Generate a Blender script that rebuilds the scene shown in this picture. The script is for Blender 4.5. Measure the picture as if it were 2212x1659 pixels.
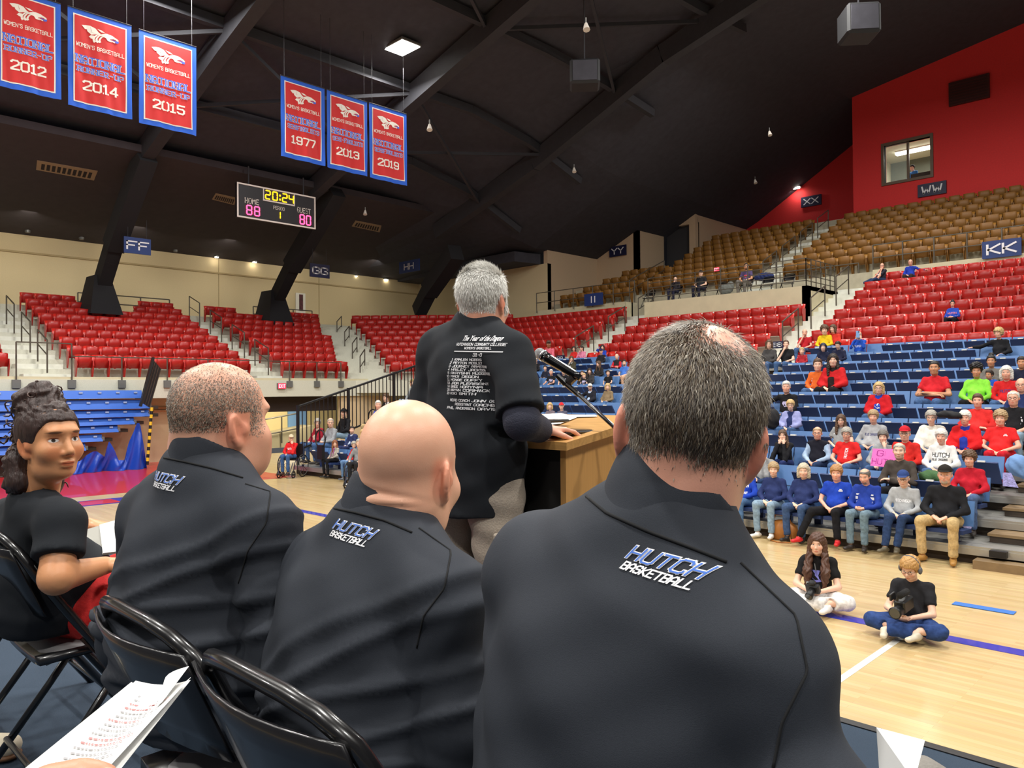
import bpy, math, random
import numpy as np
from mathutils import Vector, Matrix
for _o in list(bpy.data.objects): bpy.data.objects.remove(_o)
SC = bpy.context.scene
COL = SC.collection
PI = math.pi
rnd = random.Random(7)
# ---------------------------------------------------------------- camera (court frame: x along the sideline, y towards the long bank)
FPX, CAM_H = 1660.0, 2.3
_a = np.array([-.701, .713, 0.]); _a /= np.linalg.norm(_a)
_r = np.array([_a[1], -_a[0], 0.]); _u = np.array([0, 0, 1.])
_p, _q = math.radians(.57), math.radians(.5)
FW = _a*math.cos(_p) + _u*math.sin(_p); UP0 = _u*math.cos(_p) - _a*math.sin(_p)
RT = _r*math.cos(_q) - UP0*math.sin(_q); UP = UP0*math.cos(_q) + _r*math.sin(_q)
CAM = np.array([0, 0, CAM_H])
cd = bpy.data.cameras.new('camera'); cam = bpy.data.objects.new('camera', cd); COL.objects.link(cam)
cd.sensor_width = 36.0; cd.lens = FPX/2212*36.0; cd.clip_start = .05; cd.clip_end = 300
m4 = Matrix.Identity(4)
for i in range(3):
    m4[i][0] = RT[i]; m4[i][1] = UP[i]; m4[i][2] = -FW[i]; m4[i][3] = CAM[i]
cam.matrix_world = m4; SC.camera = cam
def ray(u, v): return FW + RT*((u-1106)/FPX) - UP*((v-829.5)/FPX)
def A(u, v, Y): return CAM + ray(u, v)*Y
def onp(i, u, v, val):
    d = ray(u, v); return CAM + d*((val-CAM[i])/d[i])
def px(P):
    d = np.array(P)-CAM; Y = d@FW; return 1106+FPX*(d@RT)/Y, 829.5-FPX*(d@UP)/Y
def onx(u, v, x): return onp(0, u, v, x)
def ony(u, v, y): return onp(1, u, v, y)
def onz(u, v, z): return onp(2, u, v, z)
# ---------------------------------------------------------------- world, lamps, exposure
SC.view_settings.view_transform = 'Standard'; SC.view_settings.look = 'None'
SC.view_settings.exposure = 0.0; SC.view_settings.gamma = 1.0; SC.view_settings.use_curve_mapping = False
SC.cycles.use_denoising = True; SC.cycles.max_bounces = 5; SC.cycles.diffuse_bounces = 3; SC.cycles.glossy_bounces = 2
SC.cycles.transparent_max_bounces = 6; SC.cycles.sample_clamp_indirect = 4.0
W = bpy.data.worlds.new('hall'); SC.world = W; W.use_nodes = True
W.node_tree.nodes['Background'].inputs[0].default_value = (.93, .94, 1, 1)
W.node_tree.nodes['Background'].inputs[1].default_value = .10
def area(name, loc, sx, sy, power, col=(1, .97, .92), aim=None, spread=180):
    l = bpy.data.lights.new(name, 'AREA'); l.shape = 'RECTANGLE'; l.size = sx; l.size_y = sy; l.energy = power; l.color = col
    l.spread = math.radians(spread)
    o = bpy.data.objects.new(name, l); COL.objects.link(o); o.location = loc
    if aim is not None:
        o.rotation_euler = (Vector(aim)-Vector(loc)).to_track_quat('-Z', 'Y').to_euler()
    return o
BAYS_AND_ADDED = [(x, y) for x in (-20, -11, -2, 7) for y in (-9, 0, 8)] + [(-20.2, 15.3), (-8, 17.5), (2, 17), (-11, 25.5), (-2, 25.5)]  # the farthest lamps, last in the list, are added to brighten the red wall
BAY_POWER = 800
for _x, _y in BAYS_AND_ADDED:
    area('bay_or_added_lamp', (_x, _y, (13.3 if _y < 20 else 14.8) if _x > -19 else 12.9), 1.4, .7, BAY_POWER * (.45 if _x < -19 and _y > 10 else 0.75 if _y > 20 else .9 if _y > 10 else 1), (1, .975, .92))
# ---------------------------------------------------------------- helpers
def lin(c):
    c = np.array(c, float)/255.
    return tuple(np.where(c <= .04045, c/12.92, ((c+.055)/1.055)**2.4)) + (1.,)
MATS = {}
def mat(name, col=(200, 200, 200), rough=.6, metal=0., bump=0., scale=60., emit=None, estr=0., var=0., spec=.5, coat=0., objcol=False, stretch=None):
    if name in MATS: return MATS[name]
    m = bpy.data.materials.new(name); m.use_nodes = True; nt = m.node_tree; b = nt.nodes['Principled BSDF']
    N = nt.nodes.new; L = nt.links.new
    b.inputs['Base Color'].default_value = lin(col); b.inputs['Roughness'].default_value = rough; b.inputs['Metallic'].default_value = metal
    b.inputs['Specular IOR Level'].default_value = spec; b.inputs['Coat Weight'].default_value = coat
    src = None
    if objcol:
        oi = N('ShaderNodeObjectInfo'); src = oi.outputs['Color']; L(src, b.inputs['Base Color'])
    if bump or var:
        tc = N('ShaderNodeTexCoord'); no = N('ShaderNodeTexNoise'); no.inputs['Scale'].default_value = scale; no.inputs['Detail'].default_value = 3
        if stretch:
            mp = N('ShaderNodeMapping'); mp.inputs['Scale'].default_value = stretch; L(tc.outputs['Object'], mp.inputs[0]); L(mp.outputs[0], no.inputs['Vector'])
        else: L(tc.outputs['Object'], no.inputs['Vector'])
        if bump:
            bp = N('ShaderNodeBump'); bp.inputs['Strength'].default_value = bump; bp.inputs['Distance'].default_value = .01
            L(no.outputs['Fac'], bp.inputs['Height']); L(bp.outputs[0], b.inputs['Normal'])
        if var:
            hs = N('ShaderNodeHueSaturation'); mr = N('ShaderNodeMapRange'); mr.inputs[1].default_value = .3; mr.inputs[2].default_value = .7
            mr.inputs[3].default_value = 1-var; mr.inputs[4].default_value = 1+var
            L(no.outputs['Fac'], mr.inputs[0]); L(mr.outputs[0], hs.inputs['Value'])
            if src: L(src, hs.inputs['Color'])
            else: hs.inputs['Color'].default_value = lin(col)
            L(hs.outputs[0], b.inputs['Base Color'])
    if emit is not None:
        b.inputs['Emission Color'].default_value = lin(emit); b.inputs['Emission Strength'].default_value = estr
    MATS[name] = m
    return m
_cnt = {}
def tag(o, label=None, cat=None, group=None, kind=None):
    if label: o['label'] = label
    if cat: o['category'] = cat
    if group: o['group'] = group
    if kind: o['kind'] = kind
    return o
def link(o, parent=None):
    COL.objects.link(o)
    if parent is not None: o.parent = parent
    return o
def empty(name, loc=(0, 0, 0), rotz=0.):
    o = bpy.data.objects.new(name, None); o.location = loc; o.rotation_euler = (0, 0, rotz); o.empty_display_size = .1
    return link(o)
def mesh_from(name, V, Fc, smooth=False):
    me = bpy.data.meshes.new(name); V = np.asarray(V, np.float32)
    if isinstance(Fc, np.ndarray) and Fc.ndim == 2:
        n, k = Fc.shape
        me.vertices.add(len(V)); me.vertices.foreach_set('co', V.ravel())
        me.loops.add(n*k); me.loops.foreach_set('vertex_index', Fc.astype(np.int32).ravel())
        me.polygons.add(n); me.polygons.foreach_set('loop_start', np.arange(0, n*k, k, dtype=np.int32)); me.polygons.foreach_set('loop_total', np.full(n, k, np.int32))
        me.update(calc_edges=True)
    else:
        me.from_pydata([tuple(map(float, v)) for v in V], [], [tuple(int(i) for i in f) for f in Fc]); me.update()
    if smooth: me.polygons.foreach_set('use_smooth', np.ones(len(me.polygons), bool))
    return me
def obj(name, me, m=None, parent=None, loc=None):
    o = bpy.data.objects.new(name, me)
    if m is not None: me.materials.clear(); me.materials.append(m)
    if loc is not None: o.location = loc
    return link(o, parent)
class MB:
    """collects boxes, tubes, sheets; build() links them as one mesh object"""
    def __init__(s): s.V = []; s.F = []; s.n = 0; s.sm = False
    def add(s, V, Fc):
        V = np.asarray(V, float); s.V.append(V); s.F += [tuple(i+s.n for i in f) for f in Fc]; s.n += len(V); return s
    def box(s, c, d, R=None, bev=0.):
        x, y, z = np.array(d)/2.
        if bev:
            b = bev; V = []
            for sx, sy, sz in ((i, j, k) for i in (-1, 1) for j in (-1, 1) for k in (-1, 1)):
                V += [(sx*(x-b), sy*(y-b), sz*z), (sx*x, sy*(y-b), sz*(z-b)), (sx*(x-b), sy*y, sz*(z-b))]
            V = np.array(V); I = lambda i, j, k, w: ((i*2+j)*2+k)*3+w
            Fc = []
            for k in (0, 1):
                q = [I(0, 0, k, 0), I(1, 0, k, 0), I(1, 1, k, 0), I(0, 1, k, 0)]; Fc.append(q if k else q[::-1])
                q = [I(k, 0, 0, 1), I(k, 1, 0, 1), I(k, 1, 1, 1), I(k, 0, 1, 1)]; Fc.append(q if k else q[::-1])
                q = [I(0, k, 0, 2), I(1, k, 0, 2), I(1, k, 1, 2), I(0, k, 1, 2)]; Fc.append(q[::-1] if k else q)
            for a_ in (0, 1):
                for b_ in (0, 1):
                    Fc.append([I(0, a_, b_, 0), I(1, a_, b_, 0), I(1, a_, b_, 2), I(0, a_, b_, 2)])
                    Fc.append([I(a_, 0, b_, 0), I(a_, 1, b_, 0), I(a_, 1, b_, 1), I(a_, 0, b_, 1)])
                    Fc.append([I(a_, b_, 0, 1), I(a_, b_, 1, 1), I(a_, b_, 1, 2), I(a_, b_, 0, 2)])
            for i in (0, 1):
                for j in (0, 1):
                    for k in (0, 1): Fc.append([I(i, j, k, 0), I(i, j, k, 1), I(i, j, k, 2)])
        else:
            V = np.array([(i*x, j*y, k*z) for i in (-1, 1) for j in (-1, 1) for k in (-1, 1)])
            Fc = [(0, 1, 3, 2), (4, 6, 7, 5), (0, 4, 5, 1), (2, 3, 7, 6), (0, 2, 6, 4), (1, 5, 7, 3)]
        if R is not None: V = V @ np.array(R).T
        return s.add(V+np.array(c), Fc)
    def span(s, a, b, bev=0.):
        a = np.array(a, float); b = np.array(b, float); return s.box((a+b)/2, np.abs(b-a), None, bev)
    def tube(s, pts, r, n=8, closed=False, cap=True):
        P = [np.array(p, float) for p in pts]; m = len(P); rr = r if hasattr(r, '__len__') else [r]*m
        T = []
        for i in range(m):
            a_ = P[(i-1) % m] if (closed or i > 0) else P[i]; b_ = P[(i+1) % m] if (closed or i < m-1) else P[i]
            t = b_-a_; T.append(t/(np.linalg.norm(t)+1e-12))
        up = np.array([0, 0, 1.]) if abs(T[0][2]) < .9 else np.array([1., 0, 0])
        V = []; nprev = None
        for i in range(m):
            nn = up - T[i]*(up@T[i]) if nprev is None else nprev - T[i]*(nprev@T[i])
            nn /= np.linalg.norm(nn)+1e-12; nprev = nn; bb = np.cross(T[i], nn)
            for k in range(n):
                a_ = 2*PI*k/n; V.append(P[i]+(nn*math.cos(a_)+bb*math.sin(a_))*rr[i])
        Fc = []
        for i in range(m if closed else m-1):
            j = (i+1) % m
            for k in range(n): Fc.append((i*n+k, i*n+(k+1) % n, j*n+(k+1) % n, j*n+k))
        if cap and not closed: Fc.append(tuple(range(n))[::-1]); Fc.append(tuple(range((m-1)*n, m*n)))
        return s.add(V, Fc)
    def bar(s, a, b, w, h):
        a = np.array(a, float); b = np.array(b, float); t = b-a; l = np.linalg.norm(t); t /= l
        up = np.array([0, 0, 1.]) if abs(t[2]) < .95 else np.array([1., 0, 0]); x = np.cross(t, up); x /= np.linalg.norm(x); y = np.cross(x, t)
        return s.box((a+b)/2, (l, w, h), np.array([t, x, y]).T)
    def quad(s, a, b, c, d): return s.add([a, b, c, d], [(0, 1, 2, 3)])
    def slab(s, poly, th):
        """polygon (3-D points) extruded by vector th"""
        P = np.array(poly, float); n = len(P); th = np.array(th, float)
        return s.add(np.vstack([P, P+th]), [tuple(range(n))[::-1], tuple(range(n, 2*n))] + [(i, (i+1) % n, n+(i+1) % n, n+i) for i in range(n)])
    def grid(s, fn, nu, nv, th=None):
        """sheet of points fn(u,v), u,v in 0..1; th = thickness vector or function"""
        g = np.array([[fn(i/nu, j/nv) for j in range(nv+1)] for i in range(nu+1)], float)
        V = g.reshape(-1, 3); w = nv+1
        Fc = [(i*w+j, (i+1)*w+j, (i+1)*w+j+1, i*w+j+1) for i in range(nu) for j in range(nv)]
        if th is None: return s.add(V, Fc)
        N = len(V); V2 = V+np.array(th); F2 = [tuple(k+N for k in f[::-1]) for f in Fc]
        rim = [i*w for i in range(nu+1)] + [nu*w+j for j in range(1, w)] + [i*w+nv for i in range(nu-1, -1, -1)] + [j for j in range(nv-1, 0, -1)]
        side = [(rim[i], rim[i]+N, rim[(i+1) % len(rim)]+N, rim[(i+1) % len(rim)]) for i in range(len(rim))]
        return s.add(np.vstack([V, V2]), Fc+F2+side)
    def ball(s, c, r, nu=10, nv=7, R=None):
        r = np.array(r if hasattr(r, '__len__') else (r, r, r), float); V = []
        for j in range(nv+1):
            t = PI*j/nv
            for i in range(nu): V.append((math.sin(t)*math.cos(2*PI*i/nu), math.sin(t)*math.sin(2*PI*i/nu), math.cos(t)))
        V = np.array(V)*r
        if R is not None: V = V@np.array(R).T
        return s.add(V+np.array(c), [(j*nu+i, (j+1)*nu+i, (j+1)*nu+(i+1) % nu, j*nu+(i+1) % nu) for j in range(nv) for i in range(nu)])
    def me(s, name, smooth=False): return mesh_from(name, np.vstack(s.V), s.F, smooth)
    def build(s, name, m, parent=None, smooth=False, loc=None): return obj(name, s.me(name, smooth), m, parent, loc)
def dup(root, M=None):
    """copy a thing with its parts and sub-parts (shared mesh data)"""
    r = root.copy(); COL.objects.link(r)
    if M is not None: r.matrix_world = M
    for ch in root.children:
        c = ch.copy(); COL.objects.link(c); c.parent = r
        for g in ch.children:
            d = g.copy(); COL.objects.link(d); d.parent = c
    return r
def frame(o, x, y, z):
    """4x4 from origin and three axes"""
    M = Matrix.Identity(4)
    for i in range(3): M[i][0] = x[i]; M[i][1] = y[i]; M[i][2] = z[i]; M[i][3] = o[i]
    return M
def rotz(a): return np.array([[math.cos(a), -math.sin(a), 0], [math.sin(a), math.cos(a), 0], [0, 0, 1.]])
def nrm(v): v = np.array(v, float); return v/np.linalg.norm(v)
ORD = 'first second third fourth fifth sixth seventh eighth ninth tenth eleventh twelfth thirteenth fourteenth fifteenth sixteenth seventeenth eighteenth nineteenth twentieth'.split()
# ------------------------------------------------ lettering: squared stroke alphabet, drawn on a 4 x 6 cell
GLY = {'A': '04 0.5 36 w', }
def _g(s): return [[tuple(float(c) for c in p.split(',')) for p in st.split()] for st in s.split('|')]
GL = {k: _g(v) for k, v in {
 'A': '0,0 0,4.6 1.4,6 2.6,6 4,4.6 4,0|0,2.3 4,2.3', 'B': '0,0 0,6 3.3,6 4,5.3 4,3.8 3.2,3.1 0,3.1|3.2,3.1 4,2.4 4,.7 3.3,0 0,0', 'C': '4,4.7 4,5.2 3.2,6 .8,6 0,5.2 0,.8 .8,0 3.2,0 4,.8 4,1.3',
 'D': '0,0 0,6 3,6 4,5 4,1 3,0 0,0', 'E': '4,0 0,0 0,6 4,6|0,3.1 3,3.1', 'F': '0,0 0,6 4,6|0,3.1 3,3.1', 'G': '4,4.7 4,5.2 3.2,6 .8,6 0,5.2 0,.8 .8,0 3.2,0 4,.8 4,2.8 2.4,2.8',
 'H': '0,0 0,6|4,0 4,6|0,3 4,3', 'I': '2,0 2,6', 'J': '0,1.5 0,.8 .8,0 3.2,0 4,.8 4,6', 'K': '0,0 0,6|4,6 .4,2.9 4,0', 'L': '0,6 0,0 4,0', 'M': '0,0 0,6 2,3 4,6 4,0', 'N': '0,0 0,6 4,0 4,6',
 'O': '.8,0 3.2,0 4,.8 4,5.2 3.2,6 .8,6 0,5.2 0,.8 .8,0', 'P': '0,0 0,6 3.3,6 4,5.3 4,3.4 3.3,2.7 0,2.7', 'R': '0,0 0,6 3.3,6 4,5.3 4,3.5 3.3,2.8 0,2.8|2.2,2.8 4,0',
 'S': '4,5 4,5.2 3.2,6 .8,6 0,5.2 0,3.8 .8,3.1 3.2,3.1 4,2.4 4,.8 3.2,0 .8,0 0,.8 0,1', 'T': '0,6 4,6|2,6 2,0', 'U': '0,6 0,.8 .8,0 3.2,0 4,.8 4,6', 'V': '0,6 2,0 4,6', 'W': '0,6 .8,0 2,4 3.2,0 4,6', 'X': '0,0 4,6|0,6 4,0',
 'Y': '0,6 2,3 4,6|2,3 2,0', 'Z': '0,6 4,6 0,0 4,0', '0': '.8,0 3.2,0 4,.8 4,5.2 3.2,6 .8,6 0,5.2 0,.8 .8,0', '1': '.8,5 2,6 2,0|.8,0 3.2,0', '2': '0,5 0,5.2 .8,6 3.2,6 4,5.2 4,3.8 0,.6 0,0 4,0',
 '3': '0,5 0,5.2 .8,6 3.2,6 4,5.2 4,3.7 3.3,3.1 1.5,3.1|3.3,3.1 4,2.4 4,.8 3.2,0 .8,0 0,.8 0,1', '4': '3,0 3,6 0,2 0,1.6 4,1.6', '5': '4,6 0,6 0,3.4 3.2,3.4 4,2.6 4,.8 3.2,0 .8,0 0,.8', '6': '4,5.2 3.2,6 .8,6 0,5.2 0,.8 .8,0 3.2,0 4,.8 4,2.6 3.2,3.4 0,3.4',
 '7': '0,6 4,6 4,5.2 1.8,0', '8': '.8,0 3.2,0 4,.8 4,2.4 3.2,3.1 .8,3.1 0,2.4 0,.8 .8,0|.8,3.1 0,3.8 0,5.2 .8,6 3.2,6 4,5.2 4,3.8 3.2,3.1', '9': '0,.8 .8,0 3.2,0 4,.8 4,5.2 3.2,6 .8,6 0,5.2 0,3.4 .8,2.7 4,2.7',
 '-': '.8,3 3.2,3', "'": '2,6 2,4.6', ':': '2,4.4 2,4|2,1.6 2,1.2', '.': '2,.5 2,0', '&': '4,0 .6,4.6 .6,5.4 1.2,6 2.2,6 2.8,5.4 2.8,4.6 0,2 0,.8 .8,0 2.6,0 4,2.4', '!': '2,6 2,2|2,.6 2,0', '"': '1,6 1,4.6|3,6 3,4.6'}.items()}
SERIF = {'N': [(0, 0), (0, 6), (4, 6), (4, 0)], 'A': [(0, 0), (4, 0)], 'T': [(2, 0)], 'I': [(2, 0), (2, 6)], 'L': [(0, 6), (0, 0)], 'R': [(0, 0), (0, 6), (4, 0)], 'U': [(0, 6), (4, 6)], 'P': [(0, 0), (0, 6)], 'E': [(0, 0), (0, 6)], 'M': [(0, 0), (4, 0), (0, 6), (4, 6)], 'F': [(0, 0), (0, 6)], 'H': [(0, 0), (0, 6), (4, 0), (4, 6)], '1': [], 'B': [(0, 0), (0, 6)], 'K': [(0, 0), (0, 6), (4, 0), (4, 6)], 'W': [(0, 6), (4, 6)]}
def lettering(txt, h, wide=1., bold=1., gap=1.5, slant=0., serif=False, align='c'):
    """flat strokes in the xy plane: list of quads (each 4 x 2); returns (quads, width)"""
    k = h/(6+bold); Q = []; x = 0.; hb = bold/2
    for ch in txt:
        if ch == ' ': x += 2.6*wide+gap; continue
        g = GL.get(ch)
        if g is None: continue
        off = 0.; wd = 4*wide
        if ch in "I1'.:!": off = -1.3*wide if ch != '1' else -.6*wide; wd = 1.4*wide if ch != '1' else 2.8*wide
        strokes = [list(s_) for s_ in g]
        if serif:
            for sx, sy in SERIF.get(ch, []): strokes.append([(sx-.9, sy), (sx+.9, sy)])
        for st in strokes:
            P = [np.array((p_[0]*wide+off, p_[1])) for p_ in st]
            for a_, b_ in zip(P[:-1], P[1:]):
                d = b_-a_; l = np.linalg.norm(d)+1e-9; d /= l; n = np.array((-d[1], d[0]))*hb; e = d*hb*.98
                nq = 3 if l > 3 else 1
                for q in range(nq):
                    s0 = a_-e+(b_-a_+2*e)*q/nq; s1 = a_-e+(b_-a_+2*e)*(q+1)/nq
                    Q.append([s0+n, s0-n, s1-n, s1+n])
        if ch in "I1'.:!":
            for i in range(len(Q)): pass
        for i in range(len(Q)):
            if len(Q[i]) == 4: Q[i] = [c_+np.array((x, 0)) for c_ in Q[i]] + [None]
        x += wd+gap
    x -= gap
    Q = np.array([[c_ for c_ in q[:4]] for q in Q])
    Q[..., 0] += Q[..., 1]*slant
    if align == 'c': Q[..., 0] -= x/2
    elif align == 'r': Q[..., 0] -= x
    Q[..., 1] += hb
    return Q*k, x*k
def text_mesh(name, lines, o, ex, ey, m, parent=None, proj=None, th=0.):
    """lines: (quads, dx, dy) laid at origin o on axes ex, ey; proj maps 3-D points onto a surface; th lifts off"""
    ex = nrm(ex); ey = nrm(ey); V = []; n = np.cross(ex, ey)
    for Q, dx, dy in lines:
        q = Q.reshape(-1, 2); V.append(np.array(o)+np.outer(q[:, 0]+dx, ex)+np.outer(q[:, 1]+dy, ey))
    V = np.vstack(V)
    if proj is not None: V = proj(V)
    V = V + n*th
    k = len(V)//4
    return obj(name, mesh_from(name, V, np.arange(4*k).reshape(k, 4)), m, parent)
# ---------------------------------------------------------------- materials of the hall
def wood_floor():
    m = bpy.data.materials.new('maple floor'); m.use_nodes = True; nt = m.node_tree; b = nt.nodes['Principled BSDF']; N = nt.nodes.new; L = nt.links.new
    tc = N('ShaderNodeTexCoord'); mp = N('ShaderNodeMapping'); mp.inputs['Scale'].default_value = (1, 1, 1); L(tc.outputs['Object'], mp.inputs[0])
    br = N('ShaderNodeTexBrick'); br.inputs['Scale'].default_value = 1; br.inputs['Brick Width'].default_value = 1.1; br.inputs['Row Height'].default_value = .057; br.inputs['Mortar Size'].default_value = .0006
    br.inputs['Color1'].default_value = lin((220, 194, 144)); br.inputs['Color2'].default_value = lin((206, 176, 124)); br.inputs['Mortar'].default_value = lin((170, 136, 88)); br.offset_frequency = 2
    L(mp.outputs[0], br.inputs[0])
    no = N('ShaderNodeTexNoise'); no.inputs['Scale'].default_value = 1.; no.inputs['Detail'].default_value = 6
    m2 = N('ShaderNodeMapping'); m2.inputs['Scale'].default_value = (1.5, 40, 1); L(tc.outputs['Object'], m2.inputs[0]); L(m2.outputs[0], no.inputs[0])
    mx = N('ShaderNodeMix'); mx.data_type = 'RGBA'; mx.blend_type = 'MULTIPLY'; mx.inputs[0].default_value = .25
    L(br.outputs['Color'], mx.inputs[6]); L(no.outputs['Color'], mx.inputs[7]); L(mx.outputs[2], b.inputs['Base Color'])
    b.inputs['Roughness'].default_value = .3; b.inputs['Coat Weight'].default_value = .25; b.inputs['Coat Roughness'].default_value = .12
    return m
M_floor = wood_floor()
M_blueline = mat('blue floor paint', (40, 52, 165), .35, coat=.3)
M_redpaint = mat('red floor paint', (196, 40, 46), .35, coat=.3)
M_white = mat('white paint', (235, 232, 222), .5)
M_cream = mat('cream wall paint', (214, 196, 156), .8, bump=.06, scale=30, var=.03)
M_fascia = mat('pale concrete paint', (205, 196, 164), .8, var=.05, scale=3)
M_conc = mat('pale concrete', (205, 204, 188), .85, bump=.1, scale=40, var=.06)
M_dark = mat('black ceiling', (56, 55, 63), .9, bump=.2, scale=4, var=.12)
M_soffit = mat('brown black ceiling', (54, 47, 51), .9, var=.1, scale=3)
M_beam = mat('dark painted steel', (46, 46, 52), .75, var=.1, scale=5)
M_red = mat('red block wall', (222, 48, 48), .75, bump=.15, scale=18, var=.05)
M_rail = mat('bronze grey steel rail', (92, 86, 76), .45, metal=.4)
M_blackrail = mat('black steel rail', (22, 20, 22), .45)
M_alu = mat('ribbed aluminium', (186, 184, 178), .38, metal=.75, bump=.2, scale=30, stretch=(1, 30, 1))
M_under = mat('dark brown riser', (58, 46, 36), .7, var=.2, scale=6)
M_brown = mat('worn brown step', (128, 104, 72), .6, var=.15, scale=8)
M_navy = mat('navy sign board', (26, 52, 112), .5)
M_sign2 = mat('dark navy sign board', (20, 24, 62), .5)
M_letter = mat('white sign letters', (232, 232, 236), .5)
M_blackbox = mat('black cloth wrap', (24, 23, 27), .85, bump=.3, scale=12)
M_vent = mat('beige vent metal', (150, 128, 98), .6)
M_lamp = mat('lit panel', (255, 255, 250), .5, emit=(255, 252, 240), estr=14)
M_spot = mat('lit spot', (255, 250, 235), .5, emit=(255, 244, 220), estr=25)
M_grey = mat('grey metal', (120, 120, 118), .5, metal=.5)
M_exit = mat('lit red exit letters', (255, 60, 80), .5, emit=(255, 50, 80), estr=3)
def S(o): o['kind'] = 'structure'; return o
# ---------------------------------------------------------------- floor and court markings
floor = S(MB().quad((-27.4, -14, 0), (16, -14, 0), (16, 30, 0), (-27.4, 30, 0)).build('floor', M_floor))
def paint(name, x0, y0, x1, y1, m, z=.003): return MB().span((x0, y0, z-.002), (x1, y1, z)).build(name, m, floor)
paint('court_line', -16.6, 7.75, 12, 7.93, M_blueline)
paint('court_line', -2.47, 5.4, -2.41, 7.75, M_white)

MB().span((-2.42, 9.08, .004), (-1.86, 9.22, .008)).build('tape_strip', mat('blue tape', (50, 110, 190), .5), floor)
paint('red_apron', -27.3, -10, -19.2, 11.0, M_redpaint)
paint('end_band', -18.4, -6, -17.5, 6.5, M_blueline)
for k in range(6):
    MB().slab([(-18.3, 5.9-k*1.6, .004), (-17.6, 5.9-k*1.6, .004), (-17.6, 4.9-k*1.6, .004), (-18.3, 5.3-k*1.6, .004)], (0, 0, .002)).build('band_diamond', M_redpaint, floor)
# ---------------------------------------------------------------- stage
stage = empty('stage', (0, 0, 0)); S(stage)
M_carpet = mat('slate blue carpet', (46, 62, 80), .95, bump=.6, scale=400, var=.15)
MB().span((-7, -3, 1.06), (4, 2.80, 1.10)).build('carpet_deck', M_carpet, stage)
MB().span((-7, 2.80, .92), (4, 2.84, 1.104)).build('edge_trim', mat('black stage edge', (14, 14, 15), .5), stage)
MB().span((-7, -3, .0), (4, 2.78, 1.06)).build('skirt', mat('black stage skirt', (16, 16, 18), .9), stage)
# ---------------------------------------------------------------- roof
ROOF1 = [(-40, 8.9), (-36, 8.85), (-25.8, 9.4), (-23.1, 10.6), (-20.5, 11.8), (-14.8, 15.2), (-13.7, 15.8), (-6.8, 16.95), (0, 17.9), (14, 18.5), (30, 17)]
ROOF2 = [(-40, 9), (-36, 9.2), (-27.4, 11.3), (-20, 13.6), (-13, 15.4), (-6.8, 16.8), (0, 17.8), (14, 18.5), (30, 17)]
def roof_z(x, y):
    a1 = np.interp(x, *zip(*ROOF1)); a2 = np.interp(x, *zip(*ROOF2)); t = min(max((y-20)/8, 0), 1); t = t*t*(3-2*t)
    return a2*(1-t)+a1*t
b = MB(); xs = sorted(set([p[0] for p in ROOF1+ROOF2])); 
b.grid(lambda s, t: (lambda x, y: (x, y, roof_z(x, y)))(np.interp(s*(len(xs)-1), range(len(xs)), xs), -20+64*t), len(xs)-1, 32, (0, 0, .3))
S(b.build('ceiling', M_dark))
XE, YC, ZW = -36., 28.8, 8.85          # end wall, corner wall, its top
soff = lambda x: ZW+(x+XE*-1)*.2118
b = MB(); b.slab([(XE, -14, ZW), (-27.5, -14, soff(-27.5)), (-27.5, 24, soff(-27.5)), (-30, 28.8, soff(-30)), (XE, 30, ZW)], (0, 0, .25)); S(b.build('ceiling_soffit', M_soffit))
b = MB(); b.slab([(XE, 27.2, ZW-.1), (-26.5, 27.2, ZW-.1), (-26.2, YC-.02, ZW-.1), (XE, YC-.02, ZW-.1)], (0, 0, .5)); S(b.build('ceiling_corner', M_dark))
roof = empty('roof_framing'); S(roof)
def along_roof(y, x0, x1, drop, w, h, name='rafter'):
    b = MB(); X = np.linspace(x0, x1, 7)
    for p, q in zip(X[:-1], X[1:]): b.bar((p, y, roof_z(p, y)-drop), (q, y, roof_z(q, y)-drop), w, h)
    return b.build(name, M_beam, roof)
RAFT = (-2.5, 3.8, 10.1, 16.8, 23.5)
for y in RAFT: along_roof(y, -28.0, 10, .5, .4, .7)
for x in (-25, -21.3, -17.5, -13.5, -9.5, -5):
    b = MB()
    for y in np.arange(-6, 26, 3.2): b.bar((x, y, roof_z(x, y)-.25), (x, y+3.2, roof_z(x, y+3.2)-.25), .22, .3)
    b.build('purlin', M_beam, roof)
for i, y in enumerate(RAFT[:-1]):
    for x in (-25, -17.5):
        b = MB(); x2 = x+3.8; y2 = RAFT[i+1]; b.bar((x, y, roof_z(x, y)-.45), (x2, y2, roof_z(x2, y2)-.45), .1, .12); b.bar((x2, y, roof_z(x2, y)-.45), (x, y2, roof_z(x, y2)-.45), .1, .12); b.build('brace', M_beam, roof)
# ---------------------------------------------------------------- walls
def wall(name, a, c, z0, zt, m, th=.25, top=None):
    """upright wall from plan point a to c; zt numbers or 'roof'"""
    a = np.array(a, float); c = np.array(c, float); n = 8 if zt == 'roof' else 1
    P = [a+(c-a)*i/n for i in range(n+1)]
    zz = [roof_z(*p)+.1 for p in P] if zt == 'roof' else [zt]*2
    d = (c-a)/np.linalg.norm(c-a); nn = np.array((-d[1], d[0]))*th
    b = MB(); b.slab([(a[0], a[1], z0), (c[0], c[1], z0)]+[(p[0], p[1], z) for p, z in list(zip(P, zz))[::-1]], (nn[0], nn[1], 0))
    return S(b.build(name, m))
wall('wall_end', (XE, -14), (XE, YC), 4.8, ZW, M_cream, .3)
b = MB()
for y in (2.5, 11.4, 16.5, 22): b.span((XE, y-.02, 5.2), (XE+.012, y+.02, ZW))
b.span((XE, -14, ZW-.75), (XE+.06, YC, ZW-.68))
S(b.build('trim_1', mat('tan joint strip', (176, 156, 116), .8)))
xw = onp(1, 1182, 600, YC)[0]
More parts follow.
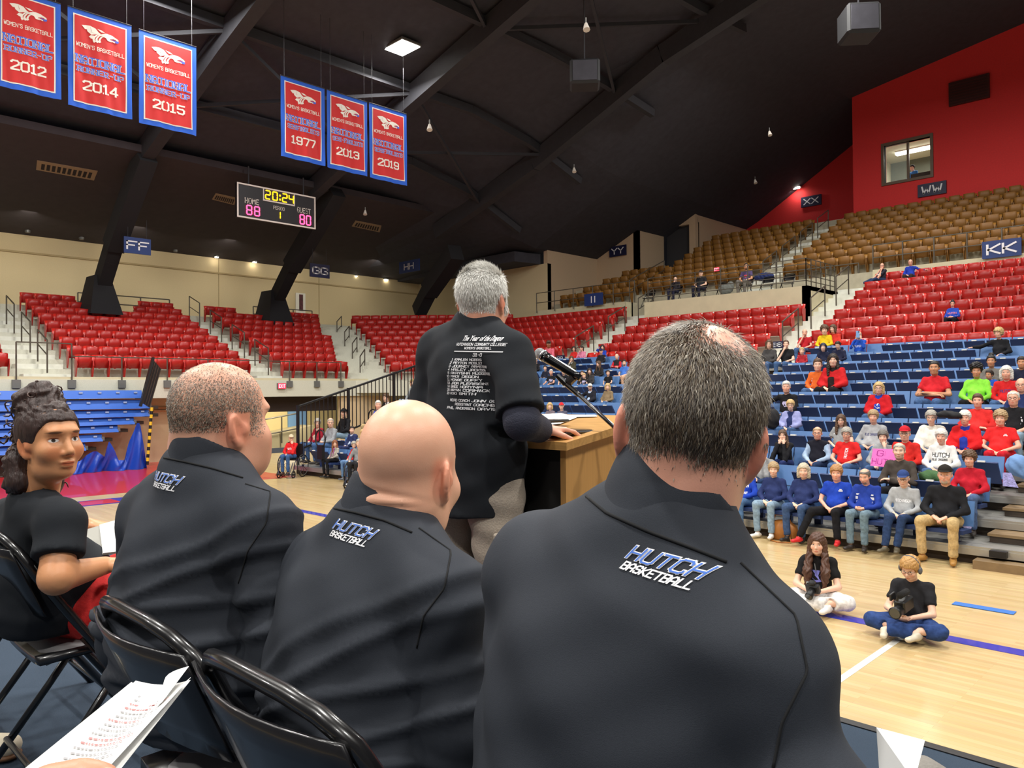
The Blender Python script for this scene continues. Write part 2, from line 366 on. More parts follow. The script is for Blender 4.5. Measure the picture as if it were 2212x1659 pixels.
W1b = onp(0, 1290, 600, xw); W2b = onp(1, 1377, 550, W1b[1]); W3b = onp(0, 1434, 520, W2b[0]); W4b = onp(1, 1502, 520, W3b[1]); W5b = onp(0, 1612, 490, W4b[0])
wall('wall_corner', (XE, YC), (xw, YC), 5., ZW-.1, M_cream, .3)
M_cream2 = mat('shaded cream paint', (196, 170, 140), .85, bump=.06, scale=30, var=.03)  # cream wall paint again, with shade put into the colour for the corner walls
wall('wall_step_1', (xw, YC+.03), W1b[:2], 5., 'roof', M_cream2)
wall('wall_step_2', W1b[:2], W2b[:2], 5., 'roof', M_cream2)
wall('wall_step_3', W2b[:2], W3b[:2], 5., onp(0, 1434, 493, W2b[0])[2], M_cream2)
zd = ony(1468, 488, W3b[1])[2]
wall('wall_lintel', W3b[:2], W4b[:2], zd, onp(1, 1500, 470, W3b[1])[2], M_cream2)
wall('door_1', W3b[:2]+np.array((0, .3)), W4b[:2]+np.array((0, .3)), 5., zd+.1, mat('dark grey door', (52, 52, 56), .7), .08)
zt5 = onp(0, 1502, 438, W4b[0])[2]
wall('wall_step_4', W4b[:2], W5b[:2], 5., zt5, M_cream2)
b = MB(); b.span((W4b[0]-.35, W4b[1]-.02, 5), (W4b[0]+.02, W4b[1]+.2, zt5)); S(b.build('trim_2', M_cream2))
YX = W5b[1]; YB = 36.5
xb = ony(1843, 400, YB)[0]
wall('wall_red_back', (W5b[0], YX), (xb+.5, YX), 6., 'roof', M_red)
wall('wall_red_side', (xb+.02, YX-.05), (xb+.02, YB+.03), 6., 'roof', M_red)
# block wall with the booth window
w0 = ony(1911, 396, YB); w1 = ony(2009, 297, YB); wx0, wx1 = w0[0], ony(2010, 340, YB)[0]; wz0, wz1 = w0[2], ony(1911, 316, YB)[2]
b = MB()
def redpanel(x0, x1, z0, z1=None):
    n = 6; X = np.linspace(x0, x1, n+1)
    top = [(x, YB, (roof_z(x, YB)+.1) if z1 is None else z1) for x in X][::-1]
    b.slab([(x0, YB, z0), (x1, YB, z0)]+top, (0, .25, 0))
redpanel(xb, wx0, 7.); redpanel(wx1, 8, 7.); redpanel(wx0, wx1, 7., wz0); redpanel(wx0, wx1, wz1)
S(b.build('wall_long', M_red))
wf = empty('window_1'); S(wf)
M_wf = mat('bronze window frame', (104, 84, 66), .5)
b = MB(); t = .12
b.span((wx0-t, YB-.06, wz0-t), (wx1+t, YB+.2, wz0)); b.span((wx0-t, YB-.06, wz1), (wx1+t, YB+.2, wz1+t)); b.span((wx0-t, YB-.06, wz0), (wx0, YB+.2, wz1)); b.span((wx1, YB-.06, wz0), (wx1+t, YB+.2, wz1))
b.build('window_frame', M_wf, wf)
xm = (wx0+wx1)/2+.02
b = MB(); b.span((xm-.045, YB+.04, wz0), (xm+.045, YB+.14, wz1)); b.build('mullion', M_wf, wf)
gl = bpy.data.materials.new('booth glass'); gl.use_nodes = True; gb = gl.node_tree.nodes['Principled BSDF']; gb.inputs['Base Color'].default_value = (.8, .95, .9, 1); gb.inputs['Roughness'].default_value = .02; gb.inputs['Alpha'].default_value = .18
MB().span((wx0, YB+.08, wz0), (xm-.04, YB+.09, wz1)).build('pane', gl, wf)
# booth room
b = MB(); ry = YB+4; b.span((wx0-1.05, ry, wz0-1.4), (wx1+1.8, ry+.1, wz1+.6)); S(b.build('wall_booth_back', mat('grey green booth wall', (96, 100, 88), .8)))
b = MB(); b.span((wx0-1.15, YB+.25, wz0-1.4), (wx0-1.05, ry, wz1+.6)); b.span((wx1+1.8, YB+.25, wz0-1.4), (wx1+1.9, ry, wz1+.6)); S(b.build('wall_booth_side', mat('pale booth wall', (226, 220, 190), .8)))
b = MB(); b.span((wx0-1.15, YB+.25, wz1+.25), (wx1+1.9, ry, wz1+.36)); S(b.build('ceiling_booth', mat('pale booth ceiling', (226, 224, 204), .8)))
b = MB(); b.span((wx0-1.15, YB+.25, wz0-1.45), (wx1+1.9, ry, wz0-1.35)); S(b.build('floor_booth', M_brown))
bl = empty('tube_light', (0, 0, 0)); tag(bl, 'long fluorescent strip light on the ceiling inside the lit booth window', 'light')
p = ony(1985, 328, YB+2.2)
MB().span((p[0]-1.0, YB+2.05, wz1+.1), (p[0]+1.3, YB+2.35, wz1+.2)).build('lamp_diffuser', mat('booth tube', (255, 255, 250), .5, emit=(255, 252, 235), estr=6), bl)
MB().span((p[0]-1.0, YB+2.0, wz1+.2), (p[0]+1.3, YB+2.4, wz1+.25)).build('lamp_housing', M_white, bl)
area('booth_lamp', (p[0], YB+2.2, wz1+.05), 2., .4, 110, (1, .98, .9))
dk = empty('counter_desk', (0, 0, 0)); tag(dk, 'dark wooden counter behind the booth window', 'counter')
MB().span((xm, YB+.4, wz0-.1), (wx1+.3, YB+1.0, wz0+.28)).build('counter_top', M_under, dk)
MB().span((wx0, YB+.5, wz0-1.3), (wx1+.2, YB+.6, wz0-.1)).build('counter_front', M_under, dk)
# ---------------------------------------------------------------- end stand: under-wall, fascia, tiers
XF = -25.9; ZF = 2.87
R1X, RD, R1Z, RR = -26.5, .9, 3.59, .333          # end rows: back-top of row one, row depth, rise
yO0, yO1 = onx(563, 845, XF-1.2)[1], onx(690, 845, XF-.2)[1]
b = MB(); b.span((XF-.25, -14, ZF-.52), (XF, 18.2, ZF)); S(b.build('trim_fascia', M_fascia))
M_wallb = mat('beige lower wall', (206, 182, 146), .8, var=.05, scale=2)
b = MB(); b.span((XF-1.4, -14, 0), (XF-1.2, yO0, ZF-.5)); S(b.build('wall_under_stand', M_wallb))
b = MB(); b.span((XF-6, yO0-.2, 0), (XF-1.2, yO0, ZF-.5)); b.span((XF-.3, yO1+.9, 0), (XF-.1, 19.5, ZF-.5)); S(b.build('wall_passage', M_wallb))
b = MB(); b.span((XF-1.0, yO0-.1, 1.62), (XF-.6, yO1+1.0, ZF-.5)); S(b.build('trim_header', mat('dark brown header', (44, 32, 30), .8)))
b = MB(); b.span((XF-5.5, yO0-1, 0), (XF-5.3, 24, ZF-.5)); S(b.build('wall_corridor', mat('pale yellow corridor', (226, 206, 150), .8)))
b = MB(); b.span((XF-6, yO0-1, ZF-.3), (XF-.3, 24, ZF-.1)); S(b.build('ceiling_corridor', M_fascia))
area('corridor_lamp', (XF-3.0, yO0+2.5, ZF-.35), 1.5, .6, 150, (1, .95, .8))
p0 = onx(640, 890, XF-.5); p1 = onx(685, 890, XF-.5)
b = MB(); b.span((XF-5.28, p1[1]+1.4, 0), (XF-5.2, p1[1]+2.3, 1.9)); S(b.build('door_2', mat('pale blue door', (120, 160, 205), .6)))
b = MB(); b.slab([(XF-5.3, yO0, 0), (XF-5.3, yO0+4, 0), (XF-5.3, yO0+4, .9), (XF-5.3, yO0, .25)], (1.2, 0, 0)); S(b.build('floor_ramp', mat('ramp concrete', (190, 176, 140), .8)))
rp = empty('ramp_handrail', (0, 0, 0)); tag(rp, 'brown ramp handrail on the pale corridor wall behind the wheelchair', 'handrail')
for z in (1.0, .35):
    MB().tube([(XF-4, yO0, z), (XF-4, yO0+3.2, z+.45)], .03).build('rail', M_rail, rp)
for q in (.9, 2.4): MB().tube([(XF-4, yO0+q, .2), (XF-4, yO0+q, 1.0+.14*q)], .03).build('post', M_rail, rp)
# tiers of the end stand (rows along y)
b = MB()
terr = empty('floor_terrace_end'); S(terr)
for j in range(9):
    x1 = R1X+.62-RD*j; z = R1Z-.8+RR*j
    MB().span((x1-RD-.1, -14, z-.6), (x1, 25.5, z)).build('tier_step', M_conc, terr)
MB().span((XE, -14, R1Z-.8+RR*9-.6), (R1X+.62-RD*9, YC, R1Z-.8+RR*9)).build('tier_step', M_conc, terr)
# long-bank tiers (rows along x)
L1Y, LD, L1Z, LR = 21.8, .85, 3.69, .37
terr2 = empty('floor_terrace_long'); S(terr2)
ZP = ony(1745, 623, 26.2)[2]            # platform floor
for j in range(9):
    y0 = L1Y-.62+LD*j; z = L1Z-.8+LR*j
    xl = -28 if j < 7 else -19.3
    if j < 5: MB().span((xl, y0, z-.6), (6, y0+LD+.1, z)).build('tier_step', M_conc, terr2)
    else:
        MB().span((xl, y0, z-.6), (-17.7, y0+LD+.1, z)).build('tier_step', M_conc, terr2)
        MB().span((-11, y0, z-.6), (6, y0+LD+.1, z)).build('tier_step', M_conc, terr2)
        if j == 7: MB().span((-28, y0, z-.6), (-19.3, y0+6, z)).build('tier_step', M_conc, terr2)
MB().span((-17.6, L1Y-.62+LD*5, L1Z-.8+LR*4), (-11.0, L1Y-.62+LD*5+.25, ZP)).build('platform_wall', M_fascia, terr2)
MB().span((-17.6, L1Y-.62+LD*5+.2, ZP-.15), (-11.0, 29.5, ZP)).build('platform_floor', M_conc, terr2)
MB().span((-11.2, L1Y-.62+LD*5, L1Z-.8+LR*4), (-11.0, 29.5, ZP)).build('platform_wall', M_fascia, terr2)
# half steps of the aisles
def aisle_long(x0, x1, n, j0=0):
    for j in range(j0, n):
        y0 = L1Y-.62+LD*j; z = L1Z-.8+LR*j
        MB().span((x0, y0-LD*.5, z-LR), (x1, y0+.02, z-LR/2)).build('aisle_step', M_step, terr2)
        MB().span((x0, y0-.01, z-LR), (x1, y0+LD*.5, z+.004)).build('aisle_step', M_step, terr2)
M_step = mat('whitened step', (222, 222, 210), .8, var=.05, scale=6)
aisle_long(-11.0, -9.75, 9); aisle_long(-19.35, -17.7, 8)
def aisle_end(y0, y1):
    for j in range(1, 9):
        x1 = R1X+.62-RD*j; z = R1Z-.8+RR*j
        MB().span((x1, y0, z-RR), (x1+RD*.5, y1, z-RR/2)).build('aisle_step', M_step, terr)
M_tan_conc = mat('upper tier concrete', (176, 168, 146), .85, var=.08, scale=5)
# upper gold tier
T1Y, TD = 28.9, .88
ZT0 = ony(2000, 577, T1Y)[2]; ZT1 = ony(2000, 464, YB)[2]
TR = (ZT1-ZT0)/8
terr3 = empty('floor_terrace_upper'); S(terr3)
MB().span((-9.9, 28.3, 5.2), (8, 28.5, ZT0+.02)).build('parapet', M_fascia, terr3)
for k in range(10):
    MB().span((-20.2, T1Y-.3+TD*k, ZT0+TR*k-1), (8, T1Y-.3+TD*(k+1)+.1, ZT0+TR*k)).build('tier_step', M_tan_conc, terr3)
for k in range(9):
    MB().span((-14.9, T1Y-.3+TD*k-TD*.45, ZT0+TR*(k-1)), (-13.7, T1Y-.28+TD*k, ZT0+TR*(k-.5))).build('aisle_step', M_step, terr3)
ZY0 = ony(1300, 660, 28.2)[2]
for k in range(4):
    MB().span((-25.6, 28.2+TD*k, ZY0+TR*k-1), (-20.2, 28.2+TD*(k+1)+.1, ZY0+TR*k)).build('tier_step', M_tan_conc, terr3)
MB().span((-25.6, 27.7, 5.), (-20.2, 28.3, ZY0)).build('parapet', M_fascia, terr3)
# ---------------------------------------------------------------- stadium seats
M_seatred = mat('red seat plastic', (206, 44, 36), .32, spec=.5, var=.04, scale=3)
M_seatred2 = mat('deep red seat pan', (176, 34, 30), .35)
M_seatblue = mat('blue seat shell', (82, 122, 176), .5, var=.04, scale=4)
M_seatnavy = mat('navy seat underside', (30, 52, 100), .55)
M_gold = mat('ochre seat', (152, 104, 38), .5, var=.08, scale=4)
M_gold2 = mat('ochre seat pan', (128, 86, 32), .55)
M_tagw = mat('white number tag', (240, 238, 230), .5)
def seat_proto(name, w, mback, mpan, mfr, hb=.36, zb=.44, up=True, blue=False, up_ang=1.25):
    """seat facing -y, origin on the floor below its back; the root is the back shell"""
    hw = w/2-.012
    b = MB()
    def back(s, t):
        x = (s-.5)*2*hw; z = zb+hb*t - (.02*abs(s-.5)**2*4 if not blue else 0)*(t > .9); y = .10*t+.02 - .05*(1-(2*s-1)**2)*0 + .04*(1-abs(2*s-1)**2)*(.0 if blue else 1)
        if not blue and t > .95: y += .02
        return (x, y, z)
    b.grid(back, 6 if not blue else 1, 3, (0, .03, -.004))
    root = b.build(name, mback, None, smooth=not blue)
    p = MB()
    if up:
        ca, sa = math.cos(up_ang), math.sin(up_ang)
        def pan(s, t):
            d = .40*t; bow = .03*(1-(2*s-1)**2)*(0 if blue else 1)
            hw2 = hw-.01-.03*t*(0 if blue else 1)
            return ((s-.5)*2*hw2, -.02-ca*d-sa*bow, zb-.04+sa*d-.03)
        p.grid(pan, 4 if not blue else 1, 2, (0, .045 if not blue else .04, .012))
    else: p.grid(lambda s, t: ((s-.5)*2*(hw-.01), -.02-.40*t, zb-.02+.02*t), 2, 2, (0, 0, -.05))
    p.build('seat_pan', mpan, root, smooth=not blue)
    for sx in ((-1, 1) if not blue else (0,)):
        f = MB()
        if blue: f.span((-.05, -.02, .12), (.05, .06, zb-.02))
        else:
            f.slab([(sx*(hw+.006)-.01, .12, zb+.18), (sx*(hw+.006)-.01, -.10, zb+.16), (sx*(hw+.006)-.01, -.12, zb-.0), (sx*(hw+.006)-.01, .0, .05), (sx*(hw+.006)-.01, .10, .05)], (.02, 0, 0))
        f.build('bracket', mfr, root)
    if name != 'balcony_chair':
        n = MB()
        if blue: n.span((-.05, -.02-math.cos(up_ang)*.41, zb-.04+math.sin(up_ang)*.40-.025), (.05, .02-math.cos(up_ang)*.41, zb-.04+math.sin(up_ang)*.40-.003)) if up else n.span((-.03, -.02, zb+.02), (.03, -.01, zb+.05))
        else: n.box((hw*.55, .105, zb+hb-.045), (.055, .012, .05))
        n.build('number_plate', M_tagw, root)
    return root
PROT = {}
def park(o):
    PROT[o.name] = o; return o
sr = seat_proto('stadium_chair', .47, M_seatred, M_seatred2, M_seatred2)
sb = seat_proto('bleacher_chair', .465, M_seatblue, M_seatnavy, M_seatnavy, hb=.33, zb=.47, blue=True, up_ang=.95)
sb_dn = seat_proto('bleacher_chair', .465, M_seatblue, M_seatnavy, M_seatnavy, hb=.33, zb=.47, blue=True, up=False)
sr_dn = seat_proto('stadium_chair', .47, M_seatred, M_seatred2, M_seatred2, up=False)
sg = seat_proto('balcony_chair', .5, M_gold, M_gold2, M_gold2, hb=.34)
SEATED = []          # filled before the seats are set out: (x, y) of every sitter
def place_seats(protos, spots, group):
    """spots: (x, y, z, rot, label); protos (folded, lowered)"""
    for (x, y, z, rz, lab) in spots:
        occ = any((x-p[0])**2+(y-p[1])**2 < .12 for p in SEATED)
        src = protos[1] if occ else protos[0]
        r = dup(src); r.location = (x, y, z); r.rotation_euler = (0, 0, rz)
        tag(r, lab, 'seat', group)
# --- spots
def ordi(i): return ORD[i] if i < 20 else 'twentieth'
CAMXY = np.array([0, 0.])
red = []            # (dist, x, y, z, rz, label, group)
def add_red(x, y, z, rz, lab, grp): red.append((math.hypot(x, y), x, y, z, rz, lab, grp))
RF = -.10           # back shell sits this far in front of the measured back line
for j in range(8):  # long bank, three sections
    y = L1Y+LD*j-.13; z = L1Z-.8+LR*j
    for i in range(15):
        x = -9.4+.475*i
        if x > -2.9: break
        add_red(x, y, z, 0, f'red folding seat, {ordi(j)} row, {ordi(i)} from the white stairs, below the KK sign', 'red seats below the KK sign')
    if j < 5:
        for i in range(14): add_red(-17.35+.472*i, y, z, 0, f'red folding seat, {ordi(j)} row, {ordi(i)} from the far stairs, below the railed platform', 'red seats below the railed platform')
    if j < 7:
        n = 15+ (j+1)//2 - 1
        for i in range(n):
            add_red(-19.75-.472*i, y, z, 0, f'red folding seat, {ordi(j)} row, {ordi(i)} from the stairs, below the II sign', 'red seats below the II sign')
STRUT = []          # places kept clear for the wrapped struts
for j in range(9):
    x = R1X-RD*j+.13; z = R1Z-.8+RR*j
    for i in range(12):
        y = 7.75+.475*i+.02*j
        if j >= 6 and (j == 8 and 3.6 < i < 8.4 or j < 8 and 4.2 < i < 7.2 and j > 6): continue
        add_red(x, y, z, -PI/2*-1, f'red folding seat, {ordi(j)} row, {ordi(i)} from the stair, below the FF sign', 'red seats below the FF sign')
    n = 6+int(j*.75)
    for i in range(n):
        y = 14.75+.475*i+.03*j
        if j == 8 and 2 < i < 7: continue
        add_red(x, y, z, PI/2, f'red folding seat, {ordi(j)} row, {ordi(i)} along, below the GG sign', 'red seats below the GG sign')
    for i in range(4):
        y = 5.5-.475*i
        if j < 4: add_red(x, y, z, PI/2, f'red folding seat, {ordi(j)} row, {ordi(i)} from the stair, at the far left picture edge', 'red seats beside the FF section')
# corner section: rows square to the camera diagonal
DG = nrm((-.701, .713, 0)); DR = nrm((.713, .701, 0))
hh0 = A(835, 789, 31.5); 
for j in range(9):
    Yd = 31.2+.88*j; z = 2.88+.325*j-.1
    uL = 842-10.3*j; uR = 1000+14*j
    n = int((uR-uL)/1660*Yd/.475)
    for i in range(n):
        P = A(uL, 800, Yd); x, y = P[0]+DR[0]*(.24+.475*i), P[1]+DR[1]*(.24+.475*i)
        add_red(x, y, z, PI/4, f'red folding seat, {ordi(j)} row, {ordi(i)} along, in the corner below the HH sign', 'red seats below the HH sign')
    P0 = A(uL-2, 800, Yd-.62); P1 = A(uR+6, 800, Yd-.62)
    MB().slab([(P0[0], P0[1], z-.6), (P1[0], P1[1], z-.6), (P1[0]+DG[0]*1., P1[1]+DG[1]*1., z-.6), (P0[0]+DG[0]*1., P0[1]+DG[1]*1., z-.6)], (0, 0, .6)).build('tier_step', M_conc, terr2)
# ---------------------------------------------------------------- bodies: smooth distance fields meshed on a rectilinear grid
class Cap:
    """round cone a-b with radii; flat < 1 thins it along axis ax"""
    def __init__(s, a, b, ra, rb=None, ax=None, flat=1.):
        s.a = np.array(a, float); s.b = np.array(b, float); s.ra = ra; s.rb = ra if rb is None else rb; s.ax = None if ax is None else nrm(ax); s.flat = flat
    def box(s):
        r = max(s.ra, s.rb); return np.minimum(s.a, s.b)-r, np.maximum(s.a, s.b)+r
    def inf(s, d): return Cap(s.a, s.b, s.ra+d, s.rb+d, s.ax, s.flat)
    def ev(s, X, Y, Z):
        ba = s.b-s.a; L2 = ba@ba+1e-9
        x, y, z = X-s.a[0], Y-s.a[1], Z-s.a[2]
        t = np.clip((x*ba[0]+y*ba[1]+z*ba[2])/L2, 0, 1)
        x = x-t*ba[0]; y = y-t*ba[1]; z = z-t*ba[2]
        r = s.ra+(s.rb-s.ra)*t
        if s.ax is None: return np.sqrt(x*x+y*y+z*z)-r
        w = (x*s.ax[0]+y*s.ax[1]+z*s.ax[2])*(1/s.flat-1)
        x = x+w*s.ax[0]; y = y+w*s.ax[1]; z = z+w*s.ax[2]
        return (np.sqrt(x*x+y*y+z*z)-r)*(s.flat+1)/2
class Ell:
    def __init__(s, c, r, B=None):
        s.c = np.array(c, float); s.r = np.array(r, float); s.B = np.eye(3) if B is None else np.array(B, float)   # rows = axes
    def box(s):
        e = np.sqrt(((s.B*s.r[:, None])**2).sum(0)); return s.c-e, s.c+e
    def inf(s, d): return Ell(s.c, s.r+d, s.B)
    def ev(s, X, Y, Z):
        x, y, z = X-s.c[0], Y-s.c[1], Z-s.c[2]; q = [x*b[0]+y*b[1]+z*b[2] for b in s.B]
        k0 = np.sqrt(sum((q[i]/s.r[i])**2 for i in range(3))); k1 = np.sqrt(sum((q[i]/s.r[i]**2)**2 for i in range(3)))
        return k0*(k0-1)/(k1+1e-9)
class Half:
    """cuts away everything with n.(p-c) > 0 (within rad of c when given)"""
    def __init__(s, c, n, rad=None): s.c = np.array(c, float); s.n = nrm(n); s.rad = rad
class Field:
    def __init__(s, lo, hi, h, fine=(), hf=None):
        s.ax = []
        for i in range(3):
            L = [(f[0][i], f[1][i]) for f in fine]; x = lo[i]; out = [x]
            while x < hi[i]:
                infine = any(a-h < x < b for a, b in L); x += hf if infine else h; out.append(x)
            s.ax.append(np.array(out))
        s.D = np.full([len(a) for a in s.ax], 9., np.float32); s.m = 3.*h
    def sub(s, lo, hi, m):
        ix = []
        for i in range(3):
            a = np.searchsorted(s.ax[i], lo[i]-m); b = np.searchsorted(s.ax[i], hi[i]+m); ix.append(slice(max(a-1, 0), min(b+1, len(s.ax[i]))))
        return tuple(ix)
    def axs(s, ix): return s.ax[0][ix[0]][:, None, None].astype(np.float32), s.ax[1][ix[1]][None, :, None].astype(np.float32), s.ax[2][ix[2]][None, None, :].astype(np.float32)
    def add(s, p, k=.02):
        lo, hi = p.box(); ix = s.sub(lo, hi, s.m+k); d = p.ev(*s.axs(ix)); o = s.D[ix]
        if d.size == 0: return s
        h = np.maximum(k-np.abs(o-d), 0)/max(k, 1e-6); s.D[ix] = np.minimum(o, d)-h*h*k*.25
        return s
    def cut(s, p, k=.004):
        if isinstance(p, Half):
            ix = (slice(None),)*3 if p.rad is None else s.sub(p.c-p.rad, p.c+p.rad, 0)
            X, Y, Z = s.axs(ix); d = (X-p.c[0])*p.n[0]+(Y-p.c[1])*p.n[1]+(Z-p.c[2])*p.n[2]
            if p.rad is not None:
                q = np.sqrt((X-p.c[0])**2+(Y-p.c[1])**2+(Z-p.c[2])**2)-p.rad; d = np.minimum(d, -q)
            s.D[ix] = np.maximum(s.D[ix], d); return s
        lo, hi = p.box(); ix = s.sub(lo, hi, s.m+k); d = -p.ev(*s.axs(ix)); o = s.D[ix]
        h = np.maximum(k-np.abs(o-d), 0)/max(k, 1e-6); s.D[ix] = np.maximum(o, d)+h*h*k*.25
        return s
    def fn(s, f): s.D = f(s.D, *s.axs((slice(None),)*3)).astype(np.float32); return s
    def mesh(s, smooth=1):
        D = s.D; S = (D < 0)
        c = np.zeros([n-1 for n in D.shape], np.uint8); n0, n1, n2 = c.shape
        for i in (0, 1):
            for j in (0, 1):
                for k in (0, 1): c += S[i:i+n0, j:j+n1, k:k+n2]
        act = (c > 0) & (c < 8); I = np.argwhere(act); idx = np.full(c.shape, -1, np.int32); idx[act] = np.arange(len(I))
        acc = np.zeros((len(I), 3)); cnt = np.zeros(len(I)); off = [(i, j, k) for i in (0, 1) for j in (0, 1) for k in (0, 1)]
        val = {o: D[I[:, 0]+o[0], I[:, 1]+o[1], I[:, 2]+o[2]] for o in off}
        for o in off:
            for a in range(3):
                if o[a] == 0:
                    p = list(o); p[a] = 1; p = tuple(p); d0, d1 = val[o], val[p]; m = (d0 < 0) != (d1 < 0)
                    t = np.where(m, d0/(d0-d1+1e-12), 0)
                    for b in range(3): acc[:, b] += np.where(m, o[b]+(t if b == a else 0), 0)
                    cnt += m
        loc = acc/cnt[:, None]
        V = np.stack([s.ax[a][I[:, a]]+loc[:, a]*(s.ax[a][I[:, a]+1]-s.ax[a][I[:, a]]) for a in range(3)], 1)
        Q = []
        for a in range(3):
            b, d = (a+1) % 3, (a+2) % 3
            sl0 = [slice(None)]*3; sl1 = [slice(None)]*3; sl0[a] = slice(0, -1); sl1[a] = slice(1, None)
            s0, s1 = S[tuple(sl0)], S[tuple(sl1)]; x = s0 != s1
            E = np.argwhere(x); E = E[(E[:, b] > 0) & (E[:, d] > 0) & (E[:, b] < D.shape[b]-1) & (E[:, d] < D.shape[d]-1)]
            if not len(E): continue
            q = []
            for (u, w) in ((1, 1), (0, 1), (0, 0), (1, 0)):
                g = E.copy(); g[:, b] -= u; g[:, d] -= w; q.append(idx[g[:, 0], g[:, 1], g[:, 2]])
            q = np.stack(q, 1); f = s0[E[:, 0], E[:, 1], E[:, 2]]; q[~f] = q[~f][:, ::-1]; Q.append(q)
        Q = np.vstack(Q); Q = Q[(Q >= 0).all(1)]
        for _ in range(smooth):
            A_ = np.zeros_like(V); n = np.zeros(len(V))
            for i in range(4):
                for j in ((i+1) % 4, (i+3) % 4):
                    for b in range(3): A_[:, b] += np.bincount(Q[:, i], V[Q[:, j], b], len(V))
                    n += np.bincount(Q[:, i], minlength=len(V))
            V = V*.5+.5*A_/np.maximum(n, 1)[:, None]
        return V, Q
def vnormals(V, Q):
    n = np.cross(V[Q[:, 2]]-V[Q[:, 0]], V[Q[:, 3]]-V[Q[:, 1]]); N_ = np.zeros_like(V)
    for i in range(4):
        for b in range(3): N_[:, b] += np.bincount(Q[:, i], n[:, b], len(V))
    return N_/(np.linalg.norm(N_, axis=1)[:, None]+1e-12)
def grow(prims, h, fine=(), hf=None, pad=.03, cuts=(), smooth=1, extra=None):
    """prims: list of (primitive, k); returns V, Q"""
    lo = np.min([p.box()[0] for p, k in prims], 0)-pad; hi = np.max([p.box()[1] for p, k in prims], 0)+pad
    f = Field(lo, hi, h, fine, hf)
    for p, k in prims: f.add(p, k)
    for c in cuts:
        if isinstance(c, tuple): f.cut(*c)
        else: f.cut(c)
    if extra: f.fn(extra)
    return f.mesh(smooth)
def skin_obj(name, V, Q, m, o, parent=None, head=None, color=None):
    me = mesh_from(name, V-np.array(o), Q, True)
    if head is not None:
        H, B, hs = head; q = (V-H)@np.array(B).T/hs
        q = np.where((np.linalg.norm(q, axis=1) < .17)[:, None], q, np.array((0, -9., -9.)))
        at = me.attributes.new('hp', 'FLOAT_VECTOR', 'POINT'); at.data.foreach_set('vector', q.astype(np.float32).ravel())
    ob = obj(name, me, m, parent)
    if parent is None: ob.location = tuple(o)
    if color is not None: ob.color = lin(color)
    return ob
